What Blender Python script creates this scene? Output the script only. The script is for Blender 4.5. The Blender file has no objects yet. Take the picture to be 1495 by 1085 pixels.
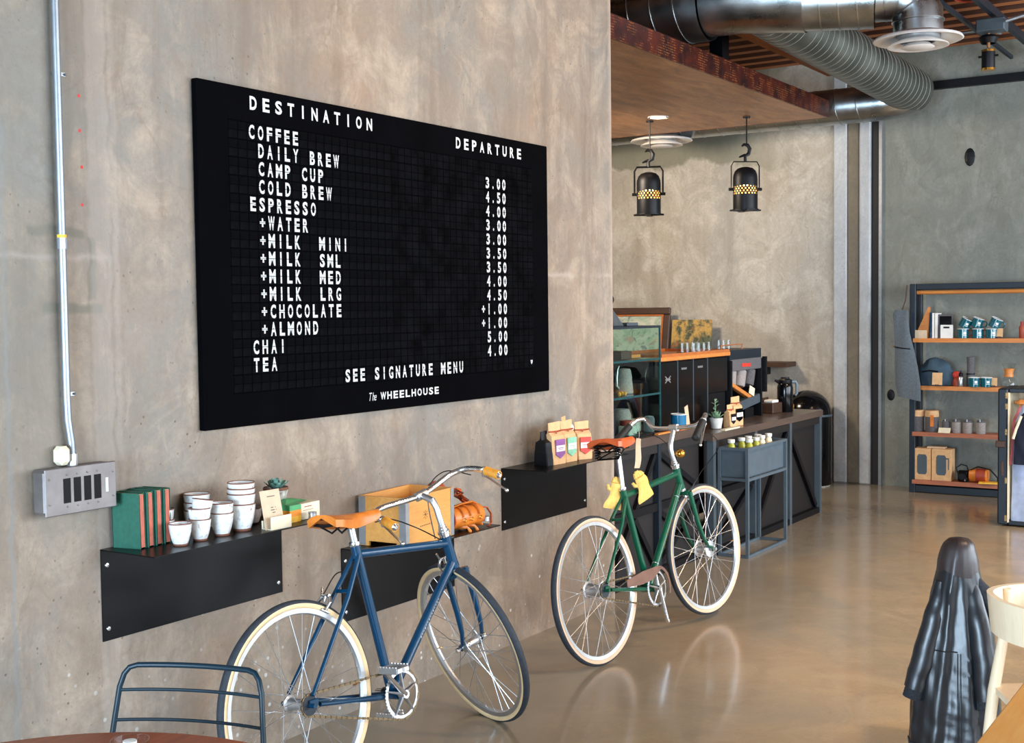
import bpy, math, random
from mathutils import Vector, Matrix, Euler, noise
R = math.radians
PI = math.pi
random.seed(7)
SC = bpy.context.scene
COL = SC.collection

# ------------------------------------------------------------------ camera
cam_d = bpy.data.cameras.new('camera')
cam = bpy.data.objects.new('camera', cam_d)
COL.objects.link(cam)
SC.camera = cam
cam_d.sensor_width = 36.0
cam_d.lens = 1828.0 / 1495.0 * 36.0
cam_d.clip_start = 0.05
_yaw, _pit, _rol = R(32.98), R(2.84), R(-0.69)
_f = Vector((math.cos(_yaw) * math.cos(_pit), math.sin(_yaw) * math.cos(_pit), -math.sin(_pit)))
_r = Vector((math.sin(_yaw), -math.cos(_yaw), 0))
_u = _r.cross(_f)
_r2 = _r * math.cos(_rol) + _u * math.sin(_rol)
_u2 = -_r * math.sin(_rol) + _u * math.cos(_rol)
_m = Matrix((_r2, _u2, -_f)).transposed().to_4x4()
_m.translation = (0, 0, 1.65)
cam.matrix_world = _m

# ------------------------------------------------------------------ exposure, world, big lights
vs = SC.view_settings
vs.view_transform = 'Standard'
vs.look = 'None'
vs.gamma = 1.0
vs.exposure = 0.66
vs.use_curve_mapping = False
SC.cycles.use_denoising = True
SC.cycles.max_bounces = 8
SC.cycles.transparent_max_bounces = 32
SC.cycles.caustics_reflective = False
SC.cycles.caustics_refractive = False
SC.cycles.sample_clamp_indirect = 4.0

world = bpy.data.worlds.new('world')
SC.world = world
world.use_nodes = True
world.node_tree.nodes['Background'].inputs[0].default_value = (0.62, 0.76, 1.0, 1)
world.node_tree.nodes['Background'].inputs[1].default_value = 0.9

def area_light(name, loc, target, sx, sy, power, col, spread=180):
    d = bpy.data.lights.new(name, 'AREA')
    d.shape = 'RECTANGLE'
    d.size = sx
    d.size_y = sy
    d.energy = power
    d.color = col
    d.spread = R(spread)
    o = bpy.data.objects.new(name, d)
    COL.objects.link(o)
    o.location = loc
    o.rotation_euler = (Vector(target) - Vector(loc)).to_track_quat('-Z', 'Y').to_euler()
    return o

def spot_light(name, loc, target, power, col, size=70, blend=0.8, rad=0.06):
    d = bpy.data.lights.new(name, 'SPOT')
    d.energy = power
    d.color = col
    d.spot_size = R(size)
    d.spot_blend = blend
    d.shadow_soft_size = rad
    o = bpy.data.objects.new(name, d)
    COL.objects.link(o)
    o.location = loc
    o.rotation_euler = (Vector(target) - Vector(loc)).to_track_quat('-Z', 'Y').to_euler()
    return o

DAY = (0.80, 0.90, 1.0)
WARM = (1.0, 0.72, 0.45)
# daylight through the window openings of the street side and of the front
area_light('daylight_windows', (4.6, -3.85, 2.0), (4.6, 3.0, 1.2), 8.5, 2.6, 400, DAY)
area_light('daylight_windows_far', (9.6, -3.85, 2.0), (9.6, 3.0, 1.2), 3.0, 2.6, 210, DAY)
area_light('daylight_front_window', (-2.8, 1.2, 1.15), (3.2, 3.4, 0.3), 2.3, 1.7, 430, (0.60, 0.80, 1.0))
# warm track lamps washing the walls
for _x, _p in ((3.6, 60), (5.4, 60)):
    spot_light('track_lamp_light', (_x, 0.9, 3.7), (_x + 0.35, 3.33, 2.6), _p, WARM, 95, 1.0, 0.12)
spot_light('track_lamp_light_floor', (7.6, 0.6, 3.7), (7.8, 1.6, 0.0), 230, WARM, 110, 1.0, 0.2)
spot_light('track_lamp_light_near', (4.6, -0.6, 3.7), (5.6, 1.2, 0.0), 170, WARM, 100, 1.0, 0.2)
spot_light('kitchen_lamp_light', (8.4, 5.4, 3.1), (11.4, 4.8, 2.0), 290, (1.0, 0.84, 0.66), 130, 1.0, 0.35)

# ------------------------------------------------------------------ materials
def lin(c):
    return tuple(((v / 255.0) / 12.92 if v / 255.0 <= 0.04045 else ((v / 255.0 + 0.055) / 1.055) ** 2.4) for v in c)

class NT:
    def __init__(s, name):
        s.mat = bpy.data.materials.new(name)
        s.mat.use_nodes = True
        s.t = s.mat.node_tree
        s.b = s.t.nodes['Principled BSDF']
    def n(s, kind, **kw):
        o = s.t.nodes.new(kind)
        for k, v in kw.items():
            if k.startswith('i_'):
                o.inputs[k[2:].replace('_', ' ')].default_value = v
            else:
                setattr(o, k, v)
        return o
    def l(s, a, b):
        s.t.links.new(a, b)
    def val(s, x, inp):
        if isinstance(x, (int, float)):
            inp.default_value = x
        else:
            s.l(x, inp)
    def math(s, op, a, b=0.0, c=None, clamp=False):
        m = s.n('ShaderNodeMath', operation=op, use_clamp=clamp)
        s.val(a, m.inputs[0])
        s.val(b, m.inputs[1])
        if c is not None:
            s.val(c, m.inputs[2])
        return m.outputs[0]
    def mixc(s, f, a, b, mode='MIX'):
        m = s.n('ShaderNodeMix', data_type='RGBA', blend_type=mode)
        s.val(f, m.inputs[0])
        for x, i in ((a, 6), (b, 7)):
            if isinstance(x, tuple):
                m.inputs[i].default_value = x if len(x) == 4 else x + (1,)
            else:
                s.l(x, m.inputs[i])
        return m.outputs[2]
    def ramp(s, x, lo, hi, a=0.0, b=1.0):
        m = s.n('ShaderNodeMapRange')
        m.clamp = True
        s.val(x, m.inputs[0])
        m.inputs[1].default_value = lo
        m.inputs[2].default_value = hi
        m.inputs[3].default_value = a
        m.inputs[4].default_value = b
        return m.outputs[0]
    def noise(s, vec, scale, detail=4, rough=0.55, dist=0.0):
        n = s.n('ShaderNodeTexNoise')
        s.l(vec, n.inputs['Vector'])
        n.inputs['Scale'].default_value = scale
        n.inputs['Detail'].default_value = detail
        n.inputs['Roughness'].default_value = rough
        n.inputs['Distortion'].default_value = dist
        return n.outputs[0]
    def coords(s, scale=(1, 1, 1), kind='Object'):
        tc = s.n('ShaderNodeTexCoord')
        mp = s.n('ShaderNodeMapping')
        mp.inputs['Scale'].default_value = scale
        s.l(tc.outputs[kind], mp.inputs[0])
        return mp.outputs[0]
    def bump(s, h, strength=0.3, dist=0.01):
        b = s.n('ShaderNodeBump')
        b.inputs['Strength'].default_value = strength
        b.inputs['Distance'].default_value = dist
        s.val(h, b.inputs['Height'])
        s.l(b.outputs[0], s.b.inputs['Normal'])

def mat(name, c, rough=0.5, metal=0.0, var=0.12, vscale=25.0, bump=0.0, coat=0.0, stretch=(1, 1, 1), emit=None, es=0.0, sheen=0.0, spec=0.5):
    t = NT(name)
    col = lin(c)
    v = t.coords(stretch)
    nz = t.noise(v, vscale, 4)
    lo = tuple(x * (1 - var * 1.6) for x in col)
    hi = tuple(min(1, x * (1 + var * 1.6)) for x in col)
    t.l(t.mixc(t.ramp(nz, 0.3, 0.7), lo, hi), t.b.inputs['Base Color'])
    t.b.inputs['Roughness'].default_value = rough
    t.b.inputs['Metallic'].default_value = metal
    t.b.inputs['Coat Weight'].default_value = coat
    t.b.inputs['Sheen Weight'].default_value = sheen
    t.b.inputs['Specular IOR Level'].default_value = spec
    if bump:
        t.bump(nz, bump, 0.004)
    if emit:
        t.b.inputs['Emission Color'].default_value = lin(emit) + (1,)
        t.b.inputs['Emission Strength'].default_value = es
    return t.mat

def wood(name, c1, c2, rough=0.45, axis='x', scale=6.0):
    t = NT(name)
    st = {'x': (1, 12, 12), 'y': (12, 1, 12), 'z': (12, 12, 1)}[axis]
    v = t.coords(st)
    a = t.noise(v, scale, 6, 0.6, 0.6)
    b = t.noise(v, scale * 4, 3, 0.6)
    k = t.math('ADD', t.ramp(a, 0.3, 0.7, 0, 0.75), t.ramp(b, 0.35, 0.65, 0, 0.25))
    t.l(t.mixc(k, lin(c1), lin(c2)), t.b.inputs['Base Color'])
    t.b.inputs['Roughness'].default_value = rough
    t.bump(a, 0.15, 0.002)
    return t.mat

def glass(name, tint=(235, 245, 245), rough=0.02, alpha=0.2):
    t = NT(name)
    gl = t.n('ShaderNodeBsdfGlossy')
    gl.inputs['Roughness'].default_value = rough
    tr = t.n('ShaderNodeBsdfTransparent')
    tr.inputs['Color'].default_value = lin(tint) + (1,)
    fr = t.n('ShaderNodeFresnel')
    fr.inputs['IOR'].default_value = 1.45
    mx = t.n('ShaderNodeMixShader')
    ge = t.n('ShaderNodeNewGeometry')
    k = t.math('MULTIPLY', t.ramp(fr.outputs[0], 0, 1, alpha * 0.15, 0.9), t.math('SUBTRACT', 1.0, ge.outputs['Backfacing']))
    t.l(k, mx.inputs[0])
    t.l(tr.outputs[0], mx.inputs[1])
    t.l(gl.outputs[0], mx.inputs[2])
    t.l(mx.outputs[0], t.t.nodes['Material Output'].inputs['Surface'])
    return t.mat

def concrete(name, warm, cool, light, streak=1.0, marks=False, rough=0.62, top_patch=False):
    t = NT(name)
    v = t.coords()
    vs_ = t.coords((2.2, 2.2, 0.22))
    big = t.noise(v, 0.75, 5, 0.6, 0.6)
    mid = t.noise(v, 3.2, 8, 0.68, 0.8)
    fine = t.noise(v, 45, 5, 0.7)
    st = t.noise(vs_, 1.8, 7, 0.65, 0.7)
    c = t.mixc(t.ramp(big, 0.34, 0.66), lin(warm), lin(cool))
    c = t.mixc(t.ramp(mid, 0.46, 0.66, 0, 0.85), c, lin(light))
    dk = tuple(x * 0.52 for x in lin(warm))
    c = t.mixc(t.ramp(st, 0.50, 0.74, 0, 0.62 * streak), c, dk)
    c = t.mixc(t.ramp(fine, 0.35, 0.75, 0.0, 0.38), c, tuple(x * 0.6 for x in lin(cool)))
    # pits
    vo = t.n('ShaderNodeTexVoronoi')
    vo.inputs['Scale'].default_value = 26
    t.l(v, vo.inputs['Vector'])
    msk = t.ramp(t.noise(v, 2.3, 3), 0.52, 0.62)
    pit = t.math('MULTIPLY', t.ramp(vo.outputs['Distance'], 0.07, 0.13, 1, 0), msk)
    c = t.mixc(t.math('MULTIPLY', pit, 0.75), c, tuple(x * 0.25 for x in lin(warm)))
    # fine cracks and trowel lines
    v2 = t.n('ShaderNodeTexVoronoi', feature='DISTANCE_TO_EDGE')
    v2.inputs['Scale'].default_value = 1.1
    wv = t.n('ShaderNodeVectorMath', operation='ADD')
    nzc = t.n('ShaderNodeTexNoise')
    nzc.inputs['Scale'].default_value = 2.6
    nzc.inputs['Detail'].default_value = 6
    t.l(v, nzc.inputs['Vector'])
    sc_ = t.n('ShaderNodeVectorMath', operation='SCALE')
    sc_.inputs['Scale'].default_value = 0.75
    t.l(nzc.outputs['Color'], sc_.inputs[0])
    t.l(v, wv.inputs[0])
    t.l(sc_.outputs[0], wv.inputs[1])
    t.l(wv.outputs[0], v2.inputs['Vector'])
    cr = t.ramp(v2.outputs['Distance'], 0.002, 0.010, 1, 0)
    cr = t.math('MULTIPLY', cr, t.ramp(t.noise(v, 1.3, 2), 0.54, 0.64))
    c = t.mixc(t.math('MULTIPLY', cr, 0.30), c, tuple(x * 0.45 for x in lin(warm)))
    # squiggly tide marks left by the formwork
    vn = t.math('ABSOLUTE', t.math('SUBTRACT', t.noise(t.coords((1, 1, 0.55)), 1.7, 7, 0.6, 1.2), 0.5))
    vk = t.math('MULTIPLY', t.ramp(vn, 0.004, 0.018, 1, 0), t.ramp(t.noise(v, 2.1, 3), 0.45, 0.58))
    c = t.mixc(t.math('MULTIPLY', vk, 0.32), c, tuple(x * 0.5 for x in lin(warm)))
    bl = t.noise(t.coords((1.2, 1.2, 0.45)), 1.2, 8, 0.7, 0.7)
    c = t.mixc(t.ramp(bl, 0.5, 0.62, 0, 0.42), c, tuple(x * 0.72 for x in lin(cool)))
    # trowel skin: mid scale blotches and dark specks
    b2 = t.noise(t.coords((1, 1, 0.6)), 7.5, 9, 0.72, 1.0)
    c = t.mixc(t.ramp(b2, 0.5, 0.68, 0, 0.42), c, tuple(x * 0.62 for x in lin(warm)))
    c = t.mixc(t.ramp(b2, 0.3, 0.44, 0.38, 0), c, lin(light))
    sk = t.math('MULTIPLY', t.ramp(t.noise(v, 70, 2), 0.68, 0.74), t.ramp(t.noise(v, 2.8, 4), 0.5, 0.62))
    c = t.mixc(t.math('MULTIPLY', sk, 0.6), c, tuple(x * 0.35 for x in lin(warm)))
    if top_patch:
        sz = t.n('ShaderNodeSeparateXYZ')
        t.l(v, sz.inputs[0])
        zz = t.math('ADD', sz.outputs[2], t.math('MULTIPLY', t.math('SUBTRACT', t.noise(v, 1.1, 5), 0.5), 0.9))
        yy = t.ramp(sz.outputs[1], 4.2, 4.8)
        c = t.mixc(t.math('MULTIPLY', t.ramp(zz, 3.06, 3.10, 0, 0.8), yy), c, lin((118, 118, 100)))
    if marks:
        sx = t.n('ShaderNodeSeparateXYZ')
        t.l(v, sx.inputs[0])
        X, Z = sx.outputs[0], sx.outputs[2]
        wob = t.math('MULTIPLY', t.math('SUBTRACT', t.noise(v, 9, 3), 0.5), 0.05)
        def band(u, lo, hi, soft=0.008):
            u2 = t.math('ADD', u, wob)
            a = t.ramp(u2, lo - soft, lo + soft)
            b = t.ramp(u2, hi - soft, hi + soft, 1, 0)
            return t.math('MULTIPLY', a, b)
        def rect(x0, x1, z0, z1, soft=0.006):
            return t.math('MULTIPLY', band(X, x0, x1, soft), band(Z, z0, z1, soft))
        # olive residue where a frame was taped up
        olive = lin((104, 99, 84))
        for r_ in ((2.42, 2.64, 1.895, 1.925), (2.645, 2.675, 1.70, 1.90), (2.47, 2.70, 1.655, 1.685)):
            c = t.mixc(t.math('MULTIPLY', rect(*r_), 0.8), c, olive)
        # cold joint in the pour
        c = t.mixc(t.math('MULTIPLY', band(Z, 1.822, 1.838, 0.008), t.ramp(t.noise(v, 1.5, 2), 0.42, 0.55, 0, 0.55)), c, lin((176, 160, 150)))
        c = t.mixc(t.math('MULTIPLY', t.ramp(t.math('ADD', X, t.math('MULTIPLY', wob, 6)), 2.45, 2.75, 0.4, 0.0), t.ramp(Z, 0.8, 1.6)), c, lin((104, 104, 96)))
        # form panel edges, pale and dark
        c = t.mixc(t.math('MULTIPLY', band(X, 2.655, 2.735, 0.006), 0.16), c, lin((186, 176, 168)))
        c = t.mixc(t.math('MULTIPLY', band(X, 2.752, 2.766, 0.012), 0.16), c, lin((200, 192, 182)))
        c = t.mixc(t.math('MULTIPLY', band(X, 2.33, 2.345, 0.004), 0.5), c, lin((120, 122, 120)))
        c = t.mixc(t.ramp(t.math('SUBTRACT', 6.18, X), 0.0, 0.04, 0.4, 0.0), c, lin((196, 170, 150)))
        # painter's splashes low on the wall
        vo3 = t.n('ShaderNodeTexVoronoi')
        vo3.inputs['Scale'].default_value = 17
        t.l(v, vo3.inputs['Vector'])
        sp = t.math('MULTIPLY', t.ramp(vo3.outputs['Distance'], 0.10, 0.16, 1, 0), t.ramp(Z, 0.2, 0.8, 1, 0))
        sp = t.math('MULTIPLY', sp, t.ramp(t.noise(v, 3.1, 2), 0.45, 0.6))
        c = t.mixc(t.math('MULTIPLY', sp, 0.8), c, lin((214, 216, 214)))
        red = None
        for (rx, rz) in ((2.628, 2.345), (2.628, 2.235), (2.632, 2.12), (2.63, 2.0)):
            dx = t.math('SUBTRACT', X, rx)
            dz = t.math('SUBTRACT', Z, rz)
            d2 = t.math('ADD', t.math('MULTIPLY', dx, dx), t.math('MULTIPLY', dz, dz))
            mk = t.ramp(d2, 0.00002, 0.00004, 1, 0)
            red = mk if red is None else t.math('MAXIMUM', red, mk)
        c = t.mixc(red, c, lin((190, 40, 40)))
    t.l(c, t.b.inputs['Base Color'])
    t.l(t.ramp(mid, 0.3, 0.7, rough - 0.12, rough + 0.15), t.b.inputs['Roughness'])
    h = t.math('ADD', t.math('MULTIPLY', mid, 0.6), t.math('SUBTRACT', t.math('MULTIPLY', fine, 0.25), t.math('MULTIPLY', pit, 0.8)))
    t.bump(h, 0.35, 0.012)
    return t.mat

def floor_mat():
    t = NT('polished_concrete_floor')
    v = t.coords()
    big = t.noise(v, 0.55, 4, 0.6, 0.8)
    mid = t.noise(v, 2.2, 8, 0.65, 1.2)
    fine = t.noise(v, 60, 4, 0.7)
    c = t.mixc(t.ramp(big, 0.36, 0.62), lin((186, 152, 108)), lin((160, 142, 112)))
    c = t.mixc(t.ramp(mid, 0.42, 0.72, 0, 0.7), c, lin((200, 174, 134)))
    c = t.mixc(t.ramp(t.noise(v, 5.5, 5, 0.6, 0.8), 0.5, 0.75, 0, 0.4), c, lin((150, 124, 90)))
    c = t.mixc(t.ramp(fine, 0.4, 0.75, 0, 0.18), c, lin((90, 80, 66)))
    # cooler, greyer strip along the wall
    sx = t.n('ShaderNodeSeparateXYZ')
    t.l(v, sx.inputs[0])
    k = t.math('ADD', sx.outputs[1], t.math('MULTIPLY', t.math('SUBTRACT', big, 0.5), 1.6))
    c = t.mixc(t.ramp(k, 1.3, 3.0, 0, 0.8), c, lin((136, 130, 118)))
    t.l(c, t.b.inputs['Base Color'])
    t.l(t.ramp(mid, 0.3, 0.75, 0.16, 0.29), t.b.inputs['Roughness'])
    t.b.inputs['Specular IOR Level'].default_value = 0.5
    t.b.inputs['Coat Weight'].default_value = 0.25
    t.b.inputs['Coat Roughness'].default_value = 0.10
    t.bump(t.math('ADD', mid, t.math('MULTIPLY', fine, 0.1)), 0.06, 0.01)
    return t.mat

def copper_panel():
    t = NT('patinated_copper_sheet')
    v = t.coords((0.7, 3.0, 3.0))
    a = t.noise(v, 3.0, 7, 0.65, 0.6)
    b = t.noise(v, 22.0, 4, 0.6)
    c = t.mixc(t.ramp(a, 0.35, 0.68), lin((128, 84, 56)), lin((186, 134, 88)))
    c = t.mixc(t.ramp(b, 0.5, 0.7, 0, 0.6), c, lin((216, 150, 92)))
    t.l(c, t.b.inputs['Base Color'])
    t.b.inputs['Metallic'].default_value = 0.45
    t.l(t.ramp(b, 0.3, 0.7, 0.34, 0.5), t.b.inputs['Roughness'])
    t.bump(a, 0.1, 0.004)
    return t.mat

def copper_fascia():
    t = NT('perforated_copper_fascia')
    v = t.coords()
    vo = t.n('ShaderNodeTexVoronoi')
    vo.inputs['Scale'].default_value = 62
    vo.inputs['Randomness'].default_value = 0.15
    t.l(v, vo.inputs['Vector'])
    dots = t.ramp(vo.outputs['Distance'], 0.22, 0.36, 1, 0)
    sel = t.ramp(t.noise(v, 9, 3, 0.6), 0.48, 0.56)
    k = t.math('MULTIPLY', dots, sel)
    c = t.mixc(t.ramp(t.noise(v, 7, 4), 0.35, 0.65), lin((44, 16, 16)), lin((96, 34, 20)))
    c = t.mixc(k, c, lin((196, 116, 54)))
    t.l(c, t.b.inputs['Base Color'])
    t.b.inputs['Metallic'].default_value = 0.6
    t.b.inputs['Roughness'].default_value = 0.45
    t.bump(k, 0.3, 0.004)
    return t.mat

def galvanised(dull=False):
    t = NT('galvanised_sheet_metal')
    v = t.coords()
    vo = t.n('ShaderNodeTexVoronoi')
    vo.inputs['Scale'].default_value = 30
    t.l(v, vo.inputs['Vector'])
    a = t.noise(v, 4, 4)
    c = t.mixc(t.ramp(a, 0.35, 0.65), lin((150, 158, 160) if not dull else (112, 116, 110)), lin((190, 194, 194) if not dull else (136, 138, 130)))
    c = t.mixc(0.18, c, t.n('ShaderNodeRGBToBW').outputs[0]) if False else c
    t.l(c, t.b.inputs['Base Color'])
    t.b.inputs['Metallic'].default_value = 1.0
    t.l(t.ramp(a, 0.3, 0.7, 0.24 if not dull else 0.4, 0.38 if not dull else 0.52), t.b.inputs['Roughness'])
    t.bump(a, 0.12, 0.02)
    return t.mat

def crackle():
    t = NT('white_crackle_glaze')
    v = t.coords()
    a = t.noise(v, 60, 4, 0.6)
    ln = t.n('ShaderNodeTexWave')
    ln.inputs['Scale'].default_value = 34
    ln.inputs['Distortion'].default_value = 9
    ln.inputs['Detail Scale'].default_value = 1.2
    t.l(v, ln.inputs['Vector'])
    msk = t.ramp(t.noise(v, 16, 2), 0.52, 0.62)
    k = t.math('MULTIPLY', t.ramp(ln.outputs['Fac'], 0.86, 0.97), msk)
    c = t.mixc(t.ramp(a, 0.5, 0.72), lin((224, 224, 220)), lin((180, 184, 188)))
    c = t.mixc(t.math('MULTIPLY', k, 0.8), c, lin((120, 76, 66)))
    t.l(c, t.b.inputs['Base Color'])
    t.b.inputs['Roughness'].default_value = 0.22
    t.bump(a, 0.2, 0.002)
    return t.mat

M = {}
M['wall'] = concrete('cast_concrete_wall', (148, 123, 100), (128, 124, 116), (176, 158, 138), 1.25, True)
M['wall_k'] = concrete('pale_cast_concrete', (184, 172, 154), (174, 170, 162), (214, 208, 196), 0.75, False, 0.62, True)
M['wall_r'] = concrete('grey_green_concrete', (132, 130, 116), (126, 130, 122), (152, 152, 142), 0.5)
M['strip_white'] = concrete('whitish_concrete_strip', (190, 190, 190), (176, 180, 184), (206, 206, 204), 0.5)
M['strip_olive'] = concrete('olive_concrete_strip', (120, 108, 88), (112, 104, 90), (134, 122, 102), 0.5)
M['floor'] = floor_mat()
M['copper'] = copper_panel()
M['fascia'] = copper_fascia()
M['galv'] = galvanised()
M['galv_dull'] = galvanised(True)
M['galv_seam'] = mat('galvanised_seam', (176, 180, 180), 0.28, 1.0, 0.05)
M['seam_dull'] = mat('dull_duct_seam', (150, 148, 136), 0.5, 0.5, 0.05)
M['crackle'] = crackle()
M['brown_rim'] = mat('brown_unglazed_clay', (122, 78, 60), 0.6)
M['black_steel'] = mat('black_powder_coated_steel', (12, 13, 17), 0.45, 0.0, 0.15, 14, spec=0.25)
M['black_shelf'] = mat('black_sheet_steel', (5, 5, 7), 0.3, 0.0, 0.2, 9, 0.03, spec=0.18)
M['black_gloss'] = mat('gloss_black_panel', (7, 8, 11), 0.16, 0.0, 0.15, 6, spec=0.35)
M['flap'] = mat('split_flap_black', (6, 6, 8), 0.8, 0, 0.6, 12, spec=0.03)
M['hinge'] = mat('flap_hinge_black', (2, 2, 3), 0.8, spec=0.02)
M['board'] = mat('board_matte_black', (5, 5, 7), 0.8, 0, 0.15, 5, spec=0.02)
M['letter'] = mat('off_white_print', (196, 196, 194), 0.5, 0, 0.04)
M['steel'] = mat('brushed_steel', (206, 208, 210), 0.36, 0.9, 0.04, 40)
M['chrome'] = mat('polished_chrome', (222, 224, 226), 0.22, 0.95, 0.03)
M['zinc'] = mat('zinc_plated_box', (122, 116, 114), 0.5, 0.6, 0.12, 12, 0.05)
M['emt'] = mat('zinc_conduit', (150, 156, 162), 0.42, 0.8, 0.06, 18)
M['white'] = mat('white_paint', (222, 216, 210), 0.45, 0, 0.03)
M['white_cap'] = mat('white_plastic', (232, 232, 228), 0.4, 0, 0.02)
M['blue_paint'] = mat('deep_blue_enamel', (2, 56, 86), 0.3, 0.0, 0.06, 8, 0, 0.3, spec=0.3)
M['green_paint'] = mat('racing_green_enamel', (2, 80, 56), 0.3, 0.0, 0.06, 8, 0, 0.3, spec=0.3)
M['rubber'] = mat('black_tyre_rubber', (40, 46, 54), 0.72, 0, 0.15, 60, 0.2)
M['gum'] = mat('tan_tyre_sidewall', (232, 200, 152), 0.6, 0, 0.05)
M['gum2'] = mat('brown_tan_sidewall', (214, 178, 146), 0.6, 0, 0.05)
M['tan_leather'] = mat('honey_leather', (214, 122, 44), 0.38, 0, 0.16, 18, 0.08)
M['orange_leather'] = mat('orange_leather', (206, 92, 42), 0.35, 0, 0.12, 18, 0.05)
M['tan_tape'] = mat('tan_bar_tape', (226, 152, 50), 0.5, 0, 0.1, 30, 0.1)
M['black_rubber'] = mat('black_grip_rubber', (22, 24, 26), 0.6)
M['cable'] = mat('black_cable', (14, 14, 15), 0.4)
M['chain'] = mat('bronze_chain', (116, 98, 72), 0.4, 0.8)
M['brass'] = mat('brass', (206, 152, 66), 0.22, 0.95, 0.1)
M['old_brass'] = mat('aged_brass', (150, 124, 84), 0.45, 0.7, 0.12)
M['guard'] = mat('brown_chain_guard', (124, 92, 78), 0.35, 0.3, 0.08)
M['ply'] = wood('birch_ply_crate', (204, 138, 62), (226, 164, 88), 0.5, 'x', 4)
M['ply_dark'] = mat('scorched_brand', (110, 66, 30), 0.6)
M['alu'] = mat('aluminium_corner', (160, 162, 164), 0.4, 0.7, 0.06)
M['oak'] = wood('orange_oak_board', (190, 110, 48), (222, 146, 74), 0.42, 'y', 4)
M['red_wood'] = wood('reddish_shelf_board', (150, 84, 58), (190, 116, 80), 0.5, 'y', 4)
M['pine'] = wood('pale_birch_bentwood', (226, 206, 172), (240, 224, 196), 0.42, 'z', 3)
M['table'] = wood('honey_table_top', (236, 160, 74), (250, 188, 106), 0.38, 'x', 3)
M['table_dark'] = wood('reddish_brown_table', (160, 76, 32), (204, 108, 52), 0.32, 'x', 4)
M['joist'] = wood('ceiling_slat_wood', (150, 84, 42), (196, 122, 66), 0.55, 'y', 3)
M['joist_d'] = wood('deck_wood_and_slat_shade', (60, 32, 18), (88, 48, 26), 0.7, 'y', 3)  # deck wood, also the painted shade on the slat sides
M['beam'] = wood('glulam_beam_wood', (138, 80, 44), (176, 110, 64), 0.6, 'x', 3)
M['counter'] = wood('dark_counter_top', (72, 60, 54), (98, 82, 72), 0.28, 'x', 2)
M['dark_wood'] = wood('dark_stained_panel', (13, 10, 10), (24, 17, 15), 0.6, 'x', 3)
M['walnut'] = wood('walnut_board', (50, 32, 24), (82, 54, 38), 0.5, 'y', 3)
M['grey_steel'] = mat('blue_grey_steel', (78, 90, 98), 0.45, 0.2, 0.08, 10)
M['stand_grey'] = mat('slate_painted_steel', (84, 98, 108), 0.45, 0.1, 0.08, 10)
M['navy_steel'] = mat('dark_navy_steel', (26, 36, 46), 0.45, 0.2, 0.1, 10)
M['teal_chair'] = mat('petrol_blue_wire', (14, 38, 50), 0.4, 0.0, 0.08, 10, spec=0.3)
M['kraft'] = mat('kraft_paper', (216, 172, 124), 0.75, 0, 0.08, 30, 0.1)
M['kraft_card'] = mat('buff_card', (206, 182, 152), 0.75, 0, 0.05, 30)
M['cream'] = mat('cream_card', (232, 220, 190), 0.7, 0, 0.04)
M['paper'] = mat('white_paper', (234, 232, 226), 0.7, 0, 0.03)
M['book_green'] = mat('green_book_cloth', (22, 84, 66), 0.55, 0, 0.1, 60, 0.05)
M['book_edge'] = mat('brick_red_spine', (192, 104, 84), 0.65, 0, 0.12, 40)
M['book_page'] = mat('aged_page_block', (176, 160, 124), 0.8, 0, 0.15, 80)
M['purple'] = mat('purple_print', (146, 92, 160), 0.6)
M['mint'] = mat('mint_print', (140, 206, 176), 0.6)
M['pale_box'] = mat('pale_grey_green_card', (168, 178, 166), 0.7)
M['red'] = mat('red_print', (208, 58, 44), 0.5)
M['orange'] = mat('orange_print', (240, 142, 30), 0.5)
M['yellow'] = mat('yellow_print', (244, 182, 50), 0.5)
M['green'] = mat('green_print', (78, 160, 100), 0.5)
M['teal'] = mat('teal_enamel', (16, 92, 104), 0.18, 0, 0.06, 8, 0, 0.5)
M['blue_mug'] = mat('blue_enamel', (20, 110, 156), 0.2, 0, 0.06, 8, 0, 0.5)
M['felt'] = mat('grey_felt', (86, 94, 100), 0.95, 0, 0.12, 70, 0.3, 0, (1, 1, 1), None, 0, 0.4)
M['felt_l'] = mat('light_grey_felt', (150, 142, 138), 0.95, 0, 0.12, 90, 0.3)
M['felt_d'] = mat('charcoal_felt', (92, 90, 92), 0.95, 0, 0.14, 90, 0.3)
M['bag_blue'] = mat('slate_blue_canvas', (48, 70, 84), 0.8, 0, 0.15, 12, 0.3)
M['glove'] = mat('yellow_suede', (228, 186, 98), 0.85, 0, 0.1, 40, 0.3)
M['leather_blk'] = mat('black_leather', (26, 31, 36), 0.36, 0, 0.25, 14, 0.35, 0.05)
M['brown_leather'] = mat('dark_brown_leather', (46, 38, 38), 0.4, 0, 0.2, 14, 0.2)
M['knit'] = mat('charcoal_knit', (36, 40, 46), 0.95, 0, 0.3, 140, 0.5)
M['cloth_blue'] = mat('pale_blue_cloth', (168, 184, 216), 0.9, 0, 0.08, 20, 0.2)
M['cloth_navy'] = mat('navy_cloth', (26, 34, 54), 0.9, 0, 0.12, 20, 0.2)
M['cloth_red'] = mat('red_trim_cloth', (176, 92, 96), 0.9)
M['succ'] = mat('blue_green_succulent', (104, 148, 136), 0.5, 0, 0.14, 40)
M['leaf'] = mat('grey_green_leaf', (132, 168, 136), 0.55, 0, 0.14, 40)
M['soil'] = mat('dark_soil', (50, 36, 28), 0.95, 0, 0.3, 60, 0.4)
M['pot'] = mat('speckled_stoneware', (178, 172, 162), 0.55, 0, 0.4, 45, 0.1)
M['pot_w'] = mat('white_pot', (206, 208, 204), 0.5)
M['olive_oil'] = mat('green_juice', (160, 160, 50), 0.3)
M['gold_leaf'] = mat('autumn_yellow_paint', (214, 152, 56), 0.7, 0, 0.35, 60, 0.2)
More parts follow.
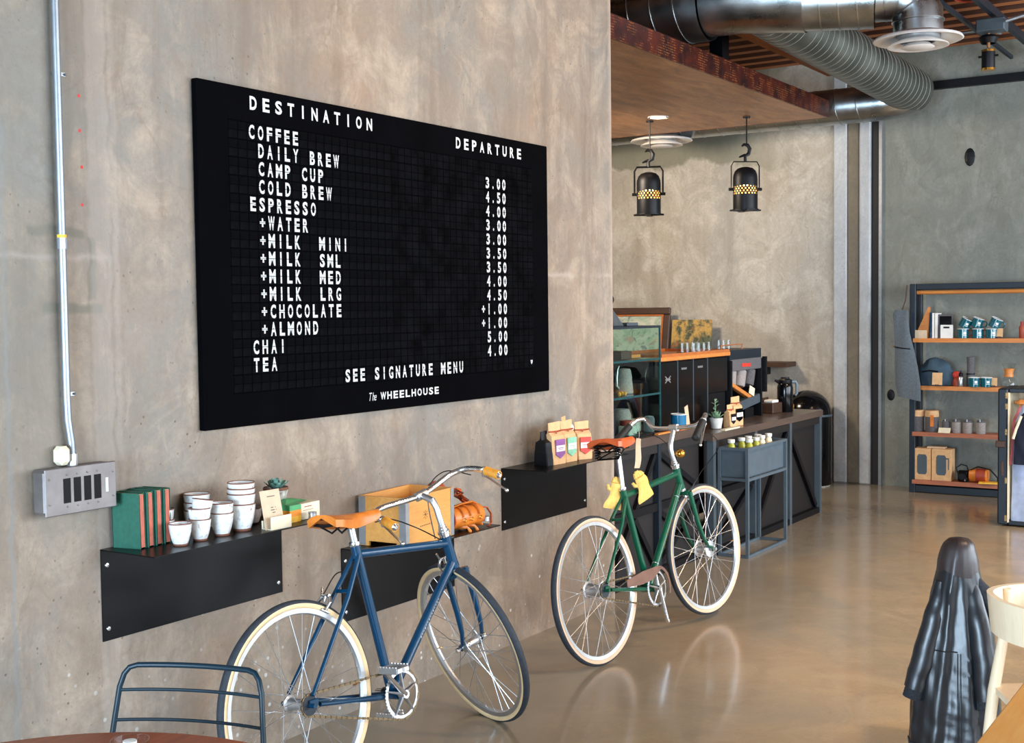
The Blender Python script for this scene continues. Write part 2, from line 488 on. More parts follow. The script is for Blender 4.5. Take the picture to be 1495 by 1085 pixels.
M['forest'] = mat('forest_green_paint', (64, 82, 62), 0.7, 0, 0.4, 40, 0.2)
M['rust'] = mat('rust_enamel', (158, 60, 36), 0.5)
M['lamp_glow'] = mat('lit_bulb', (255, 214, 140), 0.4, 0, 0, 5, 0, 0, (1, 1, 1), (255, 196, 104), 14.0)
M['glow_soft'] = mat('added_warm_glow', (255, 190, 100), 0.5, 0, 0, 5, 0, 0, (1, 1, 1), (255, 176, 84), 2.6)
M['down_glow'] = mat('lit_downlight', (255, 236, 200), 0.4, 0, 0, 5, 0, 0, (1, 1, 1), (255, 226, 180), 9.0)
M['glass'] = glass('clear_glass', (250, 252, 252))
M['glass_g'] = glass('greenish_display_glass', (240, 250, 247), 0.02, 0.3)
M['glass_e'] = mat('cut_glass_edge', (30, 72, 76), 0.2)
M['sleeve'] = mat('copper_tone_tray', (206, 120, 62), 0.3, 0.3, 0.1)

def art(name, kind):
    t = NT(name)
    v = t.coords((1, 1, 1))
    if kind == 'map':
        a = t.noise(v, 5, 6, 0.6, 2.0)
        b = t.noise(v, 11, 5, 0.6, 1.5)
        c = t.mixc(t.ramp(a, 0.35, 0.6), lin((150, 176, 150)), lin((206, 206, 190)))
        c = t.mixc(t.ramp(b, 0.56, 0.66, 0, 0.8), c, lin((96, 108, 128)))
        c = t.mixc(t.ramp(t.noise(v, 7, 3, 0.5, 1.0), 0.62, 0.7, 0, 0.7), c, lin((196, 150, 140)))
    else:
        sx = t.n('ShaderNodeSeparateXYZ')
        t.l(v, sx.inputs[0])
        v3 = t.coords((1, 16, 0.6))
        tr = t.noise(v3, 1.6, 3)
        a = t.noise(v, 16, 5, 0.6, 1.0)
        c = t.mixc(t.ramp(a, 0.4, 0.6), lin((52, 66, 54)), lin((96, 100, 72)))
        hi = t.math('ADD', sx.outputs[2], t.math('MULTIPLY', t.math('SUBTRACT', t.noise(v, 7, 4), 0.5), 0.5))
        c = t.mixc(t.math('MULTIPLY', t.ramp(hi, 0.16, 0.24), t.ramp(t.noise(v, 11, 6, 0.7), 0.42, 0.54, 0.0, 0.95)), c, lin((200, 160, 84)))
        c = t.mixc(t.math('MULTIPLY', t.ramp(tr, 0.60, 0.64), t.ramp(hi, 0.05, 0.25, 1, 0)), c, lin((196, 180, 140)))
        c = t.mixc(t.ramp(t.noise(v, 9, 3), 0.62, 0.68, 0, 0.7), c, lin((176, 96, 46)))
    t.l(c, t.b.inputs['Base Color'])
    t.b.inputs['Roughness'].default_value = 0.5
    return t.mat
M['map_art'] = art('abstract_pale_painting', 'map')
M['aspen_art'] = art('autumn_trees_painting', 'aspen')

# ------------------------------------------------------------------ mesh helpers
I4 = Matrix.Identity(4)
class MB:
    def __init__(s, T=None):
        s.v = []
        s.f = []
        s.mi = []
        s.T = T or I4
        s.cur = 0
    def add(s, vs, fs, T=None):
        T2 = s.T @ T if T is not None else s.T
        o = len(s.v)
        s.v += [tuple(T2 @ Vector(p)) for p in vs]
        s.f += [tuple(i + o for i in f) for f in fs]
        s.mi += [s.cur] * len(fs)
        return s
    def box(s, x0, x1, y0, y1, z0, z1, T=None):
        vs = [(x, y, z) for x in (x0, x1) for y in (y0, y1) for z in (z0, z1)]
        fs = [(0, 1, 3, 2), (4, 6, 7, 5), (0, 4, 5, 1), (2, 3, 7, 6), (0, 2, 6, 4), (1, 5, 7, 3)]
        return s.add(vs, fs, T)
    def cbox(s, c, sz, rot=None, bev=0.0):
        T = Matrix.Translation(c)
        if rot is not None:
            T = T @ (Euler(rot).to_matrix().to_4x4() if not isinstance(rot, Matrix) else rot)
        x, y, z = (k / 2 for k in sz)
        if bev <= 0:
            return s.box(-x, x, -y, y, -z, z, T)
        b = min(bev, x * .9, y * .9, z * .9)
        vs, fs, idx = [], [], {}
        for sx in (-1, 1):
            for sy in (-1, 1):
                for sz_ in (-1, 1):
                    for k, off in enumerate(((0, b, b), (b, 0, b), (b, b, 0))):
                        idx[(sx, sy, sz_, k)] = len(vs)
                        vs.append((sx * (x - off[0]), sy * (y - off[1]), sz_ * (z - off[2])))
        for k, ax in enumerate(range(3)):
            for sg in (-1, 1):
                q = []
                for a, b_ in ((-1, -1), (1, -1), (1, 1), (-1, 1)):
                    key = [0, 0, 0]
                    key[ax] = sg
                    o = [i for i in range(3) if i != ax]
                    key[o[0]], key[o[1]] = a, b_
                    q.append(idx[(key[0], key[1], key[2], k)])
                fs.append(tuple(q))
        for ax in range(3):
            o = [i for i in range(3) if i != ax]
            for a in (-1, 1):
                for b_ in (-1, 1):
                    k1, k2 = [0, 0, 0], [0, 0, 0]
                    k1[ax], k2[ax] = -1, 1
                    for kk in (k1, k2):
                        kk[o[0]], kk[o[1]] = a, b_
                    fs.append((idx[tuple(k1) + (o[0],)], idx[tuple(k2) + (o[0],)], idx[tuple(k2) + (o[1],)], idx[tuple(k1) + (o[1],)]))
        for sx in (-1, 1):
            for sy in (-1, 1):
                for sz_ in (-1, 1):
                    fs.append(tuple(idx[(sx, sy, sz_, k)] for k in range(3)))
        return s.add(vs, fs, T)
    def tube(s, path, r, seg=8, caps=True, T=None, closed=False, flat=1.0):
        P = [Vector(p) for p in path]
        n = len(P)
        rr = r if isinstance(r, (list, tuple)) else [r] * n
        vs, fs = [], []
        prev = None
        for i, p in enumerate(P):
            if closed:
                t = (P[(i + 1) % n] - P[i - 1]).normalized()
            else:
                t = (P[min(i + 1, n - 1)] - P[max(i - 1, 0)]).normalized()
            if prev is None:
                a = Vector((0, 0, 1)) if abs(t.z) < 0.9 else Vector((1, 0, 0))
                u = t.cross(a).normalized()
            else:
                u = (prev - t * prev.dot(t)).normalized()
            prev = u
            w = t.cross(u)
            for k in range(seg):
                an = 2 * PI * k / seg
                vs.append(tuple(p + u * math.cos(an) * rr[i] + w * math.sin(an) * rr[i] * flat))
        m = n if closed else n - 1
        for i in range(m):
            for k in range(seg):
                a = i * seg + k
                b = i * seg + (k + 1) % seg
                c = ((i + 1) % n) * seg + (k + 1) % seg
                d = ((i + 1) % n) * seg + k
                fs.append((a, b, c, d))
        if caps and not closed:
            fs.append(tuple(range(seg))[::-1])
            fs.append(tuple((n - 1) * seg + k for k in range(seg)))
        return s.add(vs, fs, T)
    def cyl(s, a, b, r, seg=12, r2=None):
        return s.tube([a, b], [r, r if r2 is None else r2], seg)
    def lathe(s, prof, c=(0, 0, 0), seg=20, T=None, cap0=True, cap1=False):
        vs, fs = [], []
        for (r, z) in prof:
            for k in range(seg):
                a = 2 * PI * k / seg
                vs.append((r * math.cos(a), r * math.sin(a), z))
        n = len(prof)
        for i in range(n - 1):
            for k in range(seg):
                fs.append((i * seg + k, i * seg + (k + 1) % seg, (i + 1) * seg + (k + 1) % seg, (i + 1) * seg + k))
        if cap0:
            fs.append(tuple(range(seg))[::-1])
        if cap1:
            fs.append(tuple((n - 1) * seg + k for k in range(seg)))
        TT = Matrix.Translation(c)
        if T is not None:
            TT = TT @ T
        return s.add(vs, fs, TT)
    def prism(s, poly, y0, y1, T=None):       # polygon in x,z, extruded along y
        n = len(poly)
        vs = [(x, y0, z) for x, z in poly] + [(x, y1, z) for x, z in poly]
        fs = [tuple(range(n)), tuple(range(2 * n - 1, n - 1, -1))]
        for i in range(n):
            j = (i + 1) % n
            fs.append((i, i + n, j + n, j))
        return s.add(vs, fs, T)
    def loft(s, rings, T=None, caps=True, closed=True):
        n = len(rings[0])
        vs = [tuple(p) for r_ in rings for p in r_]
        fs = []
        for i in range(len(rings) - 1):
            for k in range(n if closed else n - 1):
                fs.append((i * n + k, i * n + (k + 1) % n, (i + 1) * n + (k + 1) % n, (i + 1) * n + k))
        if caps:
            fs.append(tuple(range(n))[::-1])
            fs.append(tuple((len(rings) - 1) * n + k for k in range(n)))
        return s.add(vs, fs, T)
    def ball(s, c, r, seg=12, sq=(1, 1, 1)):
        pr = []
        m = max(4, seg // 2)
        for i in range(m + 1):
            a = -PI / 2 + PI * i / m
            pr.append((max(1e-4, r * math.cos(a)), r * math.sin(a)))
        return s.lathe(pr, c, seg, Matrix.Diagonal((sq[0], sq[1], sq[2], 1)), True, True)
    def torus(s, Rm, rm, T=None, seg=64, sec=10, split=None, m2=1):
        vs, fs = [], []
        for i in range(seg):
            a = 2 * PI * i / seg
            for k in range(sec):
                b = 2 * PI * (k + 0.5) / sec
                q = Rm + rm * math.cos(b)
                vs.append((q * math.cos(a), rm * math.sin(b), q * math.sin(a)))
        keep = s.cur
        T2 = s.T @ T if T is not None else s.T
        o = len(s.v)
        s.v += [tuple(T2 @ Vector(p)) for p in vs]
        for i in range(seg):
            for k in range(sec):
                s.f.append((o + i * sec + k, o + i * sec + (k + 1) % sec, o + ((i + 1) % seg) * sec + (k + 1) % sec, o + ((i + 1) % seg) * sec + k))
                bm_ = 2 * PI * (k + 1.0) / sec
                s.mi.append(m2 if (split is not None and math.cos(bm_) < split) else keep)
        return s
    def build(s, name, mats, parent=None, smooth=False, org=None, kind=None):
        me = bpy.data.meshes.new(name)
        vs = s.v if org is None else [(p[0] - org[0], p[1] - org[1], p[2] - org[2]) for p in s.v]
        me.from_pydata(vs, [], s.f)
        if not isinstance(mats, (list, tuple)):
            mats = [mats]
        for m_ in mats:
            me.materials.append(M[m_] if isinstance(m_, str) else m_)
        me.polygons.foreach_set('material_index', s.mi)
        if smooth:
            me.polygons.foreach_set('use_smooth', [True] * len(me.polygons))
            try:
                me.set_sharp_from_angle(angle=R(38))
            except Exception:
                pass
        me.update()
        o = bpy.data.objects.new(name, me)
        COL.objects.link(o)
        if parent is not None:
            o.parent = parent
        if kind:
            o['kind'] = kind
        return o

def thing(name, label, cat, loc=(0, 0, 0), rot=(0, 0, 0), group=None):
    o = bpy.data.objects.new(name, None)
    o.empty_display_size = 0.05
    COL.objects.link(o)
    o.location = loc
    o.rotation_euler = rot if isinstance(rot, (tuple, list)) else (0, 0, rot)
    tag(o, label, cat, group)
    return o

def tag(o, label, cat, group=None):
    o['label'] = label
    o['category'] = cat
    if group:
        o['group'] = group
    return o

def struct(name, mb, m, smooth=False, parent=None):
    o = mb.build(name, m, parent, smooth)
    if parent is None:
        o['kind'] = 'structure'
    return o

def dup(root, loc=None, rot=None, label=None, group=None):
    r = root.copy()
    COL.objects.link(r)
    if loc is not None:
        r.location = loc
    if rot is not None:
        r.rotation_euler = rot
    if label:
        r['label'] = label
    if group:
        r['group'] = group
    for ch in list(root.children):
        c = ch.copy()
        COL.objects.link(c)
        c.parent = r
        for g in list(ch.children):
            d = g.copy()
            COL.objects.link(d)
            d.parent = c
    return r

# glyph cache from the built-in font
_gl = {}
def glyph_prepare(chars, bold=0.0, shear=0.0, key=''):
    obs = []
    for ch in sorted(set(chars)):
        if (key, ch) in _gl or ch == ' ':
            continue
        cu = bpy.data.curves.new('g', 'FONT')
        cu.body = ch
        cu.offset = bold
        cu.shear = shear
        cu.resolution_u = 3
        o = bpy.data.objects.new('g', cu)
        COL.objects.link(o)
        obs.append((ch, o))
    bpy.context.view_layer.update()
    dg = bpy.context.evaluated_depsgraph_get()
    for ch, o in obs:
        me = bpy.data.meshes.new_from_object(o.evaluated_get(dg))
        vs = [tuple(v.co) for v in me.vertices]
        fs = [tuple(p.vertices) for p in me.polygons]
        xs = [v[0] for v in vs]
        ys = [v[1] for v in vs]
        _gl[(key, ch)] = (vs, fs, (min(xs), max(xs), min(ys), max(ys)))
        bpy.data.meshes.remove(me)
        cu = o.data
        bpy.data.objects.remove(o)
        bpy.data.curves.remove(cu)

CAPH = 0.73
def glyph_cell(mb, ch, cx, cz, w, h, y, key='', T=None):
    """one capital fitted to a cell of width w and height h, in the x-z plane facing -y"""
    vs, fs, (x0, x1, y0, y1) = _gl[(key, ch)]
    hh = max(y1 - y0, 1e-4)
    small = ch in '.-:'
    sx = w / max(x1 - x0, 0.3) if ch not in 'I1.!' else w / 0.62
    sz = h / (hh if not small else CAPH)
    if ch == '+':
        sz = h * 0.62 / hh
        zc = cz
    elif small:
        zc = cz - h / 2 + hh * sz / 2
    else:
        zc = cz
    xm, ym = (x0 + x1) / 2, (y0 + y1) / 2
    mb.add([(cx + (p[0] - xm) * sx, y, zc + (p[1] - ym) * sz) for p in vs], fs, T)

def text_run(mb, s, x, z, h, y, wf=0.75, gap=0.12, key='', T=None, center=False):
    """proportional run of small text, in the x-z plane facing -y"""
    k = h / CAPH
    pen = 0.0
    out = []
    for ch in s:
        if ch == ' ':
            pen += h * 0.45 * wf
            continue
        vs, fs, b = _gl[(key, ch)]
        out.append((vs, fs, b, pen))
        pen += (b[1] - b[0]) * k * wf + gap * h
    off = -pen / 2 if center else 0
    for vs, fs, b, p in out:
        mb.add([(x + off + p + (q[0] - b[0]) * k * wf, y, z + q[1] * k) for q in vs], fs, T)
    return pen

glyph_prepare('ABCDEFGHIJKLMNOPQRSTUVWXYZ0123456789+.', 0.033, 0, '')
glyph_prepare('The', 0.0, 0.35, 's')

# ================================================================== STRUCTURE
WY = 3.335
struct('floor', MB().box(-3, 11.6, -4, 8.2, -0.12, 0), 'floor')
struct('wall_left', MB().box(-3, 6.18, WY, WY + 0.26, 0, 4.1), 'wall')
struct('wall_back', MB().box(11.42, 11.62, -4, 3.405, 0, 4.1), 'wall_r')
struct('wall_kitchen_back', MB().box(11.42, 11.62, 3.405, 8.2, 0, 4.1), 'wall_k')
struct('wall_kitchen_side', MB().box(-3, 11.62, 8.2, 8.4, 0, 4.1), 'wall_k')
struct('wall_front', MB().box(-3.2, -3, -4, 0.0, 0, 4.1).box(-3.2, -3, 2.5, 8.4, 0, 4.1).box(-3.2, -3, 0, 2.5, 0, 0.2).box(-3.2, -3, 0, 2.5, 3.0, 4.1), 'wall_r')
wr = MB().box(-3, 11.62, -4.2, -4, 0, 0.55).box(-3, 11.62, -4.2, -4, 3.45, 4.1)
for x0, x1 in ((-3, 0.2), (8.75, 8.95), (11.2, 11.62)):
    wr.box(x0, x1, -4.2, -4, 0.55, 3.45)
struct('wall_right', wr, 'wall_r')
struct('ceiling', MB().box(-3, 11.62, -4, 8.4, 4.06, 4.2), 'joist_d')
ceil_root = bpy.data.objects['ceiling']
slat = None
x = 5.0
i = 0
while x < 11.36:
    if slat is None:
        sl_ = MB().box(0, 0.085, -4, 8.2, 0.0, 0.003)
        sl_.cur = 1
        sl_.box(0, 0.085, -4, 8.2, 0.0031, 0.14)  # slat sides in darker wood: shade between slats put into the colour
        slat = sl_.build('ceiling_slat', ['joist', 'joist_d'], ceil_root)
    else:
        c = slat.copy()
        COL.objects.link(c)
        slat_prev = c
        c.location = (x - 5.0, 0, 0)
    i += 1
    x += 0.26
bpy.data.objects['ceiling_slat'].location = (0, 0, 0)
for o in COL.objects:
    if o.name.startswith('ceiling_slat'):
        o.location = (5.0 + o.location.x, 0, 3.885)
# pilaster strips beside the joint
for k, (y0, y1, xx, m_) in enumerate(((3.70, 3.83, 11.385, 'strip_white'), (3.585, 3.70, 11.392, 'strip_olive'), (3.48, 3.585, 11.375, 'strip_white'))):
    struct('trim_%d' % (k + 1), MB().cbox(((xx + 11.43) / 2, (y0 + y1) / 2, 2.0), (11.43 - xx, y1 - y0, 4.0), None, 0.012), m_)
struct('trim_4', MB().box(11.412, 11.43, 3.405, 3.48, 0, 4.0), 'dark_wood')
struct('trim_5', MB().box(11.385, 11.43, 3.378, 3.405, 0, 4.0), 'alu')
struct('trim_6', MB().box(11.36, 11.43, -4, 3.15, 3.54, 3.61), 'black_steel')
# cast pour hole on the back wall
tag(MB().ball((11.42, 2.62, 2.93), 0.05, 12, (0.25, 0.9, 1.6)).build('wall_recess', 'black_steel'), 'dark oval patch high on the grey green back wall', 'patch')
tag(MB().ball((11.42, 3.30, 0.83), 0.04, 12, (0.25, 0.9, 1.3)).build('wall_recess', 'black_steel'), 'dark oval patch on the back wall left of the grey felt apron', 'patch')

# glulam beam under the ceiling
tag(MB().cbox((9.2, 3.52, 3.745), (2.6, 0.13, 0.30), None, 0.01).build('ceiling_beam', 'beam'), 'orange brown laminated timber beam below the big spiral duct', 'beam')
bh = thing('beam_hanger', 'dark steel post carrying the timber beam above the copper panel', 'post', (8.55, 3.72, 3.34))
MB().box(-0.06, 0.06, -0.05, 0.05, 0, 0.56).build('post', 'black_steel', bh)
MB().box(-0.1, 0.1, -0.08, 0.08, 0, 0.015).build('base_plate', 'black_steel', bh)

# copper clad drop panel
cp = thing('copper_ceiling_panel', 'brown copper clad drop panel with a perforated patterned edge', 'ceiling panel', (10.17, 3.46, 3.2))
MB().box(-3.96, 0, 0.012, 4.4, 0, 0.128).build('panel', 'copper', cp)
MB().box(-3.96, 0.012, -0.002, 0.012, -0.001, 0.14).build('edge_strip', 'fascia', cp)
MB().box(0, 0.012, 0.012, 4.4, -0.001, 0.14).build('edge_strip', 'fascia', cp)
dl = thing('downlight', 'small round lit downlight set in the copper panel', 'light', (9.29, 4.58, 3.2))
MB().lathe([(0.085, -0.006), (0.085, 0.0), (0.065, 0.0), (0.065, -0.006)], (0, 0, 0), 24, None, False).build('ring', 'white', dl, True)
MB().lathe([(0.001, -0.003), (0.064, -0.003)], (0, 0, 0), 24).build('lens', 'down_glow', dl)

# ------------------------------------------------------------------ ducts
def duct(name, label, pts, r, ring_step, seam_r=0.006, tilt=0.12, group=None, seg=32, skin='galv'):
    P = [Vector(p) for p in pts]
    org = P[0]
    t = thing(name, label, 'duct', tuple(org), (0, 0, 0), group)
    MB().tube([p - org for p in P], r, seg, False).build('duct_skin', skin, t, True)
    # standing seams
    sm = None
    for a, b in zip(P[:-1], P[1:]):
        L = (b - a).length
        if L < ring_step * 1.5:
            continue
        n = int(L / ring_step)
        d = (b - a).normalized()
        q = d.to_track_quat('Y', 'Z').to_matrix().to_4x4()
        for k in range(1, n + 1):
            if sm is None:
                sm = MB().torus(r + 0.001, seam_r, None, 32, 5).build('seam', 'galv_seam' if skin == 'galv' else 'seam_dull', t, True)
                o = sm
            else:
                o = sm.copy()
                COL.objects.link(o)
            o.matrix_local = Matrix.Translation(a - org + d * (k * L / (n + 1))) @ q @ Matrix.Rotation(tilt, 4, 'X')
    return t

def arc(c, a, b, r, a0, a1, n=8):
    c, a, b = Vector(c), Vector(a), Vector(b)
    return [tuple(c + a * math.cos(a0 + (a1 - a0) * i / n) * r + b * math.sin(a0 + (a1 - a0) * i / n) * r) for i in range(n + 1)]

duct('spiral_duct', 'long fat spiral wound duct running back under the ceiling', [(7.75, 3.12, 3.62), (8.3, 3.10, 3.59), (10.75, 2.94, 3.44)], 0.185, 0.088, 0.002, 0.1, skin='galv_dull')
duct('supply_duct', 'wide shiny round duct above the copper panel left of the tee', [(7.7, 7.9, 3.625), (7.7, 3.42, 3.625)], 0.225, 0.17, 0.006)
duct('tee_fitting', 'smooth galvanised tee fitting joining the ceiling ducts', [(7.7, 3.42, 3.64), (7.71, 3.2, 3.635), (7.74, 3.0, 3.62), (7.78, 2.78, 3.60)], 0.215, 5)
duct('branch_duct', 'short round branch duct leading to the white ceiling diffuser', [(7.76, 2.82, 3.585), (7.88, 2.38, 3.565)], 0.192, 0.13, 0.006)
el = duct('duct_elbow', 'segmented metal elbow dropping into the white ceiling diffuser', [(7.88, 2.38, 3.565), (7.92, 2.25, 3.56), (7.95, 2.17, 3.52), (7.96, 2.14, 3.45), (7.96, 2.14, 3.33)], 0.15, 5)
for p, q in (((7.90, 2.32, 3.57), (0.2, -1, 0)), ((7.935, 2.22, 3.55), (0.2, -1, -0.5)), ((7.955, 2.155, 3.49), (0.1, -0.5, -1)), ((7.96, 2.14, 3.40), (0, 0, -1))):
    o = MB().torus(0.153, 0.007, None, 32, 5).build('seam', 'galv_seam', el, True)
    o.matrix_local = Matrix.Translation(Vector(p) - Vector((7.88, 2.38, 3.565))) @ Vector(q).to_track_quat('Y', 'Z').to_matrix().to_4x4()
duct('return_duct', 'spiral duct running along the back wall below the copper panel', [(10.62, 7.9, 3.35), (10.62, 3.15, 3.35), (10.66, 3.02, 3.36), (10.72, 2.94, 3.40)], 0.152, 0.19, 0.005, 0.14)

def diffuser(loc, s, label):
    t = thing('ceiling_diffuser', label, 'air diffuser', loc)
    MB().lathe([(0.13, 0.05), (0.15, 0.045), (0.262, 0.012), (0.27, 0.0), (0.262, -0.004), (0.15, 0.02), (0.135, 0.035)], (0, 0, 0), 40, Matrix.Diagonal((s, s, s, 1)), False).build('outer_cone', 'white', t, True)
    MB().lathe([(0.115, 0.0), (0.18, -0.03), (0.185, -0.038), (0.175, -0.04), (0.105, -0.012)], (0, 0, 0), 40, Matrix.Diagonal((s, s, s, 1)), False).build('middle_cone', 'white', t, True)
    MB().lathe([(0.07, -0.02), (0.1, -0.045), (0.09, -0.05), (0.001, -0.05)], (0, 0, 0), 32, Matrix.Diagonal((s, s, s, 1)), False).build('core', 'white', t, True)
    MB().lathe([(0.13, 0.05), (0.128, 0.01), (0.115, -0.002)], (0, 0, 0), 24, Matrix.Diagonal((s, s, s, 1)), False).build('throat', 'alu', t, True)
    return t
diffuser((7.96, 2.14, 3.285), 1.0, 'white round ceiling diffuser hanging under the metal elbow')
diffuser((10.45, 5.12, 3.17), 1.05, 'white round ceiling diffuser tucked under the far spiral duct')

# ------------------------------------------------------------------ spot lamp, conduit and struts under the ceiling
tag(MB().tube([(10.4, 2.7, 3.80), (10.4, 2.16, 3.80), (10.1, 2.1, 3.70), (9.75, 2.10, 3.67)], 0.013, 8).tube([(9.55, 1.95, 3.67), (9.6, 1.75, 3.72), (9.6, -3, 3.74)], 0.013, 8).build('electrical_conduit', 'emt', None, True), 'thin metal conduit running to the ceiling junction box', 'conduit')
st = MB()
tag(MB().box(7.4, 11.3, 2.245, 2.27, 3.715, 3.745).build('ceiling_strut', 'navy_steel'), 'dark slim ceiling rail left of the junction box', 'rail')
tag(MB().box(7.4, 11.3, 2.03, 2.07, 3.73, 3.79).build('ceiling_strut', 'navy_steel'), 'thick dark ceiling rail crossing behind the small spot lamp', 'rail')
tag(MB().cbox((9.63, 2.06, 3.665), (0.14, 0.2, 0.09), None, 0.008).build('junction_box', 'grey_steel'), 'grey junction box under the ceiling above the small spot lamp', 'junction box')
sp = thing('spot_lamp', 'small black cylinder spot lamp with brass rims below the ceiling', 'lamp', (9.66, 2.09, 3.615))
MB().cyl((0, 0, 0.01), (0, 0, -0.1), 0.012, 8).build('stem', 'copper', sp)
MB().lathe([(0.05, -0.01), (0.07, -0.03), (0.05, -0.07)], (0, 0, 0), 14).build('canopy', 'black_steel', sp, True)
MB().lathe([(0.045, -0.26), (0.047, -0.25), (0.047, -0.13), (0.03, -0.12)], (0, 0, 0), 18).build('body', 'black_steel', sp, True)
MB().lathe([(0.049, -0.13), (0.049, -0.115), (0.03, -0.112)], (0, 0, 0), 18).build('top_rim', 'brass', sp, True)
MB().lathe([(0.001, -0.264), (0.049, -0.264), (0.049, -0.248)], (0, 0, 0), 18, None, False).build('bottom_rim', 'brass', sp, True)
for s_ in (-1, 1):
    MB().cyl((0, s_ * 0.047, -0.16), (0, s_ * 0.07, -0.16), 0.008, 8).build('knob', 'black_steel', sp)
fan = thing('ceiling_fixture', 'dark round fixture with a red rim at the top edge above the rails', 'fixture', (9.15, 2.08, 3.84))
MB().lathe([(0.13, -0.06), (0.15, -0.02), (0.15, 0.03)], (0, 0, 0), 24).build('housing', 'black_steel', fan, True)
MB().torus(0.125, 0.012, Matrix.Translation((0, 0, -0.06)) @ Matrix.Rotation(R(90), 4, 'X'), 24, 6).build('rim', 'rust', fan, True)

tag(MB().cbox((10.2, 3.33, 3.62), (0.16, 0.16, 0.07), None, 0.01).box(10.17, 10.23, 3.30, 3.36, 3.65, 4.05).build('projector', 'black_gloss'), 'black flat ceiling unit between timber beam and spiral duct', 'projector')

# ------------------------------------------------------------------ pendant theatre lamps
def pendant(loc, label, yaw, wide, topz):
    t = thing('pendant_lamp', label, 'lamp', loc, (0, 0, yaw), None)
    # body z 0..0.36
    B = MB()
    B.lathe([(0.098, 0.0), (0.1, 0.012), (0.1, 0.125)], (0, 0, 0), 28, None, False)
    B.lathe([(0.1, 0.20), (0.1, 0.255), (0.097, 0.285), (0.085, 0.318), (0.062, 0.34), (0.03, 0.35), (0.001, 0.352)], (0, 0, 0), 28, None, False)
    B.build('housing', 'black_steel', t, True)
    # perforated band: a real lattice of bars with open holes
    L = MB()
    n = 22
    rows = 4
    for k in range(n):
        a0 = 2 * PI * k / n
        for j in range(rows):
            z0 = 0.125 + j * 0.019
            off = (PI / n) if j % 2 else 0
            a = a0 + off
            p = [(0.1 * math.cos(a - 0.60 * PI / n), 0.1 * math.sin(a - 0.60 * PI / n)), (0.1 * math.cos(a + 0.60 * PI / n), 0.1 * math.sin(a + 0.60 * PI / n))]
            L.add([(p[0][0], p[0][1], z0), (p[1][0], p[1][1], z0), (p[1][0], p[1][1], z0 + 0.019), (p[0][0], p[0][1], z0 + 0.019)], [(0, 1, 2, 3)])
    for j in range(rows + 1):
        z0 = 0.125 + j * 0.019
        L.lathe([(0.1005, z0 - 0.0035), (0.1005, z0 + 0.0035)], (0, 0, 0), 28, None, False)
    L.build('perforated_band', 'black_steel', t)
    MB().ball((0.0, 0, 0.185), 0.04, 14, (1, 1, 1.1)).build('bulb', 'lamp_glow', t, True)
    MB().lathe([(0.001, 0.205), (0.05, 0.20), (0.088, 0.19), (0.09, 0.115), (0.05, 0.108)], (0, 0, 0), 24, None, False).build('added_glow_liner', 'glow_soft', t, True)  # added emissive liner, its glow stands in for the lit can interior
    MB().lathe([(0.001, 0.02), (0.09, 0.02), (0.09, 0.012)], (0, 0, 0), 24).build('lens', 'tan_tape', t)
    MB().cbox((0, 0, -0.002), (0.25, 0.05, 0.012)).cbox((0, 0.0, -0.002), (0.05, 0.25, 0.012)).lathe([(0.1, -0.004), (0.112, -0.004), (0.112, 0.006), (0.1, 0.006)], (0, 0, 0), 28, None, False).build('filter_frame', 'black_steel', t)
    # yoke
    w = 0.118
    yk = [(w, 0, 0.16), (w, 0, 0.36), (w - 0.02, 0, 0.395), (-w + 0.02, 0, 0.395), (-w, 0, 0.36), (-w, 0, 0.16)]
    MB().tube(yk, 0.008 if not wide else 0.014, 6, True, None, False, 0.6).build('yoke', 'black_steel', t)
    for s_ in (-1, 1):
        MB().cyl((s_ * 0.1, 0, 0.17), (s_ * 0.138, 0, 0.17), 0.013, 10).build('knob', 'black_steel', t)
    # hook clamp
    hk = [(0, 0, 0.395), (0, 0, 0.44), (0.03, 0, 0.46), (0.038, 0, 0.50), (0.02, 0, 0.53), (-0.012, 0, 0.535), (-0.03, 0, 0.52)]
    MB().tube(hk, [0.014, 0.014, 0.016, 0.017, 0.015, 0.012, 0.006], 8).tube([(0.0, 0, 0.45), (-0.035, 0, 0.438), (-0.052, 0, 0.43)], [0.013, 0.01, 0.006], 6).build('hook_clamp', 'black_steel', t, True)
    MB().cyl((0.012, 0, 0.53), (0.012, 0, topz - loc[2]), 0.006, 6).build('drop_rod', 'black_steel', t)
    MB().lathe([(0.03, topz - loc[2] - 0.012), (0.03, topz - loc[2] - 0.001)], (0.012, 0, 0), 12).build('ceiling_plate', 'black_steel', t)
    d = bpy.data.lights.new('pendant_glow', 'POINT')
    d.energy = 7
    d.color = (1.0, 0.66, 0.34)
    d.shadow_soft_size = 0.05
    lo = bpy.data.objects.new('pendant_glow', d)
    COL.objects.link(lo)
    lo.parent = t
    lo.location = (0, 0, 0.225)
    d = bpy.data.lights.new('pendant_beam', 'SPOT')
    d.energy = 22
    d.color = (1.0, 0.74, 0.46)
    d.spot_size = R(75)
    d.spot_blend = 0.8
    d.shadow_soft_size = 0.06
    lo = bpy.data.objects.new('pendant_beam', d)
    COL.objects.link(lo)
    lo.parent = t
    lo.location = (0, 0, -0.02)
    return t
pendant((9.43, 4.74, 2.425), 'left black perforated theatre pendant lamp near the concrete wall edge', R(-68), True, 3.2)
pendant((9.71, 4.0, 2.44), 'right black perforated theatre pendant lamp with thin round yoke', R(-50), False, 3.2)

